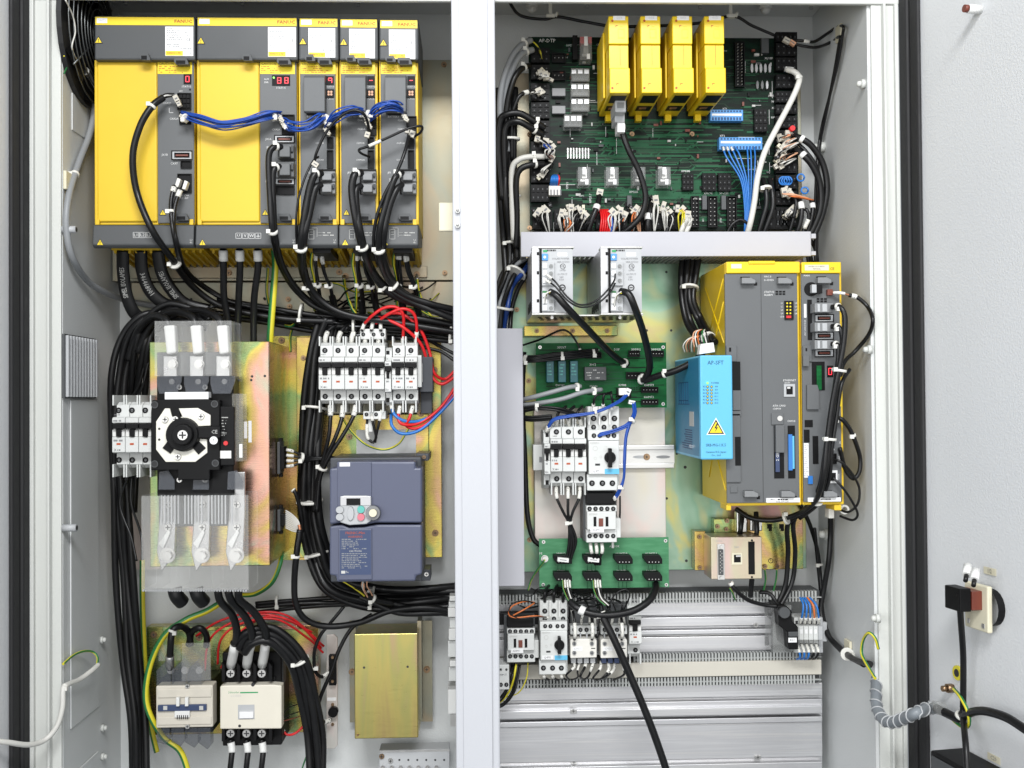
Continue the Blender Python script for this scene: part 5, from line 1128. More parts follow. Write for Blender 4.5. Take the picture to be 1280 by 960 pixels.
text(cn, 955, 345.8, HN + .0005, 'MAC B', 2.2, align='LEFT'); text(cn, 955, 350.2, HN + .0005, 'D-SEVEN', 2.2, align='LEFT'); text(cn, 955, 365.2, HN + .0005, 'STATUS', 2.6, align='LEFT'); text(cn, 955, 368.8, HN + .0005, 'ALARM', 2.4, align='LEFT'); text(cn, 1004.5, 344.6, HN + .0005, 'MAIN', 2.2, align='LEFT')
for i in range(3):
    for j in range(2): MB('black').box(969.5 + 4.4 * i, 363.5 + 3.0 * j, 972.8 + 4.4 * i, 365.6 + 3.0 * j, HN, HN + .0006).build('status_light', cn); MB('black').box(1021 + 4.6 * i, 372.6 + 3 * j, 1024.4 + 4.6 * i, 374.8 + 3 * j, HN, HN + .0006).build('status_light', cn)
lb = MB('black').box(981, 376, 992, 399.5, HN, HN + .003).build('indicator_block', cn)
for i in range(4):
    for j in range(2): MB('gold').cyl(984 + 4 * j, 379 + 4.2 * i, 1.1, HN + .003, HN + .004, 8).build('indicator', lb)
MB('red').box(983, 394.5, 989, 397.5, HN + .003, HN + .004).build('indicator', lb)
for i in range(4): text(cn, 977.5, 379 + i * 4.3, HN + .0005, 'L%d' % (i + 1), 2.0); text(cn, 995, 379 + i * 4.3, HN + .0005, 'L%d' % (i + 5), 2.0)
text(cn, 977.5, 396, HN + .0005, 'CD8', 2.0)
text(cn, 987, 475.5, HN + .0005, 'ETHERNET', 2.4); text(cn, 984, 478.6, HN + .0005, 'CD38T', 1.8)
b = MB('lgrey').box(980, 480, 994, 496, HN, HN + .002); b.use('black').box(983, 483, 991, 493, HN + .002, HN + .0024).use('nickel').box(984, 483.5, 988, 486, HN + .0024, HN + .0027).build('network_port', cn, .0004)
text(cn, 966, 507.3, HN + .0005, 'ATA CARD', 2.4, align='LEFT'); text(cn, 966, 511, HN + .0005, 'CNM1B', 2.2, align='LEFT'); text(cn, 984, 526.5, HN + .0005, 'CNM1B', 2.2, align='LEFT')
MB('grey').box(964.5, 516.5, 979.5, 531, HN, HN + .003).build('card_latch', cn, .0008); MB('nickel').cyl(975, 523, 3.4, HN + .003, HN + .0045, 14).build('latch_screw', cn)
sl = MB('black').box(967.5, 532, 980, 598, HN, HN + .0008).build('card_slot', cn); MB('navy').box(969.5, 545, 974.5, 590, HN + .0008, HN + .004).build('memory_card', sl); text(sl, 972, 571, HN + .0045, '2 GB', 3.6, 'printwhite', rot=1.57); MB('grey').box(970, 531.5, 981, 566, HN, HN + .010).build('card_lever', cn, .001)
sl = MB('black').box(985, 532, 994, 598, HN, HN + .0008).build('card_slot', cn); MB('blue2').box(985.8, 543, 990.5, 588, HN + .0008, HN + .005).use('sky').box(990.6, 545, 993, 586, HN + .0008, HN + .004).build('memory_card', sl)
for (x0, y0, x1, y1) in ((908, 432, 921, 452), (908, 513.5, 927, 520), (908, 517, 926, 603)): MB('grey').box(x0, y0, x1, y1, HN, HN + .004).build('hinge_cover', cn, .0008)
for (x0, y0, x1, y1) in ((916, 452, 925.5, 488), (919, 546, 926, 582), (911.5, 434.5, 914, 439.5)): MB('black').box(x0, y0, x1, y1, HN + .0041, HN + .0048).build('slot', cn)
MB('grey').box(916, 488, 926, 513, HN, HN + .006).build('hinge_block', cn, .0008); MB('grey').box(913, 608, 922, 616, HN, HN + .002).build('label_recess', cn, .0006)
l1 = pbox('barcode_label', cn, 'paper', 958, 622.5, 1000, 628, HN + .0001, HN + .0035); print_lines(l1, 960, 623.5, 998, 625.4, HN + .0038, 1, 'printdark', 44, .8); text(l1, 978, 627, HN + .0038, 'A05B-2504-C200', 1.6, 'printdark')
l1 = pbox('barcode_label', cn, 'paper', 1010, 622, 1051, 627, HN + .0001, HN + .0035); print_lines(l1, 1026, 623, 1049, 625, HN + .0038, 1, 'printdark', 45, .8)
# connector column of the right unit
MB('black').cyl(1014, 361.5, 9, HN, HN + .0008, 24).build('battery_recess', cn); MB('lgrey').box(1015, 355.5, 1021, 366, HN + .0008, HN + .012).build('battery_clip', cn, .001); MB('black').box(1021, 356, 1028, 366.5, HN, HN + .010).build('battery_plug', cn)
MB('brown').box(1034.5, 361.5, 1041, 369, HN, HN + .008).build('power_socket', cn, .0006)
for y in (379, 403, 425): 
    p = MB('mgrey').box(1018.5, y, 1042, y + 11.5, HN, HN + .024).build('plug', cn, .001); MB('lgrey').box(1022, y + 1, 1025, y + 10.5, HN + .024, HN + .0255).box(1028, y + 1, 1034, y + 10.5, HN + .024, HN + .0255).build('plug_ridge', p)
for y in (393, 415, 436.5): dconn(cn, 1020, y + 1, 1041, y + 8.5, HN)
MB('black').box(1009.5, 374.5, 1015, 425, HN, HN + .001).build('card_slot', cn); MB('paper').box(1005, 380, 1008, 397, HN, HN + .0006).build('sticker', cn); text(cn, 1006.3, 410, HN + .0006, 'CNC LANGUAGE', 1.8, rot=1.57)
MB('black').box(1015, 452, 1031, 488, HN, HN + .001).use('pcbgreen').box(1021, 457, 1027, 487, HN + .001, HN + .003).build('open_slot', cn)
seven_seg(cn, 1034, 457, 1041.5, 471.5, HN, '0'); MB('grey').box(1004, 432, 1015, 452, HN, HN + .004).build('hinge_cover', cn, .0008); MB('grey').box(1004, 444, 1012, 458, HN + .004, HN + .010).build('hinge_block', cn, .0008); MB('black').box(1007, 435, 1009, 439, HN + .004, HN + .0044).build('slot', cn)
MB('grey').prism([(1009, 481), (1022, 481), (1024, 488), (1024, 512), (1009, 512)], HN, HN + .006).build('lower_hinge', cn, .0008)
MB('gold').box(1044, 490, 1052, 508, HN, HN + .0006).build('warning_label', cn); pbox('white_strip', cn, 'paper', 1005, 554, 1011, 597, HN, HN + .0006); print_lines(cn, 1005.5, 556, 1010.5, 596, HN + .0009, 16, 'printgrey', 46, .3); MB('blue2').box(1010.5, 595, 1016, 605, HN, HN + .003).build('blue_tab', cn)
for (x0, y0, x1, y1) in ((1006, 525, 1016, 534), (1005, 537, 1012, 553), (1034, 523, 1045, 536), (1016, 545, 1023, 580)): MB('black').box(x0, y0, x1, y1, HN, HN + .0008).build('socket', cn)
MB('blue2').cyl(1040, 552.5, 3.8, HN, HN + .003, 16).build('rotary_switch', cn); MB('paper').cyl(1041, 561.5, 2, HN, HN + .001, 10).build('button', cn); socket(cn, 1034, 567, 1046, 580, HN)
b = MB('paper').box(1034.5, 588, 1047, 604, HN, HN + .002); b.use('black').box(1037, 591, 1045, 601, HN + .002, HN + .0024).build('network_port', cn, .0004)
for s, x, y in (('JA2', 1050, 553), ('JD36A', 1049, 573), ('CD38A', 1048.5, 596)): text(cn, x, y, HN + .0005, s, 1.8, rot=1.57)
MB('yellow').prism([(876, 572), (908, 572), (908, 640), (904, 640), (900, 628), (893, 622), (876, 622)], .09, HN - .01).build('lower_skirt', cn, .001) if False else None
# ribs pressed into its left flank
xq = P(907.5, 480, HN - .005).x
for (ha, ya, hb_, yb) in ((.24, 352, .10, 430), (.24, 430, .10, 352), (.24, 380, .12, 460), (.12, 420, .24, 540), (.24, 470, .12, 600), (.10, 520, .24, 610)):
    q0, q1 = Vector((xq - .0003, -ha, P(907, ya, .2).z)), Vector((xq - .0003, -hb_, P(907, yb, .2).z)); MB('yellow2').tube([q0, q1], .0012, 5).build('pressed_rib', cn)
a = P(908, 631, HN - .005)
for x0_, x1_ in ((908, 914), (1043, 1052)): 
    p0, p1 = P(x0_, 631, HN - .006), P(x1_, 638, HN - .006); MB('yellow').wbox((p0.x, -HN + .006, p1.z), (p1.x, -HN + .05, p0.z)).build('mounting_foot', cn, .001)
# ================================================================ sky blue safety unit
HW = .285
sb = thing('safety_unit', 'sky blue upright unit marked AP-SFT beside the controller', 'safety unit', 896, 575, PH)
MB('sky').box(875.5, 444, 916, 574.5, .07, HW).build('case', sb, .0025)
fx = P(875.5, 480, HW).x
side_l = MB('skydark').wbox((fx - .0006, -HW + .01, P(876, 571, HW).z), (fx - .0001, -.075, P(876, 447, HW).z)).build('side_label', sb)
rnd = random.Random(4)
b = MB('printblue'); bb = MB('sky')
for i in range(9): z = P(876, 540 + i * 3.0, HW).z; b.wbox((fx - .0012, -.22, z), (fx - .0007, -.22 + rnd.uniform(.05, .09), z + .0016))
for (ya, za, yb, zb2) in ((.11, 476, .19, 477), (.11, 500, .19, 501), (.11, 476, .112, 505), (.13, 476, .132, 505), (.15, 476, .152, 505), (.17, 476, .172, 505), (.188, 476, .19, 505), (.10, 505, .20, 506)): b.wbox((fx - .0012, -yb, P(876, zb2, HW).z), (fx - .0007, -ya, P(876, za, HW).z))
b.build('side_print', sb); MB('printlight').wbox((fx - .0011, -.20, P(876, 534, HW).z), (fx - .0007, -.235, P(876, 515, HW).z)).build('side_sticker', sb)
text(sb, 894.5, 453.5, HW + .0005, 'AP-SFT', 5.0, 'printblue', sx=.95)
MB('ledgreen').cyl(884.5, 478.8, 1.5, HW, HW + .0015, 10).build('power_light', sb); text(sb, 889, 478.8, HW + .0005, 'POWER', 2.0, 'printblue', 'LEFT')
for i in range(6):
    for x in (884.5, 889.5): MB('navy').cyl(x, 483.2 + i * 4.1, 1.5, HW, HW + .001, 10).use('gold').cyl(x, 483.2 + i * 4.1, .8, HW + .001, HW + .0014, 8).build('channel_light', sb)
    text(sb, 880.3, 483.2 + i * 4.1, HW + .0005, 'K%d' % (i + 2), 2.0, 'printblue'); text(sb, 895.6, 483.2 + i * 4.1, HW + .0005, 'K%d' % (i + 8), 2.0, 'printblue')
tr = MB('paper').prism([(895, 522), (907, 543.5), (883, 543.5)], HW, HW + .0004).use('printdark').prism([(895, 524.2), (905.2, 542.4), (884.8, 542.4)], HW, HW + .0007).use('gold').prism([(895, 527), (903, 541), (887, 541)], HW, HW + .0010).use('printdark').prism([(896, 529), (893, 535.5), (895.3, 535.3), (893.5, 540.5), (897.6, 534), (895.3, 534.2), (897.5, 530)], HW, HW + .0013).build('warning_triangle', sb)
text(sb, 895, 556.5, HW + .0005, 'SRB-MG-1.K.5', 3.6, 'printblue', sx=.85); text(sb, 895, 565, HW + .0005, 'Canatex KG, Japan', 2.5, 'printblue', sx=.95); text(sb, 895, 569, HW + .0005, 'Co., Ltd', 2.5, 'printblue')
MB('clear').box(862, 556, 880, 560, HW - .05, HW - .047).build('clear_flap', sb); bolt(sb, 877, 567, 2.6, .0705)
# ================================================================ interface bracket with sockets under the controller
ib = thing('interface_box', 'pinkish zinc box with long socket and network port under the controller', 'box', 920, 725, PH); HI = .14
MB('zinc').box(893, 648, 1004, 712, .051, .075).build('back_bracket', ib, .001)
for x in (962, 977): MB('black').prism([(x - 3, 655), (x + 3, 655), (x + 3, 664), (x - 1, 664), (x - 1, 661), (x - 3, 661)], .075, .0755).build('keyhole', ib)
MB('zincpink').box(889, 671, 952.5, 724, .08, HI).build('front_box', ib, .0012); MB('zinc').box(868.5, 664, 882, 713, .051, .08).build('side_flange', ib, .001)
for x, y, hh in ((874.5, 671, .08), (875, 709.5, .08), (897, 658, .075), (909, 651, .075), (908, 661.5, .075)): bolt(ib, x, y, 3.0, hh)
dc = MB('nickel').box(897, 680, 906, 725, HI, HI + .003).build('long_socket', ib, .0006); MB('dgrey').box(898.8, 687, 904.5, 719, HI + .003, HI + .008).build('socket_insert', dc, .0005)
b = MB('printlight'); [b.box(900 + 2 * (i % 2), 689 + i * 2.2, 901 + 2 * (i % 2), 690 + i * 2.2, HI + .008, HI + .0084) for i in range(13)]; b.build('socket_pins', dc, kind='stuff'); [screw(dc, 901.5, y, 1.7, HI + .003, 'nickel', sl=False) for y in (683.5, 722)]
MB('cream').box(914.5, 691, 928, 706, HI, HI + .002).build('port_frame', ib, .0006); MB('black').box(917.5, 693.5, 926, 703, HI + .002, HI + .0024).build('network_port', ib); MB('nickel').box(920, 694, 926, 696, HI + .0024, HI + .003).build('port_contacts', ib)
sl = MB('black').box(935.5, 677, 943.5, 718, HI, HI + .0006).build('cable_slot', ib); text(ib, 921, 684, HI + .0005, 'RJ45', 2.4, 'printlight'); text(ib, 899, 676.5, HI + .0005, 'RS232', 2.2, 'printlight')
for y in (675.5, 721.5): MB('black').cyl(940, y, 1.4, HI, HI + .0005, 8).build('hole', ib)
MB('printdark').ring(963.5, 701, 2.4, 3.2, .075, .0755, 16).box(963.2, 699, 963.8, 702, .075, .0755).build('earth_symbol', ib)
for x in (927, 930, 944, 949): MB('nickel').cyl(x, 652 + (x % 3) * 3, 3.6, .076, .10, 12).build('cable_clamp', ib)
MB('nickel').box(921, 640, 934, 666, .076, .095).box(938, 648, 953, 664, .076, .095).build('clamp_body', ib, .002)
for x in (956.5, 971.5): bolt(ib, x, 708, 3.0, .075)
# ================================================================ lower right: aluminium panels and slotted ducts
def profile(name, label, rows, x0, x1):
    r = thing(name, label, 'panel', (x0 + x1) / 2, rows[-1][1], .02)
    for (y0, y1, h1) in rows: MB('alu').box(x0, y0, x1, y1, .02, h1).build('ridge' if y1 - y0 < 6 else 'panel_band', r, .0008)
    return r
r = profile('extruded_panel', 'ribbed aluminium panel behind the lower contactor row', [(752, 769.5, .060), (769.5, 772.5, .050), (772.5, 784, .064), (784, 788.5, .050), (788.5, 794, .067), (794, 797, .050), (797, 818, .060)], 618, 964)
screw(r, 945, 781.5, 3, .064)
r = profile('extruded_panel', 'large ribbed aluminium panel along the bottom right', [(857, 873, .066), (873, 877.5, .050), (877.5, 886, .062), (886, 895.5, .070), (895.5, 899.5, .050), (899.5, 906, .066), (906, 950, .060), (950, 956.5, .052), (956.5, 975, .066)], 618, 1028)
for x, y, hh in ((717, 889.5, .070), (717.5, 952.5, .052), (947, 885.5, .062), (947.5, 947, .060)): MB('nickel').box(x - 4, y - 2.6, x + 4, y + 2.6, hh, hh + .003).build('nut_clip', r, .0006); screw(r, x, y, 2.4, hh + .003)
def slot_duct(label, x0, x1, y0, y1, h1):
    d = thing('slotted_duct', label, 'duct', (x0 + x1) / 2, y1, .02, 'slotted grey duct strips at the lower right')
    xm = (x0 + x1) / 2; zt, zb2 = P(xm, y0, h1).z, P(xm, y1, h1).z; xa, xb = P(x0, y0, h1).x, P(x1, y0, h1).x; k = S(h1)
    MB('dgrey').wbox((xa, -h1 + .012, zb2 + .001), (xb, -.02, zt - .001)).build('duct_back', d)
    n = int((x1 - x0) / 4.1); a = MB('ductslot').wbox((xa, -h1, zb2), (xa + 2.3 * k, -h1 + .012, zt)).build('duct_finger', d)
    for i in range(1, n):
        c = a.copy(); col.objects.link(c); c.parent = d; c.location = Vector((i * 4.1 * k, 0, 0))
    MB('ductslot').wbox((xa, -h1 + .001, zb2 + 4.2 * k), (xb, -h1 + .011, zb2 + 5.4 * k)).build('duct_rib', d)
    return d
slot_duct('topmost slotted duct strip under the pale green board', 620, 1027, 741.5, 754.5, .085)
slot_duct('middle slotted duct strip above the beige duct cover', 792, 1027, 816.5, 828, .085)
slot_duct('lowest slotted duct strip below the beige duct cover', 638, 1027, 847, 858, .085)
c = thing('duct_cover', 'plain beige duct cover between the two lower slotted strips', 'cover', 830, 847, .02); MB('cream_duct').box(618, 828.3, 1027, 846.7, .02, .088).build('cover_strip', c, .001)
# ================================================================ lower device row
HR = .15
k1 = mini_contactor('white contactor half hidden by the post in the lower device row', 632, 769, .92, .09, HR, group='lower row of motor devices')
t = thing('relay_block', 'grey relay block with two screws next to the post, lower row', 'relay', 630, 862, .09)
MB('breaker').box(618, 831, 636.5, 862, .09, .14).build('block_body', t, .001); text(t, 629, 843.5, .1405, 'INPUT', 2.2, 'printgrey')
for x in (626, 633): hole_screw(t, x, 856, 2.6, .14); hole_screw(t, x, 862 - 25, 1.4, .14)
s2 = starter('motor starter with rotary handle in the lower device row', 674, 748, .88, .09, HR + .01, group='lower row of motor devices')
def lc(x0, label, blue):
    c = thing('contactor', label, 'contactor', x0 + 17, 830, .09, 'lower row of motor devices'); h = HR
    MB('dgrey').box(x0, 755, x0 + 33, 830, .09, h - .035).build('base', c, .001)
    MB('breaker').box(x0, 782, x0 + 33, 793, h - .035, h - .012).build('terminal_deck', c, .001)
    for i in range(4): hole_screw(c, x0 + 5 + i * 7.6, 787.3, 2.7, h - .012)
    for i in range(4): MB('lgrey').box(x0 + 4 + i * 8, 792, x0 + 5.5 + i * 8, 802, h - .03, h - .004).build('barrier', c, .0004)
    MB('contactor2').prism([(x0, 800), (x0 + 3, 798.5), (x0 + 31, 798.5), (x0 + 33, 800), (x0 + 33, 822), (x0, 823)], h - .035, h + .002).build('front_block', c, .0015)
    for x in (x0 + 5, x0 + 27):
        for y in (805, 816.5): screw(c, x, y, 2.6, h + .002, 'mgrey')
    MB('paper').box(x0 + 3, 808.4, x0 + 15, 813.4, h + .002, h + .0026).build('name_label', c); text(c, x0 + 9, 811, h + .0029, 'KM01', 2.6, 'printlight'); MB('printdark').box(x0 + 26, 810, x0 + 31, 811, h + .002, h + .0026).build('mark', c)
    for i in range(4): MB('navy' if blue else 'lgrey').box(x0 + 1 + i * 8, 823, x0 + 7 + i * 8, 829, h - .035, h - .012).build('lower_terminal', c, .0006)
    return c
lc(713, 'cream fronted contactor right of the lower motor starter', False); lc(751, 'cream fronted contactor beside the single breaker in the lower row', True)
mcb('single pole breaker at the right end of the lower device row', 786, 16, 1, 747, .875, .09, HR - .01, group='lower row of motor devices')
MB('black').box(620, 766, 674, 781, .087, .105).build('black_strip', None, .001, 'black strip above the lower contactor beside the post', 'strip')  # flat black strip just above the lower contactor
# ================================================================ terminal group at the right end
tg = thing('terminal_group', 'cluster of small grey terminals with blue wires at the panel end', 'terminal', 1005, 820, .05); h = .12
for i in range(6):
    x = 993 + i * 6.0
    b = MB('breaker' if i < 5 else 'lgrey').box(x, 772, x + 5.6, 816, .06, h - .02).box(x, 783, x + 5.6, 800, h - .02, h); b.build('terminal', tg, .0008)
    if i < 5: MB('printdark').box(x + 1.2, 776, x + 4.4, 780.5, h - .02, h - .0195).build('wire_hole', tg); MB('printdark').box(x + 1.2, 804, x + 4.4, 808, h - .02, h - .0195).build('wire_hole', tg); MB('paper').box(x + 1.2, 787, x + 4.4, 792, h, h + .0005).build('marker', tg)
MB('lgrey').box(1028.5, 778, 1034, 802, .05, .10).build('end_clamp', tg, .001)
MB('clearrelay').box(966, 757, 990, 816, .06, .115).build('clear_holder', tg, .001)
fb = thing('relay_socket', 'black plug in relay on the panel left of the terminal cluster', 'relay', 985, 815, .06)
MB('black').prism([(972, 757), (983, 757), (990, 764), (990, 776), (998, 784), (998, 812), (986, 812), (984, 790), (974, 782)], .065, .14).build('socket_body', fb, .0015); MB('dgrey').cyl(981, 766, 7, .14, .15, 12).build('plug_boss', fb); pbox('name_label', fb, 'paper', 985.5, 797, 996, 803, .14, .1405); text(fb, 990.5, 800.2, .141, 'K21', 2.6, 'printgrey')
MB('dgrey').box(986, 790, 998, 796, .14, .145).build('lever', fb, .001)
# ================================================================ things on the open right door
def dbox(b, u0, z0, u1, z1, n0, n1): b.wbox((u0, n0, z0), (u1, n1, z1)); return b
def dmb(m): b = MB(m); b.xf = dxf; return b
u, z = dpt(1236, 757, 0)
es = thing('push_button_block', 'cream contact base with black and brown blocks on the right door', 'switch', 1226, 785, .3)
es.location = dxf(Vector((u, 0, z))); ORG[es.name] = Vector(es.location); q = .030
dbox(dmb('cream'), u - .028, z - .034, u + .026, z + .032, .012, .020).build('base_plate', es, .002)
b = dmb('black'); vs = [Vector((u + .012 + .026 * math.cos(6.28318 * i / 20), n_, z + .026 * math.sin(6.28318 * i / 20))) for n_ in (.0005, .0118) for i in range(20)]; b.add(vs, [(i, (i + 1) % 20, 20 + (i + 1) % 20, 20 + i) for i in range(20)]); b.build('collar', es)
dbox(dmb('brown'), u - .022, z - .003, u + .014, z + .024, .020, .036).build('contact_block', es, .001)
dbox(dmb('black'), u - .025, z - .005, u + .012, z + .028, .036, .054).build('contact_block', es, .0015)
dbox(dmb('orange'), u - .0226, z + .002, u - .0221, z + .010, .024, .033).build('mark', es)
for du_, dz in ((-.018, -.024), (.016, -.025)): b = dmb('nickel'); dbox(b, u + du_ - .0035, z + dz - .0035, u + du_ + .0035, z + dz + .0035, .020, .0212).build('fixing_screw', es, .001)
# threaded stud on the door
u, z = dpt(1226, 12, 0); b = dmb('white'); 
cst = dxf(Vector((u, 0, z))); nrm = (dxf(Vector((u, .03, z))) - cst)
MB('white').tube([cst, cst + nrm * .7], .0065, 12, ref=(0, 0, 1)).use('brown').tube([cst + nrm * .7, cst + nrm * .9], .0055, 10, ref=(0, 0, 1)).build('threaded_stud', None, 0, 'rusty tipped stud on the right door near its top', 'stud')
for px, py, s, lab in ((1238, 714, '1/2', 'small cream number label above the button block'), (1243, 948, 'C20', 'small cream label low on the right door')):
    u, z = dpt(px, py, 0); o = dbox(dmb('cream'), u - .014, z - .005, u + .014, z + .005, .0006, .0012); o = o.build('label_plate', None, 0, lab + ' on the right door' if '1/2' in s else lab, 'label'); text(o, px, py, .3, s, 4.5, 'printgrey', xf=lambda x, y, u=u, z=z: dxf(Vector((u + x, .0016, z + y))))
# black monitor housing low on the door
u, z = dpt(1195, 962, 0); bx = thing('equipment_box', 'black box fixed low on the right door', 'box', 1200, 960, .3); bx.location = dxf(Vector((u, 0, z))); ORG[bx.name] = Vector(bx.location)
ztop = dpt(1204, 934, 0)[1]; u0 = dpt(1204, 934, 0)[0]; dbox(dmb('black'), u0, BOT + .02, u0 + .30, ztop, .0006, .055).build('box_shell', bx, .003); dbox(dmb('dgrey'), u0 + .006, BOT + .03, u0 + .29, ztop - .006, .055, .057).build('box_lid', bx, .001)
# earth stud
u, z = dpt(1191, 860, 0); c0 = dxf(Vector((u, 0, z))); MB('brass').tube([c0, c0 + nrm * .35], .007, 6, ref=(0, 0, 1)).tube([c0 + nrm * .35, c0 + nrm * .6], .0045, 10, ref=(0, 0, 1)).build('earth_stud', None, 0, 'brown earth stud on the right door above the cable loop', 'bolt')
u, z = dpt(1198, 841, 0); c0 = dxf(Vector((u, 0, z))); MB('gyellow').tube([c0, c0 + nrm * .1], .011, 20, ref=(0, 0, 1)).use('printdark').tube([c0 + nrm * .1, c0 + nrm * .12], .006, 14, ref=(0, 0, 1)).build('earth_label', None, 0, 'round yellow earth sticker above the stud on the right door', 'sticker')
# ================================================================ cables
def multi(pts, n, gap, r, m='rubber', h=None, seed=1, dz=.007, wob=.42, sleeves=()):
    """n cables lying side by side along pts, gap px apart, crossing a little in depth"""
    rnd = random.Random(seed); out = []; q = [(p[0], p[1], p[2] if len(p) == 3 else h) for p in pts]
    ms = m if isinstance(m, (list, tuple)) else [m]
    nr = []
    for i in range(len(q)):
        a, b = q[max(i - 1, 0)], q[min(i + 1, len(q) - 1)]; dx, dy = b[0] - a[0], b[1] - a[1]; L = math.hypot(dx, dy) or 1; nr.append((-dy / L, dx / L))
    for k in range(n):
        o = (k - (n - 1) / 2) * gap; w2 = []
        for i, p in enumerate(q):
            e = o + rnd.uniform(-wob, wob) * gap; w2.append((p[0] + nr[i][0] * e, p[1] + nr[i][1] * e, p[2] + rnd.uniform(-1, 1) * dz))
        out.append((w2, r * rnd.uniform(.92, 1.06), ms[k % len(ms)]) + ((sleeves,) if sleeves else ()))
    return out
def cable(name, label, pts, r, m='rubber', h=None, cat='cable', ties=(), sleeves=(), flat=None, group=None):
    o, pa = wire(None, pts, r, m, h, name, ties, sleeves, flat=flat, label=label, cat=cat, group=group); return o
def small_plug(parent, px, py, h, w_=5, hgt=8, m='tie', rot=0.0):
    ca, sa = math.cos(rot), math.sin(rot); f = lambda x, y: (px + x * ca - y * sa, py + x * sa + y * ca)
    b = MB('plugcream' if m in ('cablewhite', 'tie') else m).prism([f(-w_ / 2, -hgt / 2), f(w_ / 2, -hgt / 2), f(w_ / 2, hgt / 2), f(-w_ / 2, hgt / 2)], h, h + .008)
    b.use('printgrey').prism([f(-w_ * .3, -hgt * .1), f(w_ * .3, -hgt * .1), f(w_ * .3, hgt * .1), f(-w_ * .3, hgt * .1)], h + .008, h + .0083)
    return b.build('wire_plug', parent, .0008)
# ---- blue jumpers across the amplifiers
G = 'blue jumper bundles on the amplifiers'
for lab, pts, n, sd in (('sagging blue wire bundle between the two wide amplifiers', [(228, 142, .245), (245, 148, .262), (275, 157, .268), (305, 153, .268), (335, 145, .262), (350, 142, .246)], 10, 1),
                        ('blue wire bundle from wide amplifier to first narrow amplifier', [(354, 150, .246), (366, 158, .262), (385, 157, .268), (398, 148, .262), (407, 144, .246)], 9, 2),
                        ('blue wire bundle between first and second narrow amplifiers', [(408, 158, .246), (418, 146, .262), (432, 139, .27), (446, 137, .266), (457, 141, .246)], 9, 3),
                        ('blue wire bundle arching to the rightmost narrow amplifier', [(460, 150, .246), (472, 138, .264), (486, 132, .27), (498, 134, .266), (506, 141, .246)], 9, 4)):
    b = bundle('wire_bundle', lab, 'wires', fan(pts, n + 5, 5.2, .95, ['blue', 'blue', 'blue3'], sd, .45), [(0, .1, 5.4), (0, .92, 5.4)], G)
    for e in (pts[0], pts[-1]):
        for k in range(3): small_plug(b, e[0] + 1.5 * k - 1, e[1] + 3 + 2.6 * k, .243 + .002 * k, 6, 4, 'tie', .5)
# ---- cables on the amplifier fronts
wv = multi([(218, 119, .25), (206, 120, .256), (196, 128, .262)], 3, 1.6, 1.1, ['rubber', 'cablewhite', 'rubber'], seed=2)
b = bundle('drive_cable', 'thick black cable curving from the leftmost amplifier connector', 'cable', [([(204, 122, .258), (190, 133, .268), (175, 158, .272), (166, 195, .27), (171, 240, .26), (190, 287, .264), (214, 322, .22), (240, 357, .15), (280, 384, .125), (350, 398, .12), (420, 402, .12)], 4.3, 'rubber')] + wv, [(0, .1, 5.2), (0, .62, 8.5)])
small_plug(b, 220, 123, .25, 6, 9, 'tie', -.5); small_plug(b, 223, 129, .25, 5, 7, 'cablewhite', -.4)
b = bundle('drive_cable', 'pair of black leads from the white plugs of the leftmost amplifier', 'cable', [([(218, 232, .25), (214, 250, .256), (214, 270, .262), (218, 298, .262), (226, 328, .2), (245, 352, .135), (290, 378, .115), (360, 392, .11)], 2.6, 'rubber', [(.02, .07)]), ([(226, 236, .25), (219, 256, .258), (217, 280, .262), (222, 306, .256), (232, 336, .18), (256, 358, .13), (300, 381, .11), (365, 393, .105)], 2.6, 'rubber', [(.02, .08)])], [(0, .25, 4.5)])
for i, (pts, s, tx) in enumerate((([(153.5, 313, .16), (154, 340, .15), (158, 368, .14), (167, 390, .13), (180, 400, .12)], 'SIMEL ISOLAMES', 'left'), ([(176, 313, .16), (178, 340, .15), (188, 364, .14), (206, 380, .13), (232, 388, .12)], '346468001', 'middle'), ([(197, 313, .16), (202, 340, .15), (214, 362, .14), (232, 380, .13), (262, 388, .12)], 'SIMEL ISOLAMES', 'right'))):
    o = cable('busbar_cable', 'flat black printed cable under the leftmost amplifier, %s of the three' % tx, pts, 3.4, 'rubber', flat=2.3, group='flat printed cables')
    pa = spline(pp(pts), 10); n = 10
    def xf(x, y, pa=pa):
        L = [0.0]
        for a_, b_ in zip(pa, pa[1:]): L.append(L[-1] + (b_ - a_).length)
        t = min(max(L[-1] * .42 + (x if tx != 'left' else -x) * (1 if tx == 'middle' else -1) * (1 if tx != 'left' else -1) , 0), L[-1] - 1e-4); k = max(i_ for i_ in range(len(L)) if L[i_] <= t); k = min(k, len(pa) - 2)
        f = (t - L[k]) / max(L[k + 1] - L[k], 1e-9); c = pa[k].lerp(pa[k + 1], f); d = (pa[k + 1] - pa[k]).normalized(); up = Vector((0, 1, 0)); up = (up - d * up.dot(d)).normalized(); sd = d.cross(up)
        return c - up * (3.4 * S(.15) + .0008) + sd * y * (1 if tx == 'middle' else -1)
    text(o, 0, 0, .15, s, 6.0, 'printlight', sx=.62 if tx != 'middle' else .8, xf=xf)
for i, x in enumerate((279, 299.5, 322)):
    cable('motor_cable', 'thick black cable with white sleeve under the wide amplifier, %s of three' % ('left', 'middle', 'right')[i], [(x, 311, .19), (x + .5, 335, .18), (x + (1, -1, -4)[i], 370, .16), (x + (6, -2, -5)[i], 402, .145), (x + (8, -2, -5)[i], 428, .14)], 4.3, sleeves=[(.02, .17)], group='sleeved motor cables')
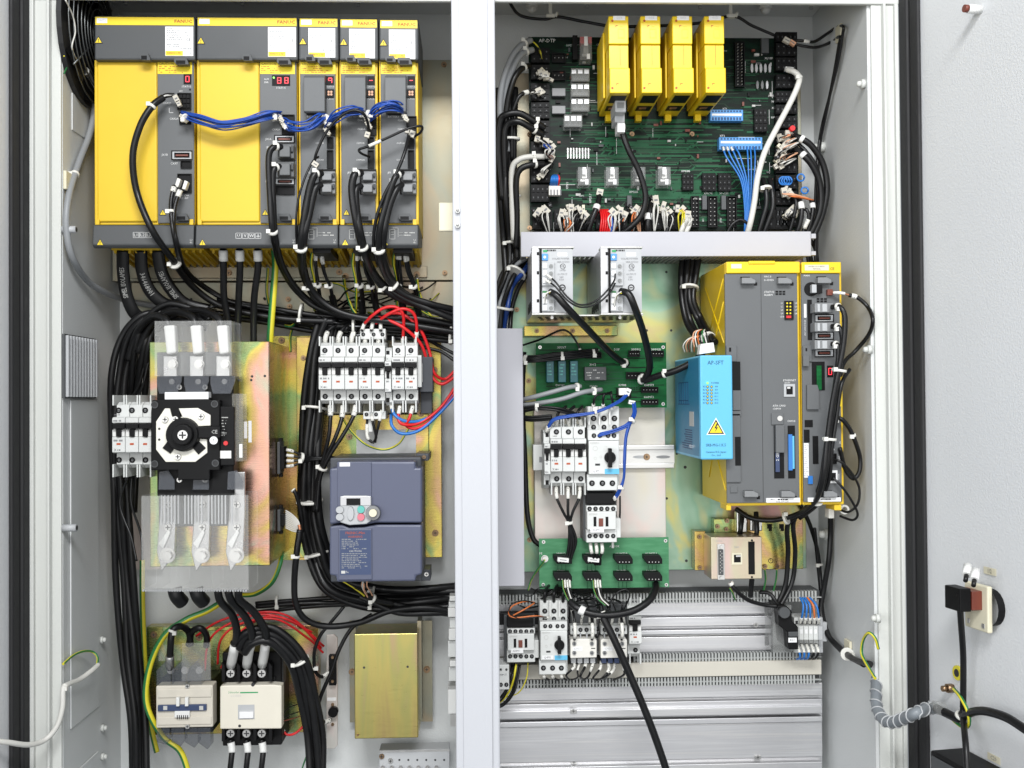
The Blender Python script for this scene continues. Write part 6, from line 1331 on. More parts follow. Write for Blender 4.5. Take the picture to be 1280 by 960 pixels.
cable('earth_cable', 'broad green yellow earth cable right of the sleeved motor cables', [(343, 312, .17), (344, 335, .15), (341, 375, .145), (338, 415, .14), (337, 440, .13)], 3.6, 'gy', flat=1.2, cat='earth wire')
cable('earth_cable', 'thin dark green earth loop under the two wide amplifiers', [(335, 335, .08), (334, 370, .08), (345, 400, .09), (362, 408, .1), (370, 402, .09)], 1.8, 'gy', cat='earth wire')
cable('earth_cable', 'thin green earth loop above the zinc switch box', [(363, 440, .06), (364, 415, .07), (375, 402, .08), (390, 410, .08), (400, 420, .08)], 1.6, 'gy', cat='earth wire')
b = bundle('drive_cable', 'two black cables from the plugs of the two digit amplifier', 'cable', [([(352, 184, .262), (342, 184, .272), (336, 196, .274), (337, 235, .272), (341, 290, .262), (350, 330, .19), (372, 365, .14), (405, 388, .125), (470, 398, .12)], 4.0, 'rubber'), ([(350, 208, .262), (343, 211, .27), (341, 225, .27), (342, 262, .266), (345, 300, .25), (356, 338, .18), (380, 370, .135), (415, 392, .12), (480, 402, .115)], 3.8, 'rubber')], [(0, .08, 5), (1, .08, 5), (0, .5, 6.4)])
b = bundle('drive_cable', 'thick black cables from the first narrow amplifier', 'cable', [([(402, 217, .262), (393, 219, .272), (386, 240, .272), (380, 275, .27), (376, 312, .25), (380, 345, .17), (400, 378, .14), (445, 396, .13), (520, 398, .125), (575, 408, .12)], 4.6, 'rubber'), ([(402, 231, .262), (394, 236, .268), (388, 262, .268), (380, 300, .26), (380, 335, .19), (394, 368, .15), (430, 392, .14), (500, 404, .135), (575, 416, .13)], 4.2, 'rubber'), ([(398, 196, .25), (391, 202, .262), (380, 225, .27), (372, 255, .272), (370, 290, .262), (373, 318, .23)], 1.4, 'rubber')], [(0, .08, 5), (0, .44, 8), (0, .6, 8)])
b = bundle('drive_cable', 'thick black cables from the middle narrow amplifier', 'cable', [([(452, 216, .262), (443, 219, .272), (440, 240, .272), (446, 280, .266), (455, 315, .24), (468, 345, .17), (490, 368, .15), (530, 383, .14), (575, 395, .13)], 4.8, 'rubber'), ([(452, 232, .262), (445, 238, .268), (446, 262, .268), (452, 296, .26), (462, 330, .2), (480, 356, .16), (512, 376, .15), (575, 402, .14)], 4.2, 'rubber')], [(0, .08, 5), (0, .48, 7.5), (0, .7, 8)])
b = bundle('drive_cable', 'three black cables from the rightmost narrow amplifier', 'cable', [([(503, 216, .262), (494, 222, .274), (484, 250, .274), (475, 285, .268), (474, 318, .24), (484, 348, .18), (506, 368, .16), (540, 380, .15), (575, 388, .14)], 4.0, 'rubber'), ([(503, 231, .262), (495, 238, .27), (486, 262, .27), (480, 295, .262), (480, 325, .22), (492, 352, .17), (516, 372, .15), (575, 396, .135)], 4.0, 'rubber'), ([(511, 170, .258), (506, 190, .272), (496, 215, .276), (480, 245, .276), (470, 275, .27), (467, 305, .25), (472, 330, .2)], 2.2, 'rubber')], [(0, .08, 5), (0, .48, 8), (0, .68, 8)])
b = bundle('fibre_lead', 'thin black lead looping between the middle and right amplifiers', 'lead', [([(462, 196, .245), (452, 192, .262), (449, 187, .266), (460, 183, .27), (485, 172, .272), (512, 160, .272), (527, 158, .268), (526, 165, .262), (518, 171, .25)], 1.6, 'rubber', [(.38, .46)])])
small_plug(b, 515, 167, .25, 7, 8, 'tie', .4); small_plug(b, 509, 163, .25, 5, 6, 'tie', .2)
b = bundle('fibre_lead', 'thin black lead arching over the blue wires at the narrow amplifiers', 'lead', [([(461, 168, .25), (460, 155, .27), (454, 142, .284), (441, 138, .286), (425, 146, .284), (408, 165, .276), (396, 190, .27), (393, 203, .262)], 1.9, 'rubber')])
small_plug(b, 459, 168, .25, 6, 7, 'tie', .3); small_plug(b, 394, 205, .262, 8, 6, 'tie', .6)
for lab, x, y, sd in (('motor wires with white markers under the first narrow amplifier', 397, 318, 11), ('motor wires with white markers under the middle narrow amplifier', 449, 318, 12), ('motor wires with white markers under the rightmost narrow amplifier', 500, 316, 13)):
    ws = fan([(x - 2, y, .18), (x - 2, y + 18, .17), (x + 1, y + 42, .14), (x + 6, y + 75, .10)], 3, 2.6, 1.8, ['rubber'], sd, .7, sleeves=[(.02, .16)])
    ws += fan([(x + 6, y, .18), (x + 10, y + 22, .165), (x + 18, y + 45, .14), (x + 22, y + 75, .10)], 3, 2.4, 1.8, ['rubber'], sd + 20, .7, sleeves=[(.02, .16)])
    ws += [([(x - 7, y - 2, .18), (x - 8, y + 14, .17), (x - 4, y + 36, .15), (x - 4, y + 70, .10)], 1.7, 'gy'), ([(x + 2, y + 55, .12), (x + 4, y + 78, .1)], 4.2, 'rubber'), ([(x + 18, y + 52, .12), (x + 24, y + 78, .1)], 4.2, 'rubber')]
    bundle('motor_wires', lab, 'wires', ws, [(0, .62, 5), (3, .62, 5)], 'motor wires under the narrow amplifiers')
for x, lab in ((428, 'under the first'), (519, 'right of the rightmost')):
    cable('earth_cable', 'short green yellow earth lead %s narrow amplifier' % lab, [(x + 2, 345, .07), (x + 4, 362, .09), (x + 12, 385, .1), (x + 20, 396, .1)], 1.9, 'gy', cat='earth wire', sleeves=[(0, .12, 'nickel')])
bundle('cable_bundle', 'long horizontal black cable bundle under the amplifiers', 'cables', multi([(270, 384, .105), (330, 393, .10), (400, 404, .10), (470, 409, .10), (530, 412, .10), (580, 420, .10)], 5, 5.2, 3.4, seed=5, dz=.012), [(0, .33, 13), (2, .52, 14), (2, .93, 15)])
WL = lambda px, py, e=.014: (px, py, max(.03, wall_h(px, XL) + e))
cable('grey_cable', 'grey cable running down the left wall and under the amplifiers', [WL(100, 82, .03), WL(112, 98, .03), WL(118, 130, .03), WL(113, 165, .025), WL(98, 205, .02), WL(86, 245, .02), WL(83, 285, .02), WL(92, 325, .03), WL(118, 358, .035), (165, 377, .07), (225, 386, .07), (290, 395, .07), (340, 398, .07)], 4.2, 'rubbergrey', ties=[(.045, 5.2), (.36, 5.4)])
bundle('fan_leads', 'thin coloured leads of the wall fan by the grey cable', 'wires', [([WL(80, 42), WL(88, 52), WL(92, 65), WL(99, 80, .03)], .9, 'rubber'), ([WL(80, 70), WL(90, 72), WL(100, 80, .03)], .9, 'gyellow'), ([WL(80, 92), WL(86, 82), WL(99, 80, .03)], .9, 'green'), ([WL(82, 0, .06), WL(91, 20, .06), WL(94, 40, .06), WL(90, 60, .05), WL(98, 79, .03)], 1.0, 'cablewhite')])
cm = thing('tie_mount', 'cream adhesive cable mount on the left wall', 'mount', 83, 240, .2); h_ = wall_h(82, XL); MB('cream').wbox((XL + .0006, -h_ - .012, P(83, 238, h_).z), (XL + .006, -h_ + .012, P(83, 215, h_).z)).build('mount_pad', cm, .001)
# ---- tall run on the far left and cables feeding the main switch
bundle('cable_run', 'tall black cable run down the far left side', 'cables', multi([(205, 398, .16), (180, 402, .165), (160, 425, .16), (150, 470, .15), (147, 540, .14), (150, 620, .13), (156, 720, .12), (163, 820, .11), (170, 900, .11), (174, 975, .11)], 4, 6.0, 4.3, seed=8, dz=.008), [])
bundle('cable_run', 'second group of black cables looping over the main switch', 'cables', multi([(262, 402, .19), (240, 393, .19), (212, 391, .19), (190, 404, .18), (176, 436, .17), (170, 490, .12), (164, 560, .10), (160, 640, .10)], 4, 6.0, 4.2, seed=9, dz=.010))
bundle('cable_run', 'thin black control wires behind the breaker beside the main switch', 'wires', multi([(196, 420, .16), (184, 450, .16), (176, 480, .15), (166, 500, .14)], 2, 5, 1.7, seed=19) + multi([(163, 596, .2), (161, 630, .2), (168, 670, .2), (176, 700, .22)], 2, 12, 1.6, seed=20))
bundle('supply_cables', 'black supply cables entering the clear switch cover from above', 'cables', [([(212, 412, .262), (206, 398, .255), (190, 396, .22), (172, 415, .18), (160, 450, .16)], 4.6, 'rubber'), ([(245, 412, .262), (240, 396, .255), (218, 390, .22), (192, 402, .19), (172, 440, .17)], 4.6, 'rubber'), ([(278, 412, .262), (272, 397, .255), (250, 388, .22), (222, 392, .19), (196, 412, .17)], 4.6, 'rubber')])
cable('earth_cable', 'straight green yellow earth cable beside the tall black run', [(178, 700, .06), (178, 750, .06), (180, 810, .06), (183, 860, .06), (188, 905, .06), (196, 940, .06)], 3.4, 'gy', cat='earth wire')
cable('earth_cable', 'green yellow earth cable arching left of the tan contactor', [(278, 752, .11), (258, 764, .11), (232, 775, .12), (205, 795, .13), (188, 830, .13), (182, 868, .13), (188, 895, .13), (205, 922, .12), (226, 940, .12), (238, 975, .12)], 3.8, 'gy', cat='earth wire')
cable('earth_cable', 'green yellow earth cable right of the large clear cover', [(300, 744, .08), (320, 742, .1), (340, 728, .12), (350, 705, .12), (352, 690, .1)], 3.0, 'gy', cat='earth wire')
b = bundle('supply_cables', 'black cables from the main switch down to the cream contactor', 'cables', [([(272, 738, .26), (276, 752, .25), (290, 768, .22), (296, 790, .2), (292, 815, .165), (288, 834, .135)], 4.8, 'rubber', [(.72, .97)]), ([(285, 738, .26), (290, 752, .25), (306, 770, .22), (315, 792, .2), (311, 814, .165), (308, 834, .135)], 4.8, 'rubber', [(.72, .97)]), ([(298, 738, .26), (300, 750, .25), (318, 766, .22), (332, 790, .2), (331, 812, .165), (327, 834, .135)], 4.8, 'rubber', [(.72, .97)])])
for x in (218, 245): cable('cut_cable', 'black cable stub under the clear cover, %s' % ('left one' if x < 230 else 'right one'), [(x, 735, .25), (x + 3, 745, .25), (x + 10, 753, .24)], 9, 'rubber', group='cable stubs')
bundle('cable_bundle', 'fat black cables arching from the cream contactor to the bottom edge', 'cables', multi([(300, 812, .18), (312, 798, .19), (335, 794, .19), (358, 806, .18), (374, 832, .17), (384, 870, .15), (392, 920, .14), (396, 975, .14)], 4, 6.2, 4.6, seed=14, dz=.006), [(1, .55, 12)])
for i, x in enumerate((289, 309, 328)):
    cable('contactor_lead', 'sleeved black lead below the cream contactor, %s of three' % ('left', 'middle', 'right')[i], [(x - 1, 925, .132), (x + 1, 937, .135), (x, 950, .14), (x - 3, 975, .14)], 3.6, sleeves=[(.1, .45)], group='leads below the cream contactor')
bundle('jumper_cables', 'two short black cable loops over the tan contactor', 'cables', [([(212, 836, .13), (213, 808, .15), (216, 788, .15), (226, 783, .14), (236, 790, .12), (238, 806, .11)], 4.2, 'rubber', [(.02, .12, 'nickel')]), ([(236, 806, .10), (240, 790, .12), (250, 785, .13), (258, 794, .12), (258, 808, .11)], 4.0, 'rubber')], [(0, .38, 5.2)])
bundle('red_wires', 'thin red wires arching behind the contactors', 'wires', [([(256, 838, .1), (262, 800, .11), (290, 778, .11), (330, 768, .10), (372, 780, .09), (402, 810, .07)], 1.4, 'red'), ([(245, 795, .09), (275, 776, .1), (315, 766, .1), (360, 770, .09), (405, 808, .07)], 1.4, 'red'), ([(272, 830, .1), (276, 800, .11), (300, 780, .11), (345, 774, .1), (385, 798, .08), (404, 816, .07)], 1.4, 'red'), ([(276, 835, .1), (290, 812, .11), (300, 790, .1), (340, 770, .1), (390, 790, .08)], 1.3, 'red')])
cable('red_wire', 'red wire looping below the right flank of the cream contactor', [(352, 908, .1), (358, 918, .1), (370, 916, .1), (384, 902, .09), (392, 888, .07)], 1.5, 'red', cat='wire', sleeves=[(0, .14)])
bundle('control_wires', 'fine black wires fanning right of the cream contactor', 'wires', [([(350, 898, .12), (362, 884, .1), (384, 878, .07)], .7, 'rubber'), ([(350, 900, .12), (366, 892, .1), (388, 886, .07)], .7, 'rubber'), ([(352, 902, .12), (370, 897, .1), (392, 889, .07)], .7, 'brown')])
# ---- vertical trunk between switch box and inverter
bundle('cable_bundle', 'thick black cable trunk between the zinc switch box and the inverter', 'cables', multi([(412, 398, .11), (402, 440, .11), (393, 500, .11), (387, 570, .105), (388, 640, .10), (396, 690, .10), (415, 728, .095), (455, 746, .09), (510, 748, .085), (585, 742, .08)], 5, 6.0, 4.8, seed=15, dz=.012), [(2, .24, 17), (2, .42, 17), (2, .56, 17), (2, .80, 16)])
bundle('cable_bundle', 'black cables running right below the inverter', 'cables', multi([(320, 760, .05), (380, 755, .05), (440, 752, .05), (500, 757, .05), (580, 765, .05)], 3, 5, 2.8, seed=16, dz=.004) + multi([(452, 741, .12), (470, 752, .12), (500, 762, .11), (540, 766, .1), (585, 764, .1)], 2, 6, 3.6, seed=26), [(0, .12, 8), (3, .12, 8)])
cable('control_cable', 'black cable from lower box connector looping below the inverter', [(375, 662, .17), (371, 690, .17), (368, 725, .16), (370, 755, .15), (383, 775, .14), (410, 783, .13), (450, 778, .12), (490, 763, .12), (540, 760, .11), (585, 770, .1)], 3.9, ties=[(.13, 4.8)])
bundle('connector_wires', 'white sleeved wires at the upper side connector of the switch box', 'wires', [([(357, 562 + 7 * i, .15), (366, 564 + 6 * i, .15), (378, 569 + 3 * i, .145), (390, 572 + i, .13), (420, 572, .12)], 1.5, 'rubber', [(.04, .28)]) for i in range(4)], [(1, .48, 6)])
bundle('connector_wires', 'fan of white wires at the lower side connector of the switch box', 'wires', [([(357, 638 + 2.4 * i, .15), (366, 644 + 2.2 * i, .155), (373, 652 + 1.4 * i, .16), (375, 662, .165)], .9, 'cablewhite') for i in range(10)] + [([(374, 656, .166), (376, 668, .166)], 2.2, 'copper')])
cable('hook_wire', 'black wire ending in a small white hook near the lower connector', [(378, 665, .14), (376, 640, .15), (370, 618, .16), (366, 612, .16)], 2.6, cat='wire', sleeves=[(.86, 1.0)])
bundle('breaker_wires', 'black wires entering the top of the three pole breaker', 'wires', [([(406 + 16.4 * i, 434, .12), (407 + 16.4 * i, 422, .125), (412 + 16 * i, 412, .12), (425 + 13 * i, 404, .11), (440 + 12 * i, 402, .1)], 2.4, 'rubber', [(.1, .42)]) for i in range(3)])
bundle('breaker_wires', 'black wires entering the top of the two pole breaker', 'wires', [([(456 + 16 * i, 434, .12), (457 + 16 * i, 422, .125), (464 + 6 * i, 410, .12), (468 + 2 * i, 400, .11)], 2.3, 'rubber', [(.1, .5)]) for i in range(2)] + [([(452 + 12 * i, 414, .135), (456 + 10 * i, 404, .13), (462 + 8 * i, 398, .12)], 1.8, 'rubber', [(.1, .7)]) for i in range(3)])
bundle('red_wires', 'red wire loops over the right end of the breaker row', 'wires', [([(456, 404, .135), (466, 394, .15), (480, 385, .155), (495, 384, .155), (504, 394, .15), (504, 420, .13), (503, 434, .12)], 2.0, 'red', [(.86, .97)]), ([(470, 404, .13), (485, 393, .15), (503, 386, .155), (517, 392, .15), (521, 410, .14), (519, 434, .12)], 2.0, 'red', [(.84, .97)]), ([(472, 396, .13), (490, 402, .14), (508, 412, .14), (526, 430, .13), (534, 452, .12), (541, 472, .12), (553, 480, .12), (570, 470, .12)], 2.0, 'red'), ([(480, 396, .12), (500, 392, .13), (524, 410, .13), (537, 440, .12), (542, 465, .12), (556, 474, .11), (570, 462, .11)], 2.0, 'red')])
bundle('breaker_wires', 'black wires slanting right from the breaker row to the post', 'wires', multi([(506, 412, .10), (530, 428, .1), (552, 439, .1), (575, 450, .1)], 2, 6, 2.0, seed=30))
bundle('breaker_wires', 'black leads with white sleeves below the three pole breaker', 'wires', [([(413, 506, .13), (413, 522, .14), (411, 545, .14), (404, 575, .13), (396, 605, .12), (392, 640, .115)], 2.6, 'rubber', [(.02, .18)]), ([(429, 506, .13), (427, 524, .14), (420, 545, .145), (408, 572, .135), (398, 600, .125), (394, 640, .12)], 2.6, 'rubber', [(.02, .18)]), ([(445, 506, .13), (441, 522, .14), (428, 545, .145), (412, 570, .14), (400, 598, .13), (396, 640, .125)], 2.6, 'rubber', [(.02, .18)])], [(1, .7, 7)])
bundle('breaker_wires', 'black twin leads hanging below the two pole breaker', 'wires', [([(464, 512, .125), (466, 528, .13), (470, 545, .125), (468, 552, .12)], 1.7, 'rubber', [(.02, .3)]), ([(477, 512, .125), (474, 528, .13), (470, 545, .125), (469, 553, .12)], 1.7, 'rubber', [(.02, .3)]), ([(459, 524, .12), (459, 545, .12), (464, 552, .12), (468, 553, .12)], 1.7, 'rubber', [(.1, .5)])])
bundle('blue_wires', 'blue wires curving from the breaker row behind the post', 'wires', [([(489, 506, .13), (493, 518, .14), (505, 526, .14), (525, 526, .13), (548, 514, .12), (575, 482, .11)], 2.0, 'blue2', [(0, .1)]), ([(489, 518, .12), (490, 532, .13), (502, 542, .13), (524, 538, .13), (548, 518, .12), (575, 488, .11)], 2.0, 'blue2')])
bundle('red_wires', 'red wires curving from below the breaker row behind the post', 'wires', [([(500, 508, .13), (498, 524, .14), (506, 531, .14), (526, 528, .13), (552, 508, .12), (578, 470, .11)], 2.0, 'red', [(0, .12)]), ([(516, 508, .13), (512, 522, .14), (508, 532, .135), (522, 535, .13), (545, 520, .12), (578, 478, .11)], 2.0, 'red', [(0, .14)])])
cable('earth_wire', 'thin dark green wire sagging under the breaker row', [(428, 522, .09), (440, 540, .1), (458, 556, .1), (480, 562, .1), (498, 555, .09), (508, 540, .09), (514, 530, .09)], 1.3, 'gy', cat='earth wire')
bundle('inverter_wires', 'peach and yellow wires bunched under the inverter', 'wires', fan([(456, 727, .2), (456, 735, .19), (459, 742, .17), (464, 750, .15)], 5, 3.2, .9, ['peach', 'cablewhite', 'peach'], 31, .8) + fan([(428, 727, .2), (438, 733, .19), (450, 740, .17), (460, 748, .15)], 4, 2.6, .9, ['gyellow', 'rubber'], 32, .8) + [([(458, 744, .16), (470, 750, .15), (490, 754, .13)], 4.0, 'rubber')], [(9, .35, 6)])
bundle('plate_wires', 'black leads with white markers at the pinkish connector plate', 'wires', [([(412, 840, .07), (402, 846, .08), (394, 838, .09), (393, 815, .1), (400, 795, .1), (412, 780, .1), (430, 758, .1)], 2.2, 'rubber', [(.02, .14)]), ([(414, 900, .07), (404, 902, .08), (396, 892, .09), (402, 868, .1), (414, 840, .1), (424, 812, .1), (440, 785, .1), (465, 768, .1)], 2.4, 'rubber', [(.02, .12)]), ([(400, 898, .08), (396, 886, .08), (400, 870, .09)], 1.0, 'orange')], [(0, .36, 3.4)])
cable('lead_wire', 'thin green lead at the bottom edge beside the fat black cables', [(388, 915, .06), (386, 935, .06), (378, 960, .06), (374, 978, .06)], 1.0, 'green', cat='wire')
# ---- white cable of the left door
b = bundle('door_cable', 'white cable with green earth tip looping at the left door', 'cable', [([(-15, 925, .40), (10, 928, .38), (36, 931, .35), (56, 925, .32), (71, 908, .31), (78, 885, .305), (79, 862, .30), (84, 856, .29), (100, 849, .25), (115, 838, .22), (123, 831, .20)], 3.2, 'cablewhite'), ([(121, 832, .2), (122, 822, .2), (116, 815, .2), (105, 814, .22), (92, 819, .25), (79, 830, .28)], 1.5, 'gy')], [(0, .66, 3.8)])
# loose thin wiring that fills the gaps
def loose(label, boxes, n, seed, mats, r=(.8, 1.5), h=(.06, .11), name='loose_wires'):
    rnd = random.Random(seed); ws = []
    for i in range(n):
        (x0, y0, x1, y1) = rnd.choice(boxes); xa, ya, yb = rnd.uniform(x0, (x0 + x1) / 2), rnd.uniform(y0, y1), rnd.uniform(y0, y1); xb = min(xa + rnd.uniform(40, 90), x1)
        pts = [(xa, ya, .048)]
        for k in (1, 2): pts.append((xa + (xb - xa) * k / 3 + rnd.uniform(-9, 9), ya + (yb - ya) * k / 3 + rnd.uniform(-7, 7), rnd.uniform(*h)))
        pts.append((xb, yb, .048)); ws.append((pts, rnd.uniform(*r), rnd.choice(mats)))
    return bundle(name, label, 'wires', ws)
loose('tangle of thin wires behind the cables under the narrow amplifiers', [(380, 352, 470, 398), (440, 352, 555, 398)], 16, 5, ['rubber', 'rubber', 'rubber', 'gy'])
loose('tangle of thin wires above the breaker row', [(395, 396, 500, 420)], 12, 6, ['rubber', 'rubber', 'rubbergrey'], h=(.08, .12))
loose('thin dark wires crowding behind the contactor row beside the post', [(640, 735, 800, 762)], 12, 8, ['rubber'], r=(.7, 1.2), h=(.09, .13))
loose('thin dark wires beside the tall run above the main switch', [(152, 384, 290, 402)], 8, 9, ['rubber', 'rubber'], r=(1.4, 2.6), h=(.10, .15))
_jt = random.Random(99)
def JT(a): return _jt.uniform(-a, a)
# ================================================================ cables, right half
cable('ceiling_cable', 'thin black cable clipped along the ceiling above the yellow fuses', [(634, -6, .12), (640, 8, .12), (652, 20, .115), (680, 24, .11), (698, 21, .11), (730, 27, .11), (770, 33, .12), (830, 32, .12), (880, 28, .12), (916, 20, .11), (940, 32, .11), (968, 44, .11)], 2.0, cat='cable')
for x, y, lab in ((688, 17, 'beside the post'), (913, 17, 'above the rightmost fuse')):
    m = thing('cable_clip', 'white cable clip under the ceiling ' + lab, 'clip', x, y, .11); q = P(x, y, .11)
    MB('tie').wbox((q.x - .008, q.y - .006, q.z - .008), (q.x + .008, q.y + .006, q.z - .002)).build('clip_base', m, .001); MB('tie').wbox((q.x - .003, q.y - .003, q.z - .002), (q.x + .003, q.y + .003, TOP - .0005)).build('clip_stem', m); MB('tie').tube([P(x + 6, y + 1, .11), P(x + 9, y + 2, .11)], .0055, 10).build('clip_ring', m)
# ---- trunk left of the upper board
bundle('grey_cables', 'two grey cables bending down left of the upper board', 'cables', [([(664, 50, .12), (650, 58, .13), (638, 75, .13), (628, 105, .125), (625, 140, .12), (630, 180, .12)], 4.0, 'rubbergrey'), ([(666, 62, .12), (652, 68, .13), (642, 84, .13), (633, 112, .12), (630, 150, .115), (634, 190, .115)], 4.0, 'rubbergrey')] + [([(666 + 3 * i, 52 + 3 * i, .12), (672 + 2 * i, 58 + 4 * i, .122), (676 + i, 68 + 3 * i, .118)], .9, ('gyellow', 'rubber', 'gyellow', 'rubber')[i]) for i in range(4)], [(0, .12, 5), (1, .12, 5)])
bundle('cable_bundle', 'black cables hanging left of the upper board beside the post', 'cables', multi([(634, 110, .10), (632, 150, .10), (633, 200, .10), (636, 250, .10), (638, 300, .09), (640, 350, .09)], 4, 6.0, 4.2, seed=41, dz=.012), [(1, .3, 13), (1, .58, 13), (1, .82, 13)])
for lab, pts, r in (('black cable curving to the third socket of the upper board', [(662, 82, .12), (652, 86, .13), (642, 100, .135), (634, 130, .13), (632, 170, .12), (634, 220, .11)], 3.8), ('black cable with white marker at the fourth socket of the upper board', [(665, 114, .12), (652, 118, .13), (645, 128, .13), (640, 150, .125), (640, 200, .11)], 2.6), ('upper of two thick black arcs entering the upper board at mid height', [(680, 160, .12), (668, 152, .13), (650, 142, .135), (634, 143, .135), (625, 152, .13), (623, 190, .12), (628, 250, .11)], 4.4), ('lower of two thick black arcs entering the upper board at mid height', [(678, 168, .12), (664, 160, .13), (648, 152, .135), (634, 156, .13), (630, 175, .125), (632, 230, .11)], 4.2), ('beige cable arcing into the lower left of the upper board', [(680, 196, .12), (662, 196, .13), (648, 200, .13), (640, 212, .125), (640, 250, .115), (642, 300, .1)], 3.6), ('black cable below the beige one at the lower left of the board', [(680, 205, .12), (664, 206, .13), (650, 212, .13), (645, 228, .125), (646, 270, .11), (645, 310, .1)], 4.0)):
    cable('board_cable', lab, pts, r, 'cablewhite' if 'beige cable' in lab else 'rubber', ties=[(.14, r + 1)] if r > 3 else (), sleeves=[(.1, .2)] if r < 3 else (), group='cables at the left edge of the upper board')
def plug_tuft(label, spots, seed, group=None):
    """loose wires with small white plugs in their sockets"""
    rnd = random.Random(seed); x0, y0 = spots[0][0], spots[0][1]; t = thing('plug_cluster', label, 'plugs', x0, y0, HP + .02, group)
    for (x, y, m, ex, ey) in spots:
        hh = HP + .018 + rnd.uniform(0, .008); small_plug(t, x, y, hh, rnd.uniform(5, 8), rnd.uniform(9, 13), rnd.choice(('tie', 'cablewhite', 'cablewhite', 'cablewhite')), rnd.uniform(-.9, .9))
        for _ in range(2): small_plug(t, x + rnd.uniform(-6, 6), y + rnd.uniform(-6, 6), hh - .008 * rnd.random(), rnd.uniform(3, 5), rnd.uniform(6, 10), rnd.choice(('cablewhite', 'cablewhite', 'cream', 'black')), rnd.uniform(-1.2, 1.2))
        for k in range(5):
            dx = rnd.uniform(-3, 3); wire(t, [(x + dx, y + 2, hh + .004), (x + dx * 1.6 + (ex - x) * .25 + rnd.uniform(-3, 3), y + (ey - y) * .35, hh + .014 + rnd.uniform(0, .008)), (ex + dx * .5, ey, hh + .004)], rnd.uniform(.6, 1.0), rnd.choice((m, m, 'cablewhite', 'rubber')), seg=6)
    return t
plug_tuft('white plugs with blue and grey wires at the lower left of the upper board', [(672, 172, 'blue', 686, 182), (682, 178, 'blue', 690, 190), (690, 184, 'cablewhite', 684, 198), (676, 92, 'cablewhite', 680, 98), (682, 94, 'cablewhite', 672, 98), (674, 114, 'cablewhite', 664, 118), (690, 198, 'brown', 682, 192), (680, 216, 'cablewhite', 690, 205)], 3)
t = thing('ribbon_plug', 'cream plug with curled blue and red wires low on the upper board', 'plug', 693, 240, HP + .02)
MB('cablewhite').box(686, 232, 701, 244, HP + .016, HP + .03).build('plug_body', t, .001); b = MB('printgrey'); [b.box(688 + 4 * i, 237, 689.6 + 4 * i, 244, HP + .03, HP + .0304) for i in range(4)]; b.build('plug_slots', t)
for i in range(6): wire(t, [(688 + i * 2, 233, HP + .026), (689 + i * 2, 226, HP + .038), (690 + i * 1.8, 221, HP + .036), (692 + i, 219, HP + .02)], 1.2, 'blue2' if i < 5 else 'red', seg=6)
plug_tuft('crowded white plugs at the bottom left of the upper board', [(672, 266, 'rubber', 680, 290), (682, 262, 'rubber', 686, 292), (702, 266, 'cablewhite', 704, 292), (708, 270, 'orange', 708, 293), (712, 274, 'peach', 702, 293), (714, 260, 'cablewhite', 716, 292), (726, 264, 'rubber', 718, 292), (731, 270, 'rubber', 722, 293)], 5)
plug_tuft('white plugs with orange and blue wires at the bottom centre of the upper board', [(767, 265, 'cablewhite', 766, 292), (776, 264, 'blue', 776, 293), (780, 270, 'orange', 768, 288), (794, 262, 'orange', 790, 290), (798, 266, 'peach', 800, 292), (820, 250, 'cablewhite', 818, 290), (829, 258, 'cablewhite', 832, 290), (836, 266, 'cablewhite', 834, 292), (852, 262, 'gyellow', 850, 290), (860, 268, 'cablewhite', 854, 290)], 6)
b = bundle('board_cable', 'black cable with red wire fan dropping from the board into the duct', 'cables', [([(750, 240, .11), (748, 252, .122), (744, 264, .13), (738, 280, .13), (733, 300, .12)], 3.6, 'rubber', [(.36, .46)])] + [([(750 + 2.4 * i, 262, .115), (752 + 2.6 * i, 272, .128), (751 + 2.8 * i, 284, .13), (749 + 2.6 * i, 300, .12)], 1.3, 'red' if i < 5 else 'blue') for i in range(6)])
small_plug(b, 750, 240, HP + .016, 8, 8, 'cablewhite', .2)
cable('plug_cable', 'black cable from the grey fuse plug sweeping down to the duct', [(777, 150, .15), (778, 165, .155), (786, 188, .155), (799, 215, .15), (807, 245, .145), (802, 268, .14), (788, 284, .135), (772, 296, .12)], 3.9, sleeves=[(.07, .12)])
b = bundle('board_cable', 'two black cables with markers dropping into the duct near board centre', 'cables', [([(815, 250, .11), (812, 262, .125), (810, 280, .13), (811, 300, .12)], 4.0, 'rubber', [(.45, .58)]), ([(836, 264, .115), (838, 275, .125), (834, 288, .125), (832, 300, .12)], 2.4, 'rubber')])
bundle('white_cables', 'two light grey cables fanning yellow wires at the board bottom', 'cables', [([(858, 268, .12), (856, 278, .128), (852, 288, .128), (848, 302, .12)], 3.0, 'cablewhite'), ([(862, 270, .12), (862, 280, .128), (858, 290, .128), (854, 302, .12)], 3.0, 'cablewhite')] + [([(846 + 2 * i, 262 - i, .118), (852 + i, 264, .124), (858 + i, 270, .122)], .9, ('gyellow', 'rubber', 'gyellow', 'peach')[i]) for i in range(4)])
bundle('blue_wires', 'blue wires dropping from the lower blue terminal strip', 'wires', [([(x, 184, HP + .016), (x + 4 + i * .8, 196, HP + .026), (926 + i * 2.4, 225, HP + .03), (931 + i * 1.8, 260, HP + .03), (931 + i * 1.2, 282, HP + .03), (930 + i, 300, HP + .02)], 1.1, 'blue2', [(.0, .1)] if i < 3 else []) for i, x in enumerate((904, 909, 914, 919))] + [([(x, 184, HP + .016), (x + 1, 200, HP + .026), (936 + i * 3, 230, HP + .03), (936 + i * 1.6, 265, HP + .03), (934 + i, 300, HP + .02)], 1.0, 'blue2') for i, x in enumerate((934, 938, 943))])
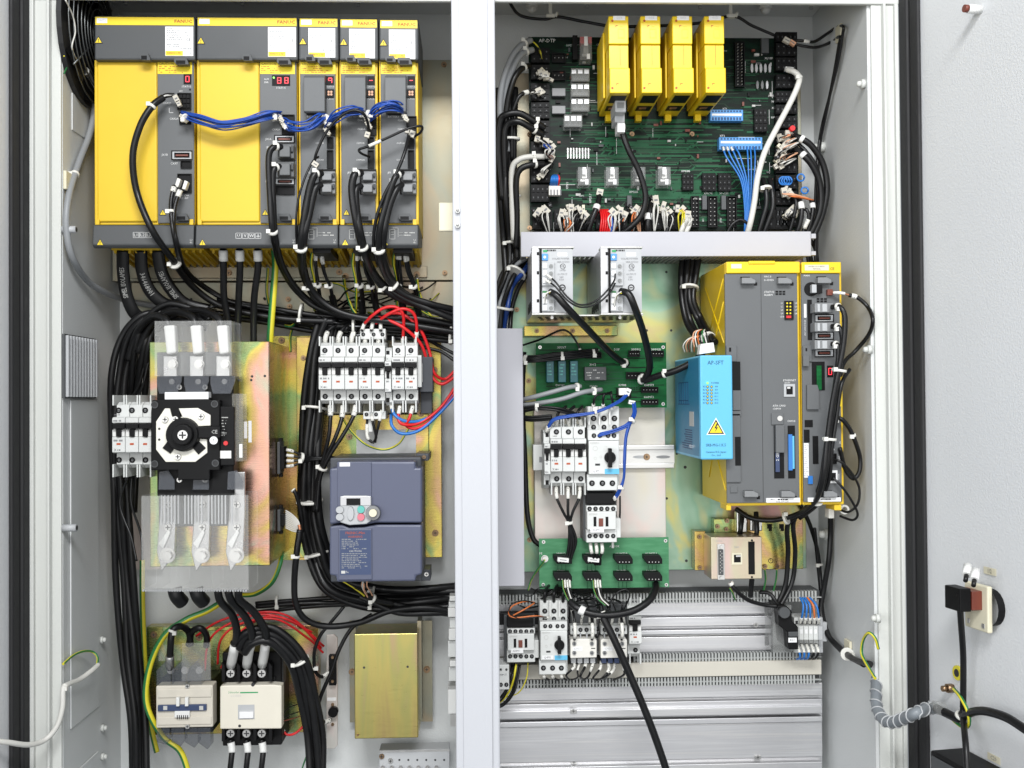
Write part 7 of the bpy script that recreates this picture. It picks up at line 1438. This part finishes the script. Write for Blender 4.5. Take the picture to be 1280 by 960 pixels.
cable('light_grey_cable', 'light grey cable crossing the right side of the upper board', [(984, 87, .12), (993, 90, .128), (999, 97, .13), (997, 108, .135), (988, 128, .14), (972, 158, .145), (956, 190, .145), (947, 222, .14), (943, 252, .138), (938, 278, .135), (932, 300, .12)], 3.7, 'cablewhite', ties=[(.2, 4.4)])
b = thing('white_plug', 'white plug at the end of the light grey cable', 'plug', 986, 87, HP + .018); small_plug(b, 987, 86, HP + .018, 10, 5, 'white', .1)
bundle('board_cable', 'two black cables with tie beside the light grey cable', 'cables', [([(953, 224, .115), (957, 236, .128), (958, 255, .132), (953, 275, .13), (946, 300, .12)], 3.4, 'rubber'), ([(962, 224, .115), (965, 238, .128), (966, 258, .132), (960, 278, .13), (952, 300, .12)], 3.4, 'rubber')], [(0, .25, 8)])
cable('board_cable', 'thin black loop between duct and the blue wires', [(908, 296, .12), (914, 282, .125), (924, 275, .125), (932, 278, .125), (937, 288, .12)], 2.4)
plug_tuft('peach and white wire plugs stacked at the right edge of the upper board', [(975, 172, 'peach', 992, 168), (983, 178, 'peach', 996, 172), (980, 186, 'peach', 998, 178), (974, 192, 'cablewhite', 996, 182), (978, 199, 'peach', 998, 190), (976, 206, 'cablewhite', 994, 198), (985, 168, 'orange', 998, 170)], 9)
MB('red').cyl(991, 160, 3.4, HP + .016, HP + .034, 12).build('fuse_plug', None, 0, 'small red fuse plug at the right edge of the upper board', 'plug')
bundle('board_cable', 'black cables curving down outside the right edge of the upper board', 'cables', [([(992, 170, .12), (1003, 174, .13), (1016, 184, .13), (1029, 206, .125), (1034, 236, .12), (1028, 268, .115), (1016, 298, .11)], 4.0, 'rubber', [(.14, .19)]), ([(994, 186, .12), (1004, 194, .13), (1016, 208, .13), (1025, 230, .125), (1026, 258, .12), (1018, 282, .115), (1008, 300, .11)], 4.0, 'rubber', [(.14, .19)]), ([(996, 178, .115), (1008, 190, .12), (1020, 208, .12), (1026, 235, .115), (1022, 270, .11), (1012, 300, .11)], 2.6, 'rubber')])
b = bundle('coil_wires', 'coiled blue wires at the right edge of the upper board', 'wires', [([(979 + 3 * j + 5 * math.cos(a * 1.05), 226 + 5 * math.sin(a * 1.05), HP + .02 + .001 * a) for a in range(0, 13)], 1.1, 'blue2') for j in range(3)] + [([(1001 + 4.5 * math.cos(a * 1.05), 222 + 4.5 * math.sin(a * 1.05), HP + .02 + .001 * a) for a in range(0, 13)], 1.1, 'blue2'), ([(1006 + 4.5 * math.cos(a * 1.05), 238 + 4 * math.sin(a * 1.05), HP + .02 + .001 * a) for a in range(0, 13)], 1.1, 'blue2')], seg=3)
plug_tuft('white plugs and peach wires at the lower right corner of the upper board', [(981, 240, 'peach', 1010, 248), (988, 243, 'orange', 1016, 250), (990, 262, 'cablewhite', 984, 272), (984, 268, 'cablewhite', 990, 276)], 12)
bundle('board_cable', 'black leads with white markers at the lower right corner of the board', 'cables', [([(988, 243, .12), (995, 252, .13), (992, 272, .13), (984, 300, .12)], 2.2, 'rubber'), ([(998, 246, .12), (1002, 260, .13), (1000, 280, .13), (992, 300, .12)], 3.2, 'rubber', [(.2, .36)]), ([(1014, 250, .11), (1016, 262, .115), (1012, 282, .115), (1004, 300, .11)], 3.0, 'rubber', [(.15, .3)]), ([(1000, 262, .12), (1008, 262, .13), (1011, 272, .13), (1006, 284, .125), (1000, 300, .12)], 2.2, 'rubber', [(.55, .78)])])
# ---- top right corner
WR = lambda px, py, e=.014: (px, py, max(.03, wall_h(px, XR) + e))
b = bundle('corner_cable', 'black cables from the board corner to the clip on the right wall', 'cables', [([(990, 50, .12), (1004, 51, .13), (1018, 52, .12), (1034, 42, .11), (1046, 34, .12), WR(1054, 33, .05), WR(1053, 45, .05), WR(1047, 80, .05), WR(1037, 120, .05), WR(1026, 165, .05), (1021, 210, .08), (1019, 260, .08), (1019, 330, .08)], 2.0, 'rubber', [(.085, .125)]), ([(990, 54, .12), (1006, 58, .125), (1022, 59, .12), (1040, 52, .11), WR(1050, 46, .05), WR(1048, 60, .05), WR(1042, 95, .05), WR(1033, 140, .05), (1025, 180, .07), (1022, 230, .07), (1021, 330, .07)], 2.0, 'rubber')])
small_plug(b, 984, 50, .12, 9, 6, 'tie', .5); small_plug(b, 991, 53, .12, 8, 5, 'peach', .6)
c = thing('tie_mount', 'cream adhesive cable mount high on the right wall', 'mount', 1055, 45, .15); h_ = wall_h(1056, XR); MB('cream').wbox((XR - .005, -h_ - .013, P(1056, 52, h_).z), (XR - .0006, -h_ + .013, P(1056, 32, h_).z)).build('mount_pad', c, .001)
bundle('cable_bundle', 'dark cables passing behind the duct end toward the controller', 'cables', multi([(1006, 300, .07), (1014, 318, .07), (1018, 345, .06), (1014, 380, .05)], 3, 5, 2.6, seed=43))
# ---- left trunk lower, beside the power supplies
bundle('cable_bundle', 'black and blue cable bundle left of the power supplies', 'cables', multi([(660, 325, .11), (648, 338, .12), (636, 358, .12), (629, 385, .115), (627, 412, .11), (627, 450, .10)], 5, 5.0, 3.0, ['rubber', 'blue3', 'rubber', 'rubbergrey', 'rubber'], seed=45, dz=.012), [(2, .25, 14), (2, .6, 14)])
bundle('cable_bundle', 'second dark bundle against the post left of the power supplies', 'cables', multi([(640, 330, .08), (630, 350, .08), (622, 385, .08), (620, 430, .08)], 3, 5, 3.2, seed=46))
cable('thin_cable', 'thin black cable right of the upright duct cover', [(655, 440, .09), (653, 500, .09), (656, 570, .09), (659, 640, .09), (666, 672, .09), (676, 682, .09)], 3.2)
# ---- power supply leads
bundle('supply_leads', 'thin black jumper leads between the two power supplies', 'wires', [([(683, 343, .295), (694, 352, .31), (710, 372, .315), (726, 381, .315), (745, 376, .31), (760, 362, .305), (768, 350, .295), (769, 342, .292)], 1.2, 'rubber', [(0, .1)]), ([(682, 350, .295), (694, 358, .308), (710, 376, .312), (727, 384, .312), (747, 379, .308), (762, 366, .302), (769, 354, .294)], 1.2, 'rubber', [(0, .1)])])
bundle('supply_cable', 'thick black cable slanting from the left power supply to the green board', 'cable', [([(688, 365, .295), (696, 370, .305), (712, 388, .30), (735, 412, .25), (758, 436, .19), (774, 450, .15), (784, 455, .13)], 4.4, 'rubber')] + [([(681, 379 - 2 * i, .292), (682 + i, 368 - i, .30), (689, 364 + i, .303)], 1.0, ('cablewhite', 'rubber', 'gyellow')[i]) for i in range(3)], [(0, .93, 6)])
bundle('supply_cable', 'thick black cable from the right power supply down to the green board', 'cable', [([(776, 364, .295), (786, 368, .306), (794, 386, .30), (803, 412, .24), (810, 440, .19), (812, 460, .16), (806, 473, .14), (800, 474, .13)], 4.4, 'rubber')] + [([(768, 383 - 2 * i, .292), (770 + i, 370 - i, .30), (778, 364 + i, .303)], 1.0, ('cablewhite', 'rubber', 'gyellow')[i]) for i in range(3)], [(0, .95, 7)])
cable('thin_cable', 'thin black lead arching over the left corner of the green board', [(652, 432, .08), (676, 424, .10), (700, 413, .12), (712, 416, .12), (722, 430, .12), (726, 440, .12)], 1.3, sleeves=[(.9, 1)])
bundle('board_leads', 'black wire bundle along the top of the small green board', 'wires', multi([(648, 448, .12), (665, 449, .135), (690, 446, .14), (715, 444, .14), (735, 442, .13), (748, 440, .125)], 5, 1.8, 1.4, seed=47, dz=.003), [(2, .12, 6), (2, .5, 5), (2, .9, 5)])
bundle('grey_cables', 'two grey cables lying across the lower edge of the small green board', 'cables', [([(652, 500, .13), (668, 496, .15), (690, 490, .155), (712, 484, .15), (726, 483, .14)], 3.0, 'rubbergrey', []), ([(654, 506, .13), (680, 503, .15), (705, 498, .155), (730, 490, .15), (752, 487, .13)], 3.0, 'rubbergrey', [])], [(0, .9, 4.6), (1, .88, 4.6)])
bundle('board_leads', 'looped black wires under the grey cables of the small green board', 'wires', multi([(722, 520, .15), (700, 512, .16), (672, 510, .155), (652, 514, .14), (648, 520, .13), (662, 524, .14), (690, 522, .15)], 3, 2.2, 1.5, seed=48, dz=.003), [(1, .34, 5)])
b = bundle('blue_wires', 'blue bundle slanting from the small green board to the slim switch', 'wires', fan([(784, 492, .14), (772, 502, .155), (745, 514, .165), (712, 519, .165), (692, 524, .16), (683, 538, .15)], 5, 2.0, 1.2, 'blue', 51, .8, sleeves=[(.92, 1.0)]), [(0, .4, 4.5)])
small_plug(b, 785, 490, .135, 6, 9, 'white', .4)
b = bundle('blue_wires', 'blue bundle from the small board curving left to the motor starter', 'wires', fan([(792, 503, .14), (793, 518, .155), (786, 530, .165), (770, 538, .168), (752, 543, .165), (742, 546, .155)], 5, 1.8, 1.2, 'blue', 52, .8, sleeves=[(.93, 1.0)]), [(0, .35, 4.5)])
small_plug(b, 790, 503, .135, 8, 5, 'white', .2)
bundle('blue_wires', 'blue bundle hanging straight down right of the motor starter', 'wires', fan([(790, 522, .16), (783, 545, .17), (781, 575, .175), (780, 598, .17), (774, 614, .165), (768, 624, .155)], 4, 1.6, 1.2, 'blue', 53, .8, sleeves=[(.93, 1.0)]), [(0, .72, 4)])
cable('thin_cable', 'thin black lead down the right side of the small contactor', [(775, 620, .14), (775, 640, .14), (774, 660, .12)], 1.2)
bundle('breaker_wires', 'three sleeved wires into the top of the breaker over the pale plate', 'wires', [([(695.5 + 15 * i, 540, .13), (696 + 15 * i, 528, .145), (698 + 12 * i, 516, .15), (708 + 10 * i, 508, .14)], 1.9, 'rubber', [(.05, .45)]) for i in range(3)])
bundle('starter_wires', 'three black wires arching into the top of the motor starter', 'wires', [([(742 + 12 * i, 514, .13), (742 + 12 * i, 504, .145), (746 + 9 * i, 494, .15), (760 + 2 * i, 492 - i, .14)], 1.6, 'rubber', [(.05, .3)]) for i in range(3)])
bundle('breaker_wires', 'sleeved black wires joining below the breaker over the pale plate', 'wires', [([(695.5 + 14.5 * i, 606, .13), (696 + 14 * i, 622, .145), (704 + 6 * i, 640, .145), (711 + i, 655, .14), (711 + 3 * i, 680, .135), (708 + 3 * i, 698, .13)], 1.8, 'rubber', [(.03, .22)]) for i in range(3)] + [([(712, 652, .138), (720, 675, .135), (714, 697, .13)], 1.8, 'rubber')], [(1, .58, 5)])
bundle('contactor_wires', 'sleeved black wires below the small contactor on the pale board', 'wires', [([(738 + 7 * i, 678, .14), (739 + 7 * i, 688, .145), (742 + 4 * i, 698, .14), (744 + 3 * i, 706, .135)], 1.7, 'rubber', [(.05, .45)]) for i in range(3)] + [([(766, 674, .13), (766, 685, .13)], 1.6, 'white')])
for i, x in enumerate((697, 735)):
    t = thing('white_plug', 'white wire plug on the upper row of the pale green board, %s one' % ('left' if i == 0 else 'right'), 'plug', x + 9, 702, H2 + .02); small_plug(t, x + 7, 700, H2 + .024, 14, 5, 'white', .1)
    t = thing('plug_wires', 'earth and black wires hanging from the lower row of the pale board, %s ones' % ('left' if i == 0 else 'right'), 'wires', x + 9, 730, H2)
    for k in range(4): wire(t, [(x + 6 + 3 * k, 725, H2 + .024), (x + 7 + 3 * k, 736, H2 + .03), (x + 12 + 2.4 * k, 748, .15), (x + 18 + 2 * k + i * 4, 757, .155)], .9, ('gy', 'rubber', 'cablewhite', 'rubber')[k], sleeves=[(.0, .3)] if k else ())
cable('earth_wire', 'thin green yellow wire left of the pale green board', [(681, 700, H2 + .012), (672, 712, .11), (664, 725, .1), (660, 738, .1)], 1.1, 'gy', cat='earth wire')
# ---- bundle between duct and blue unit
bundle('cable_bundle', 'black cables hanging from the duct left of the yellow controller', 'cables', multi([(864, 318, .10), (860, 345, .11), (860, 375, .12), (868, 402, .13), (880, 420, .16), (888, 432, .2)], 4, 5.5, 4.0, seed=55, dz=.01), [(1, .3, 12), (1, .88, 11)])
bundle('control_cable', 'black cable from the blue unit top slanting left to the green board', 'cable', [([(884, 420, .20), (880, 438, .2), (866, 452, .19), (845, 463, .18), (822, 470, .16), (806, 476, .14)], 4.4, 'rubber')], [(0, .72, 5.4)])
t = thing('plug_cluster', 'white plug with colourful wires on top of the blue unit', 'plugs', 885, 440, .25)
MB('white').prism([(876, 430), (892, 428), (894, 440), (874, 443)], .25, .27).build('plug_body', t, .001)
for i in range(7): wire(t, [(868 + 3.4 * i, 434, .25), (866 + 3.2 * i, 424, .255), (868 + 2.4 * i, 415, .25), (876 + i, 412, .24)], .8, ('peach', 'cablewhite', 'orange', 'rubber', 'green', 'cablewhite', 'rubber')[i], seg=6)
for i in range(5): wire(t, [(856 + 3 * i, 440, .2), (854 + 3.4 * i, 432, .21), (860 + 2 * i, 424, .215), (870 + i, 420, .21)], .8, ('cablewhite', 'peach', 'brown', 'cablewhite', 'orange')[i], seg=6)
# ---- cables on the controller's right
b = bundle('controller_cables', 'black cables from the controller plugs sweeping down and under it', 'cables', [([(1040, 384, .285), (1050, 384, .30), (1056, 396, .305), (1055, 425, .305), (1049, 460, .305), (1041, 500, .30), (1034, 550, .295), (1029, 595, .29), (1020, 625, .26), (1000, 641, .2), (970, 650, .17), (940, 648, .15), (920, 636, .13)], 3.4, 'rubber'), ([(1040, 408, .285), (1049, 410, .298), (1053, 424, .30), (1050, 455, .30), (1044, 490, .296), (1038, 535, .29), (1033, 585, .285), (1024, 620, .255), (1005, 640, .2), (985, 655, .15), (985, 690, .12), (982, 730, .11), (972, 755, .11)], 3.4, 'rubber'), ([(1040, 430, .285), (1047, 432, .295), (1048, 446, .296), (1045, 475, .295), (1038, 520, .29), (1031, 570, .285), (1024, 610, .26), (1008, 634, .21), (992, 652, .15), (994, 690, .12), (990, 728, .11), (974, 760, .12)], 3.2, 'rubber'), ([(1062, 462, .27), (1052, 480, .29), (1046, 520, .29), (1040, 560, .288), (1036, 600, .275), (1022, 630, .24), (1000, 648, .18)], 2.6, 'rubber')], [(0, .06, 4.6), (1, .06, 4.6), (2, .06, 4.6), (1, .27, 9.5), (1, .44, 9), (1, .6, 9), (0, .8, 9)])
bundle('power_lead', 'black lead looping right of the controller from its orange connector', 'cable', [([(1061, 369, .268), (1072, 372, .27), (1085, 384, .262), (1091, 400, .255), (1086, 418, .255), (1070, 438, .26), (1056, 452, .27), (1050, 470, .285)], 2.6, 'rubber', [(.05, .13)]), ([(1040, 365, .262), (1048, 366, .268), (1055, 367, .27), (1062, 369, .269)], 1.2, 'copper'), ([(1042, 366, .266), (1049, 366, .272), (1056, 367, .272)], 2.0, 'white')])
bundle('side_lead', 'black lead with white tie right of the controller lower half', 'cable', [([(1043, 523, .262), (1052, 524, .27), (1062, 536, .265), (1069, 552, .26), (1075, 572, .25), (1074, 590, .25), (1066, 598, .25), (1056, 585, .25), (1050, 560, .26)], 2.8, 'rubber'), ([(1040, 574, .262), (1052, 578, .27), (1065, 592, .262), (1074, 610, .255), (1072, 630, .25), (1060, 640, .24), (1048, 636, .22)], 1.6, 'rubber'), ([(1041, 597, .262), (1052, 608, .268), (1064, 625, .26), (1072, 642, .25), (1066, 650, .24), (1050, 645, .22)], 1.6, 'rubber')], [(0, .32, 4), (0, .02, 4)])
t = thing('tie_mount', 'white adhesive tie mount below the controller on the right', 'mount', 1050, 640, .2); MB('tie').ring(1056, 637, 3.5, 6, .2, .215, 16).build('ring', t); MB('tie').box(1036, 636, 1043, 648, .2, .22).build('pad', t, .001)
bundle('wall_cable', 'black cables running down the rear right corner to the lower wall clip', 'cables', [([(1000, 630, .06), (1012, 655, .05), (1022, 690, .045), (1026, 730, .05), (1028, 765, .06), (1036, 795, .09), (1050, 812, .12), (1070, 826, .16), (1088, 832, .21)], 2.6, 'rubber'), ([(1038, 640, .1), (1038, 668, .09), (1036, 700, .09), (1030, 735, .08), (1026, 765, .08), (1034, 792, .10), (1048, 808, .13), (1068, 824, .17), (1088, 830, .21)], 3.4, 'rubber'), ([(1018, 660, .06), (1022, 700, .05), (1026, 740, .05), (1030, 775, .07), (1040, 800, .1), (1056, 818, .14), (1080, 832, .2)], 2.4, 'rubber')], [(0, .3, 5), (1, .82, 8)])
h_ = wall_h(1058, XR); c = thing('tie_mount', 'cream adhesive cable mount low on the right wall', 'mount', 1057, 812, .15); MB('cream').wbox((XR - .005, -h_ - .014, P(1058, 818, h_).z), (XR - .0006, -h_ + .014, P(1058, 800, h_).z)).build('mount_pad', c, .001)
# ---- spiral wrapped cable crossing to the door
def dp3(px, py, n=.02): u_, z_ = dpt(px, py, n); return dxf(Vector((u_, n, z_)))
sp = thing('spiral_conduit', 'grey spiral wrapped cable bridging the cabinet and the right door', 'conduit', 1090, 830, .2)
path = spline([P(1088, 831, .21), P(1095, 842, .25), P(1095, 862, .285), P(1096, 884, .31), P(1104, 899, .34), P(1116, 903, .37), P(1130, 898, .40), P(1146, 891, .43), dp3(1160, 885, .035), dp3(1168, 885, .03)], 10)
MB('spiral').tube(path, .0085, 14).build('inner_cable', sp)
tot = len(path) - 1; pts = []
for i in range(320):
    c_, d_ = at(path, i / 319); up = Vector((0, -1, 0)); up = (up - d_ * up.dot(d_)).normalized(); sd = d_.cross(up); a = i / 319 * 6.28318 * 17
    pts.append(c_ + (sd * math.cos(a) + up * math.sin(a)) * .0092)
MB('lgrey').tube(pts, .0012, 5).build('spiral_wrap', sp)
MB('clearrelay').tube([dp3(1168, 884, .03), dp3(1178, 886, .028)], .010, 12).build('end_sleeve', sp)
def dcable(label, pts, r, m='rubber', cat='cable', ties=()):
    pa = spline(pts, 8); st = ('gyellow', 'green') if m == 'gy' else None; o = MB('green' if st else m).tube(pa, r, 10, None, st).build('door_lead', None, 0, label, cat)
    for t_ in ties: tie(o, pa, t_, r * 1.5)
    return o
dcable('black lead from the spiral conduit to the door junction', [dp3(1170, 885, .028), dp3(1184, 892, .024), dp3(1198, 898, .022), dp3(1204, 892, .02)], .0065, ties=[.85])
dcable('black lead hanging straight down from the contact block on the door', [dp3(1199, 742, .05), dp3(1201, 775, .045), dp3(1204, 820, .03), dp3(1204, 870, .025), dp3(1204, 896, .025), dp3(1207, 930, .05), dp3(1210, 975, .06)], .0045)
dcable('black cable leaving the door junction to the right picture edge', [dp3(1203, 897, .022), dp3(1216, 890, .028), dp3(1232, 889, .03), dp3(1256, 896, .03), dp3(1276, 908, .03), dp3(1300, 925, .03)], .0062)
dcable('green yellow earth loop on the right door', [dp3(1192, 861, .02), dp3(1201, 872, .03), dp3(1210, 890, .03), dp3(1211, 906, .025), dp3(1204, 909, .02), dp3(1194, 902, .02), dp3(1188, 896, .022)], .0028, 'gy', 'earth wire')
for i, (x, y, rot) in enumerate(((1209, 711, .2), (1219, 717, -.3))): 
    q0, q1 = dp3(x - 1, y + 8, .06), dp3(x + 1, y - 4, .05); MB('white').tube([q0, q1], .006, 10).use('rubber').tube([q0 + (q0 - q1) * .6, q0], .0032, 8).build('sleeved_lead', None, 0, 'white sleeved lead on the door contact block, %s one' % ('left' if i == 0 else 'right'), 'wire')
WRc = lambda px, py, e: (px, py, wall_h(px, XR) + e)
cable('earth_wire', 'green yellow earth loop on the right wall beside the frame', [WRc(1098, 811, .012), WRc(1094, 798, .03), WRc(1086, 791, .05), WRc(1079, 800, .05), WRc(1077, 816, .05), WRc(1082, 828, .05), WRc(1094, 848, .05)], 1.9, 'gy', cat='earth wire')
# ---- under the controller and at the lower right panel
bundle('interface_cables', 'black cables between interface box and the panel end terminals', 'cables', [([(913, 728, .15), (920, 738, .15), (935, 750, .14), (955, 756, .13), (972, 758, .13)], 2.6, 'rubber', [(.0, .1)]), ([(950, 740, .1), (962, 742, .11), (970, 752, .12), (976, 760, .13)], 2.6, 'rubber')])
bundle('earth_leads', 'thin earth leads under the interface bracket', 'wires', [([(956, 712, .085), (957, 725, .08), (954, 740, .075)], 1.2, 'gy'), ([(971, 712, .085), (970, 725, .08), (966, 742, .075)], 1.2, 'gy'), ([(912, 735, .12), (916, 742, .12), (919, 750, .11)], 1.0, 'gy')])
bundle('coax_leads', 'black cables through the clamps under the controller', 'cables', [([(928, 640, .1), (926, 660, .11), (924, 672, .1)], 3.2, 'rubber'), ([(945, 640, .1), (946, 665, .11), (942, 680, .1), (940, 720, .13), (938, 745, .1)], 3.2, 'rubber')])
bundle('terminal_wires', 'blue and orange wires on the top of the panel end terminals', 'wires', [([(1000 + 6 * i, 779, .11), (1003 + 5 * i, 768, .125), (1004 + 4 * i, 756, .125), (1000 + 3 * i, 747, .11)], 1.3, ('blue2', 'blue2', 'blue2', 'orange', 'blue2')[i], [(.0, .22)]) for i in range(5)])
bundle('terminal_wires', 'blue and black wires curling under the panel end terminals', 'wires', [([(996 + 6 * i, 806, .11), (999 + 6 * i, 814, .125), (1000 + 5 * i, 822, .12), (996 + 5 * i, 824, .1)], 1.4, ('blue2', 'blue2', 'blue2', 'rubber', 'rubber')[i], [(.0, .4)]) for i in range(5)])
# ---- lower device row
bundle('loop_cable', 'thick black cable looping under the pale green board', 'cable', [([(712, 752, .16), (722, 760, .17), (738, 767, .175), (762, 769, .175), (790, 764, .17), (810, 752, .16), (819, 738, .14), (820, 730, .12)], 4.6, 'rubber', [(.17, .23)])])
cable('drop_cable', 'long thick black cable hanging to the bottom edge over the aluminium panel', [(750, 764, .17), (756, 776, .175), (768, 800, .18), (785, 838, .18), (805, 885, .18), (822, 930, .18), (838, 978, .18)], 4.7, ties=[(.06, 6)])
bundle('device_wires', 'black control wires with white markers above the two cream contactors', 'wires', [([(718 + 9.2 * i, 784, .125), (717 + 9.2 * i + JT(2.5), 772 + JT(3), .14), (719 + 9.2 * i + JT(7), 758 + JT(5), .145), (724 + 8 * i + JT(12), 749, .11)], 1.1 + JT(.25), 'rubber', [(.10 + JT(.06), .5)]) for i in range(8)])
bundle('device_wires', 'black control wires with white markers below the two cream contactors', 'wires', [([(716 + 8.8 * i + JT(1), 826, .125), (716 + 8.8 * i + JT(4), 836 + JT(3), .14), (712 + 8.8 * i + JT(7), 845 + JT(3), .14 + JT(.01)), (707 + 8.8 * i + JT(9), 850, .09)], 1.4 + JT(.3), 'rubber', [(.05, .42 + JT(.12))]) for i in range(8)])
bundle('device_wires', 'tall white marked leads over the cream contactor fronts', 'wires', [([(x, 800, .16), (x + 1, 790, .165), (x, 776, .16), (x - 2, 764, .15)], 1.7, 'rubber', [(.1, .6)]) for x in (718, 740, 777)])
bundle('device_wires', 'looping thin black wires above the single breaker', 'wires', [([(764, 770, .14), (762, 755, .15), (770, 742, .15), (782, 737, .15), (787, 745, .15), (780, 762, .14)], 1.0, 'rubber'), ([(756, 772, .14), (752, 756, .15), (740, 746, .15), (730, 748, .14)], 1.0, 'rubber'), ([(772, 770, .14), (766, 754, .15), (760, 746, .14)], 1.0, 'rubber')])
bundle('device_wires', 'orange and black lead looping above the half hidden contactor', 'wires', [([(684, 772, .14), (668, 770, .15), (645, 772, .15), (636, 768, .15), (640, 758, .15), (655, 752, .14), (668, 753, .12)], 1.0, 'orange', [(0, .06)]), ([(688, 772, .14), (672, 771, .15), (650, 773, .15), (637, 766, .152), (640, 755, .15), (656, 751, .14), (672, 755, .12)], .8, 'rubber', [(0, .06)]), ([(640, 770, .15), (655, 762, .15), (668, 754, .13)], 1.0, 'orange')])
bundle('device_wires', 'black wire bundle dropping beside the post from the lower contactor', 'wires', multi([(645, 830, .12), (643, 845, .13), (638, 862, .13), (628, 876, .12), (615, 882, .1)], 5, 2.6, 1.5, ['rubber', 'rubber', 'gyellow', 'rubber', 'rubber'], seed=61) + [([(660, 828, .12), (658, 848, .12), (648, 866, .11), (630, 872, .1)], .8, 'gyellow')])
bundle('device_wires', 'short sleeved leads under the lower motor starter', 'wires', [([(680 + 11 * i, 838, .14), (680 + 11 * i, 846, .145), (686 + 11 * i, 850, .13)], 1.6, 'rubber', [(.05, .6)]) for i in range(3)])
bundle('device_wires', 'black wires entering the top of the lower motor starter', 'wires', [([(681 + 11.4 * i, 752, .13), (681 + 11.4 * i, 742, .14), (684 + 11 * i, 734, .12), (690 + 10 * i, 730, .09)], 2.0, 'rubber') for i in range(3)])
